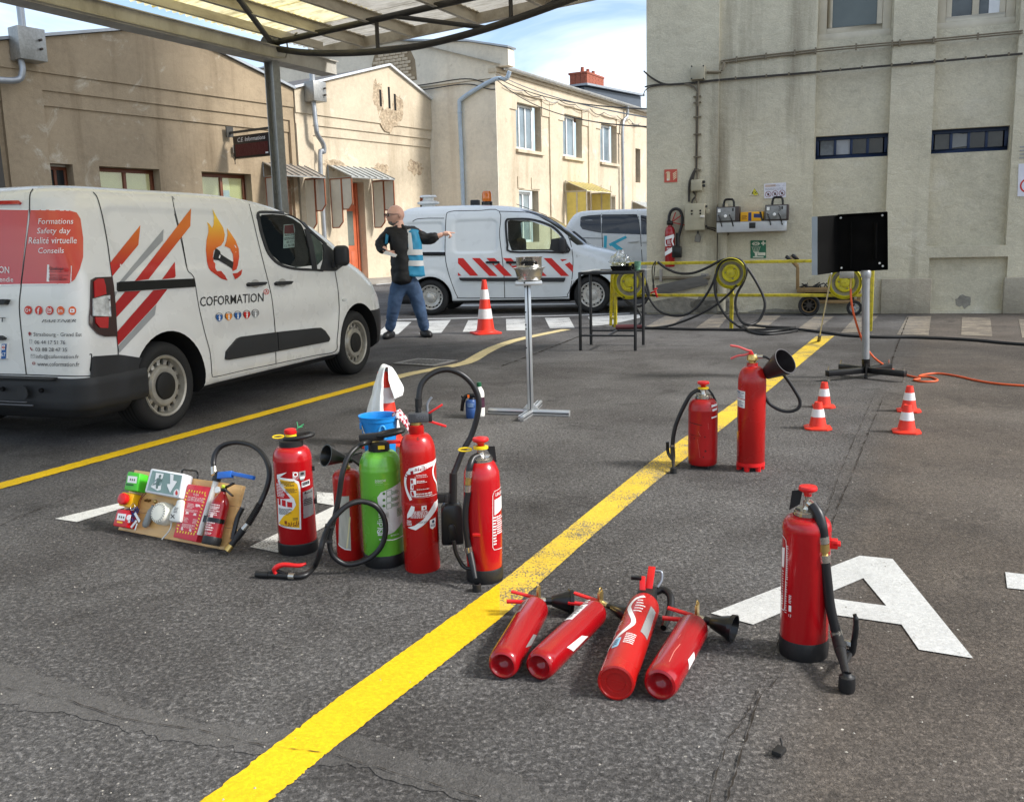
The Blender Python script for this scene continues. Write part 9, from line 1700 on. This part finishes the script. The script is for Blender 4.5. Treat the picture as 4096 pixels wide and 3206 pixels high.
wflat('print_block',[[(xx(.34),zz_(.06)),(xx(.48),zz_(.06)),(xx(.48),zz_(.94)),(xx(.34),zz_(.94))],[(xx(.58),zz_(.4)),(xx(.9),zz_(.34)),(xx(.9),zz_(.76)),(xx(.58),zz_(.8))]],-.2915,mat('carton_blue',(40,58,110),.6),o);wflat('lettering',[it for it in lines_of_print(xx(.06),xx(.3),zz_(.2),zz_(.66),4,.5,.3,4)],-.292,mat('carton_brown',(110,60,20),.6),o);build('tape',MB().bar((xx(.86),-.292,zz_(.98)),(xx(.97),-.292,zz_(.02)),.03,.003,(0,1,0)),m_blk,o)
# signs
def sign(name,lab,pts,m,y=-.074,cat='sign'): t =wthing(name,lab,cat);o =build('plate',MB().prism(wp(pts,y),y-.006,y+.001),m,t);return t,o,y-.0075
t,o,y =sign('fire_sign','red square fire extinguisher sign above the hanging extinguisher',[(230,168),(339,164),(340,273),(229,278)],mat('faded_sign_red',(190,84,70),.5,var=.06),-.074)
m_fade =mat('faded_cream_print',(222,196,160),.6);wflat('pictogram',[wp([(250,206),(277,204),(278,260),(250,262)],y),wp([(254,188),(272,188),(277,204),(250,206)],y),wp([(240,196),(246,188),(262,182),(280,190),(280,196),(262,190),(248,196),(242,206)],y)]+[wp([(300+k*2,200+k*16),(316,190+k*16),(334,178+k*16),(334,186+k*16),(318,200+k*16),(304,210+k*16)],y) for k in range(4)],y,m_fade,o);wflat('pictogram',[wp([(252,244),(258,244),(258,262),(252,262)],y-.001),wp([(262,246),(266,246),(266,262),(262,262)],y-.001)],y-.001,m_lab,o)
t,o,y =sign('warning_sign','small torn yellow triangle warning sign lettered EX',[(950,388),(996,318),(1040,386)],mat('pale_sign_paper',(214,210,186),.6),-.004);wflat('triangle',[wp([(976,372),(998,328),(1032,380),(1000,388)],y)],y,mat('warning_yellow',(212,204,50),.5),o);wflat('lettering',[wt('EX',980,1022,366,26,y-.001,bold=True),quads(wp([(970,384),(997,326),(1036,384)],y-.001),.006)],y-.001,m_blk,o)
t,o,y =sign('notice_sheet','white printed notice with three red prohibition rings',[(1080,290),(1268,277),(1267,404),(1082,415)],mat('notice_white',(214,214,222),.6),-.004);wflat('heading',[wp([(1090,298),(1180,292),(1180,312),(1090,318)],y)],y,mat('faded_orange',(196,176,164),.6),o);wflat('lettering',[wt('ZONE ATEX',1140,1218,304,14,y),quads(wp([(1238,308),(1252,290),(1262,306),(1238,308)],y),.004)]+[it for it in lines_of_print(wp([(1090,330)],y)[0][0],wp([(1250,330)],y)[0][0],wp([(1090,346)],y)[0][1],wp([(1090,326)],y)[0][1],2,.4,.2,3)],y,mat('faded_grey_ink',(150,150,160),.6),o)
for i,(X,Y) in enumerate(((1116,378),(1174,373),(1234,368))): p =wp([(X,Y)],y)[0];wflat('prohibition_ring',[ring(p[0],p[1],.047,.007,24),quads([(p[0]-.03,p[1]+.03),(p[0]+.03,p[1]-.03)],.007)],y,mat('maroon_ring',(128,40,50),.5),o);wflat('pictogram',[[(p[0]-.012,p[1]-.022),(p[0]+.012,p[1]-.022),(p[0]+.016,p[1]+.01),(p[0],p[1]+.022),(p[0]-.016,p[1]+.005)]],y+.0006,m_labd,o)
t,o,y =sign('eyewash_sign','green emergency eyewash sign below the tread plate shelf',[(965,772),(1097,770),(1098,922),(965,924)],mat('sign_green',(32,100,72),.5,dirt=(70,120,96),dscale=6,damt=.3),-.004);m_sw =mat('sign_pale',(206,204,184),.6)
ex =lambda X,Y: wp([(X,Y)],y)[0]
wflat('pictogram',[wp([(975,800),(995,784),(1015,780),(1036,788),(1046,800),(1030,814),(1010,820),(990,814)],y),wp([(1068,776),(1080,776),(1080,790),(1094,790),(1094,802),(1080,802),(1080,814),(1068,814),(1068,802),(1056,802),(1056,790),(1068,790)],y),wp([(985,868),(1040,868),(1024,880),(1024,905),(1002,905),(1002,880)],y),wp([(986,908),(1076,908),(1076,918),(986,918)],y),wp([(1028,874),(1092,874),(1092,900),(1028,900)],y)]+[disc(*ex(1012+dx*(1-k*.09),826+k*9),.006,8) for k in range(5) for dx in (-34,-18,0,18,34)],y,m_sw,o);wflat('pictogram',[ring(*ex(1011,800),.034,.008,20),disc(*ex(1011,800),.013,12)],y-.001,MATS['sign_green'],o)
t,o,y =sign('notice_sheet','white notice with a big red prohibition ring at the right edge',[(X7(1920),Y7(800)),(X7(2010),Y7(795)),(X7(2010),Y7(960)),(X7(1914),Y7(958))],MATS['notice_white'],-.004);p =wp([(X7(1966),Y7(905))],y)[0];wflat('prohibition_ring',[ring(p[0],p[1],.105,.022,32)],y,m_red_ink,o);wflat('lettering',[it for it in lines_of_print(wp([(X7(1926),0)],y)[0][0],wp([(X7(1990),0)],y)[0][0],wp([(0,Y7(868))],y)[0][1],wp([(0,Y7(806))],y)[0][1],4,.4,.2,5)],y,m_grey_ink,o)
# leaning dark plank and pipe stub behind the rail
t =wthing('grey_plank','dark grey plank leaning slantwise against the wall behind the rail','plank');a,b =W4.at(1358.4+.2496*170,319.6+.2496*1200,-.2),W4.at(1358.4+.2496*590,319.6+.2496*1108,-.2);build('board',MB().bar((a[0],-.22,a[1]),(b[0],-.13,b[1]),.06,.17,(0,0,1)),mat('weathered_grey_board',(92,90,86),.75,var=.2,vscale=5,stretch=(1,6,8)),t,bevel=.004);build('bracket',MB().box(b[0]-.1,b[0]+.02,-.12,-.072,b[1]-.04,b[1]+.1),m_iron,t)
t =wthing('wall_ledge_pipe','dirty horizontal pipe run along the foot of the wall behind the rail','pipe');a,b =W4.at(1358.4+.2496*150,319.6+.2496*1092,-.13),W4.at(1358.4+.2496*620,319.6+.2496*1090,-.13);build('pipe',MB().tube([(a[0],-.14,a[1]),(b[0],-.14,b[1])],.028,8),m_cond,t);build('bracket',MB().box(a[0]+.08,a[0]+.12,-.18,-.1,a[1]-.06,a[1]+.14),m_iron,t)
# ================================================================== the bald man in the blue vest
gl_,gr_ =G(826,716),G(908,722)
S =Site(gl_.lerp(gr_,.55));man =thing('person','bald bearded man in black jacket and blue reflective vest pointing right and holding papers','person',M=S.M)
def pp(px,py,y=0.0): return Vector(S.loc(px,py,y))
def skin(name,nodes,edges,m,parent,sub=2,root=0,fold=0.0):
    me =bpy.data.meshes.new(name);me.from_pydata([n[0] for n in nodes],edges,[]);o =bpy.data.objects.new(name,me);C.objects.link(o)
    md =o.modifiers.new('k','SKIN');md.use_smooth_shade =True
    if not me.skin_vertices: me.skin_vertices.new() if hasattr(me.skin_vertices,'new') else None
    for i,n in enumerate(nodes): rr =n[1];me.skin_vertices[0].data[i].radius =rr if isinstance(rr,tuple) else (rr,rr)
    me.skin_vertices[0].data[root].use_root =True
    o.modifiers.new('s','SUBSURF').levels =sub
    dg =bpy.context.evaluated_depsgraph_get();dg.update();nm =bpy.data.meshes.new_from_object(o.evaluated_get(dg));bpy.data.objects.remove(o);bpy.data.meshes.remove(me)
    if fold:
        for v in nm.vertices:
            p =v.co;k_ =mnoise.noise(Vector((p.x*9,p.y*9,p.z*14)))*.6 +mnoise.noise(Vector((p.x*22,p.y*22,p.z*30)))*.4;v.co =p +v.normal*k_*fold
    nm.name =name;nm.materials.clear();nm.materials.append(m);nm.polygons.foreach_set('use_smooth',[True]*len(nm.polygons))
    r_ =bpy.data.objects.new(name,nm);C.objects.link(r_);r_.parent =parent;return r_
m_skin =mat('skin',(218,172,152),.5,var=.06,vscale=12,dirt=(200,140,122),dscale=7,damt=.3);m_jack =mat('black_jacket',(14,15,17),.65,var=.25,vscale=8,bump=.006,bscale=14);m_vest =mat('blue_vest',(40,126,162),.6,var=.1,vscale=9,bump=.006,bscale=12);m_refl =mat('reflective_tape',(190,192,192),.4,var=.08);m_jean =mat('blue_jeans',(50,70,98),.8,var=.28,vscale=6,bump=.006,bscale=11,dirt=(86,116,152),dscale=3,damt=.5);m_shoe =mat('black_shoe',(22,22,24),.5);m_beard =mat('grey_beard',(128,124,120),.9,var=.2,vscale=60)
hipc =pp(862,598);hL,hR =pp(848,606,.0),pp(880,606,.02);kL,kR =pp(838,662,-.04),pp(895,660,.0);aL,aR =pp(829,708,.0),pp(907,708,.02)
chest =pp(853,510,.0);neck =pp(848,474,.0);shL,shR =pp(826,493,-.05),pp(884,491,.05)
elL,haL =pp(812,522,-.10),pp(824,537,-.22);elR,wrR =pp(915,510,.02),pp(946,498,-.02)
# body: one continuous skin-coloured figure (mostly clothed)
hx =pp(839,455)
nodes =[(hipc,(.05,.04)),(pp(857,560),(.09,.06)),(chest,(.13,.08)),(neck+Vector((0,0,-.02)),.085),(neck+Vector((-.01,0,.06)),.075),
         (shL,.06),(elL,.045),(haL,.032),(shR,.06),(elR,.045),(wrR,.032),(hL,.05),(kL,.045),(aL,.04),(hR,.05),(kR,.045),(aR,.04)]
body =skin('body',nodes,[(0,1),(1,2),(2,3),(3,4),(2,5),(5,6),(6,7),(2,8),(8,9),(9,10),(0,11),(11,12),(12,13),(0,14),(14,15),(15,16)],m_skin,man)
# head turned left
zt,zc_ =pp(842,437).z,pp(835,481).z;hh =zt-zc_;hc =Vector((pp(843,459).x,.0,(zt+zc_)/2))
bm =bmesh.new();bmesh.ops.create_uvsphere(bm,u_segments=32,v_segments=24,radius=1)
for v in bm.verts:
    p =v.co;x,y,z =p.x,p.y,p.z      # -x is the face
    w =.76*(1-.16*max(0,-z));d =.90
    if z < 0 and x > 0: d *= 1-.28*(-z)
    if x < -.3 and z < -.1: x *= 1.06
    br =.05*math.exp(-((z-.12)/.09)**2)*(x < -.5);no =.20*math.exp(-((z+.14)/.13)**2-((y)/.16)**2)*(x < 0);ch =.08*math.exp(-((z+.8)/.16)**2)*(x < -.1);eye =-.07*math.exp(-((z-.02)/.07)**2-((abs(y)-.34)/.16)**2)*(x < -.3);lip =.05*math.exp(-((z+.46)/.06)**2-(y/.3)**2)*(x < 0)
    v.co =Vector((x*d-(br+no+ch+eye+lip),y*w,z))*(hh/2)
me =bpy.data.meshes.new('head');bm.to_mesh(me);bm.free();me.materials.append(m_skin);me.polygons.foreach_set('use_smooth',[True]*len(me.polygons));hd =bpy.data.objects.new('head',me);C.objects.link(hd);hd.parent =man;hd.matrix_local =Matrix.Translation(hc) @Matrix.Rotation(rad(24),4,'Z')
k =hh/2
build('ear',MB().ball((.08*k*0+.12*k,-.74*k,-.02*k),.2*k,12,8,sz=1.25),m_skin,hd,smooth=60);build('ear',MB().ball((.12*k,.74*k,-.02*k),.2*k,12,8,sz=1.25),m_skin,hd,smooth=60)
bb =MB()
for i in range(13):
    for j in range(5): pass
bmB =bmesh.new();bmesh.ops.create_uvsphere(bmB,u_segments=24,v_segments=16,radius=1)
for v in list(bmB.verts):
    if v.co.z > -.50 +.18*v.co.x +(.22 if v.co.x < -.55 and v.co.z < -.32 else 0) or v.co.x > .25: bmB.verts.remove(v)
for v in bmB.verts:
    x,y,z =v.co;ch =.10*math.exp(-((z+.8)/.2)**2);v.co =Vector(((x*.98-ch),y*.76,z*1.05-.02))*k*1.0
me =bpy.data.meshes.new('beard');bmB.to_mesh(me);bmB.free();me.materials.append(m_beard);me.polygons.foreach_set('use_smooth',[True]*len(me.polygons));o =bpy.data.objects.new('beard',me);C.objects.link(o);o.parent =hd
build('mouth',MB().box(-1.07*k,-.9*k,-.2*k,.2*k,-.48*k,-.44*k),mat('lip_red',(150,86,80),.5),hd,bevel=.003)
gl2 =MB()
for sy in (-1,1): gl2.tube([(-.98*k,sy*.34*k+.23*k*math.cos(a),.05*k+.17*k*math.sin(a)) for a in [2*math.pi*i/16 for i in range(16)]],.035*k,6,closed=True);gl2.bar((-.96*k,sy*.56*k,.10*k),(.1*k,sy*.78*k,.08*k),.05*k,.07*k)
gl2.bar((-1.0*k,-.12*k,.08*k),(-1.0*k,.12*k,.08*k),.05*k,.05*k);build('glasses',gl2,m_blk,hd)
for sy in (-1,1): build('eye',MB().ball((-.83*k,sy*.34*k,.03*k),.12*k,10,8),mat('eye_white',(220,216,210),.2),hd,smooth=60);build('pupil',MB().ball((-.92*k,sy*.34*k,.03*k),.055*k,8,6),m_blk,hd,smooth=60)
# clothes: a little fuller than the body
jk =[(pp(858,608),(.25,.155)),(pp(857,592),(.255,.16)),(pp(856,565),(.25,.16)),(pp(855,530),(.24,.155)),(pp(854,506),(.205,.135)),(pp(849,486),(.085,.085)),(shL+Vector((.015,0,-.03)),.10),(pp(812,516,-.06),.09),(elL+Vector((-.005,0,-.02)),.082),(haL+Vector((-.03,.03,-.01)),.056),(shR+Vector((-.01,0,-.03)),.10),(pp(900,508,.03),.092),(elR,.085),(pp(937,502,-.01),.066)]
skin('jacket',jk,[(0,1),(1,2),(2,3),(3,4),(4,5),(4,6),(6,7),(7,8),(8,9),(4,10),(10,11),(11,12),(12,13)],m_jack,man,3,0,.020)
tr =[(pp(859,578),(.17,.12)),(pp(860,597),(.20,.135)),(hL+Vector((0,0,-.04)),.118),(pp(842,638,-.03),.104),(kL,.09),(pp(833,688,-.01),.076),(aL+Vector((0,0,.0)),.073),(hR+Vector((0,0,-.04)),.122),(pp(888,638,.01),.106),(kR,.092),(pp(902,688,.02),.078),(aR+Vector((0,0,.0)),.073)]
skin('jeans',tr,[(0,1),(1,2),(2,3),(3,4),(4,5),(5,6),(1,7),(7,8),(8,9),(9,10),(10,11)],m_jean,man,3,1,.013)
cl =[pp(846,482,-.06),pp(838,490,-.10),pp(840,506,-.14),pp(846,520,-.155)];build('collar',MB().tube(smooth_path(cl,5),.022,8),m_jack,man,smooth=60);cl =[pp(856,480,-.05),pp(864,490,-.09),pp(863,505,-.135),pp(858,520,-.16)];build('collar',MB().tube(smooth_path(cl,5),.024,8),m_jack,man,smooth=60);build('shirt',MB().add([pp(846,492,-.105),pp(857,492,-.105),pp(858,560,-.168),pp(842,560,-.168)],[(0,1,2,3)]),mat('black_shirt',(13,13,15),.8),man)
# vest: right panel over the jacket, seen on his left side, and a strip on the other shoulder
def vest_panel(name,cols,m,th=.012):
    rowsP =[[pp(*c) for c in cc] for cc in cols];R2 =[smooth_path(rw,6) for rw in rowsP];R3 =[smooth_path(list(c),5) for c in zip(*R2)];nu,nv =len(R3),len(R3[0]);vs_ =[p +Vector((0,mnoise.noise(p*11)*.026,0)) for r__ in R3 for p in r__]
    o =build(name,MB().add(vs_,[(i*nv+j,(i+1)*nv+j,(i+1)*nv+j+1,i*nv+j+1) for i in range(nu-1) for j in range(nv-1)]),m,man,smooth=80);md =o.modifiers.new('t','SOLIDIFY');md.thickness =th;return o,R3
cols =[[(862,494,-.10),(861,520,-.17),(861,555,-.18),(860,586,-.178)],[(872,488,-.10),(876,520,-.175),(878,555,-.175),(878,589,-.172)],[(888,489,-.07),(890,520,-.13),(893,555,-.135),(896,590,-.13)],[(898,495,.02),(899,520,-.02),(902,555,-.02),(906,588,-.02)]]
v_,R3 =vest_panel('vest',cols,m_vest)
def tape(f0,f1,u0=0.0,u1=1.0,dy=-.010):
    nu,nv =len(R3),len(R3[0]);out =MB();a,b =int(f0*(nu-1)),int(f1*(nu-1));c,d =int(u0*(nv-1)),int(u1*(nv-1));P0 =[[R3[i][j]+Vector((0,dy,0)) for j in range(c,d+1)] for i in range(a,b+1)];n2 =d-c+1
    out.add([p for r__ in P0 for p in r__],[(i*n2+j,(i+1)*n2+j,(i+1)*n2+j+1,i*n2+j+1) for i in range(b-a) for j in range(n2-1)]);return out
for f0,f1 in ((.46,.56),(.68,.78)): build('reflective_band',tape(f0,f1),m_refl,v_,smooth=80)
build('reflective_band',tape(0,.46,.20,.42),m_refl,v_,smooth=80)
vest_panel('vest_edge',[[(828,486,-.10),(822,500,-.14),(820,520,-.15)],[(832,486,-.10),(828,502,-.145),(826,520,-.16)]],m_vest)
build('shirt_badge',MB().box(*sorted((pp(852,525).x,pp(856,525).x)),-.165,-.155,pp(853,529).z,pp(853,524).z),m_refl,man)
for p,d in ((aL,-1),(aR,1)):
    s_ =MB().lathe([(0,-.2),(.036,-.19),(.054,-.13),(.058,-.03),(.056,.06),(.042,.11),(0,.125)],16,(p.x+.015*d,p.y-.04,.042),(.35*d,-1,-.05));build('shoe',s_,m_shoe,man,smooth=60)
# hands: palm and five fingers each
def hand(name,wrist,d,n_up,spread,curl,k=1.0):
    d =d.normalized();s_ =d.cross(n_up).normalized();u =s_.cross(d)
    nodes =[(wrist,.026*k),(wrist+d*.045*k,.034*k),(wrist+d*.085*k,.032*k)];edges =[(0,1),(1,2)]
    for i,(o,l) in enumerate(((-.028,.075),(-.009,.085),(.010,.078),(.027,.06))):
        c =curl[i];b =len(nodes);p0 =wrist+d*.09*k+s_*o*k;dd =(d +s_*o*spread*6).normalized();p1 =p0+(dd*math.cos(c*.6)-u*math.sin(c*.6))*l*.5*k;p2 =p1+(dd*math.cos(c*1.5)-u*math.sin(c*1.5))*l*.5*k
        nodes += [(p0,.011*k),(p1,.0095*k),(p2,.0075*k)];edges += [(2,b),(b,b+1),(b+1,b+2)]
    b =len(nodes);nodes += [(wrist+d*.035*k-s_*.034*k,.013*k),(wrist+d*.07*k-s_*.062*k+u*.004,.011*k),(wrist+d*.10*k-s_*.068*k,.008*k)];edges += [(1,b),(b,b+1),(b+1,b+2)]
    return skin(name,nodes,edges,m_skin,man,2,1)
hand('hand',pp(942,498,-.02),Vector((1,-.15,.02)),Vector((0,-.3,1)),.5,(.1,1.5,1.7,1.6),1.05)
hand('hand',haL+Vector((-.01,0,0)),Vector((.75,-.5,-.12)),Vector((0,-.35,1)),.2,(.7,.8,.9,1.0),.95)
pq_ =[pp(822,534,-.32),pp(846,542,-.30),pp(843,547,-.30),pp(816,540,-.33)];o =build('folded_paper',MB().add([S.M @p for p in pq_]+[S.M @(p+Vector((0,.0,-.006))) for p in pq_],[(0,1,2,3),(7,6,5,4),(0,4,5,1),(1,5,6,2),(2,6,7,3),(3,7,4,0)]),m_paper,None);tag(o,'folded white paper held in the right hand of the bald man','paper')
pz_ =[pp(812,526,-.30),pp(824,533,-.30),pp(822,536,-.30),pp(811,530,-.30)];o =build('phone',MB().add([S.M @p for p in pz_]+[S.M @(p+Vector((0,.012,-.004))) for p in pz_],[(0,1,2,3),(7,6,5,4),(0,4,5,1),(1,5,6,2),(2,6,7,3),(3,7,4,0)]),m_blk,None);tag(o,'dark phone held with the folded paper by the bald man','phone')
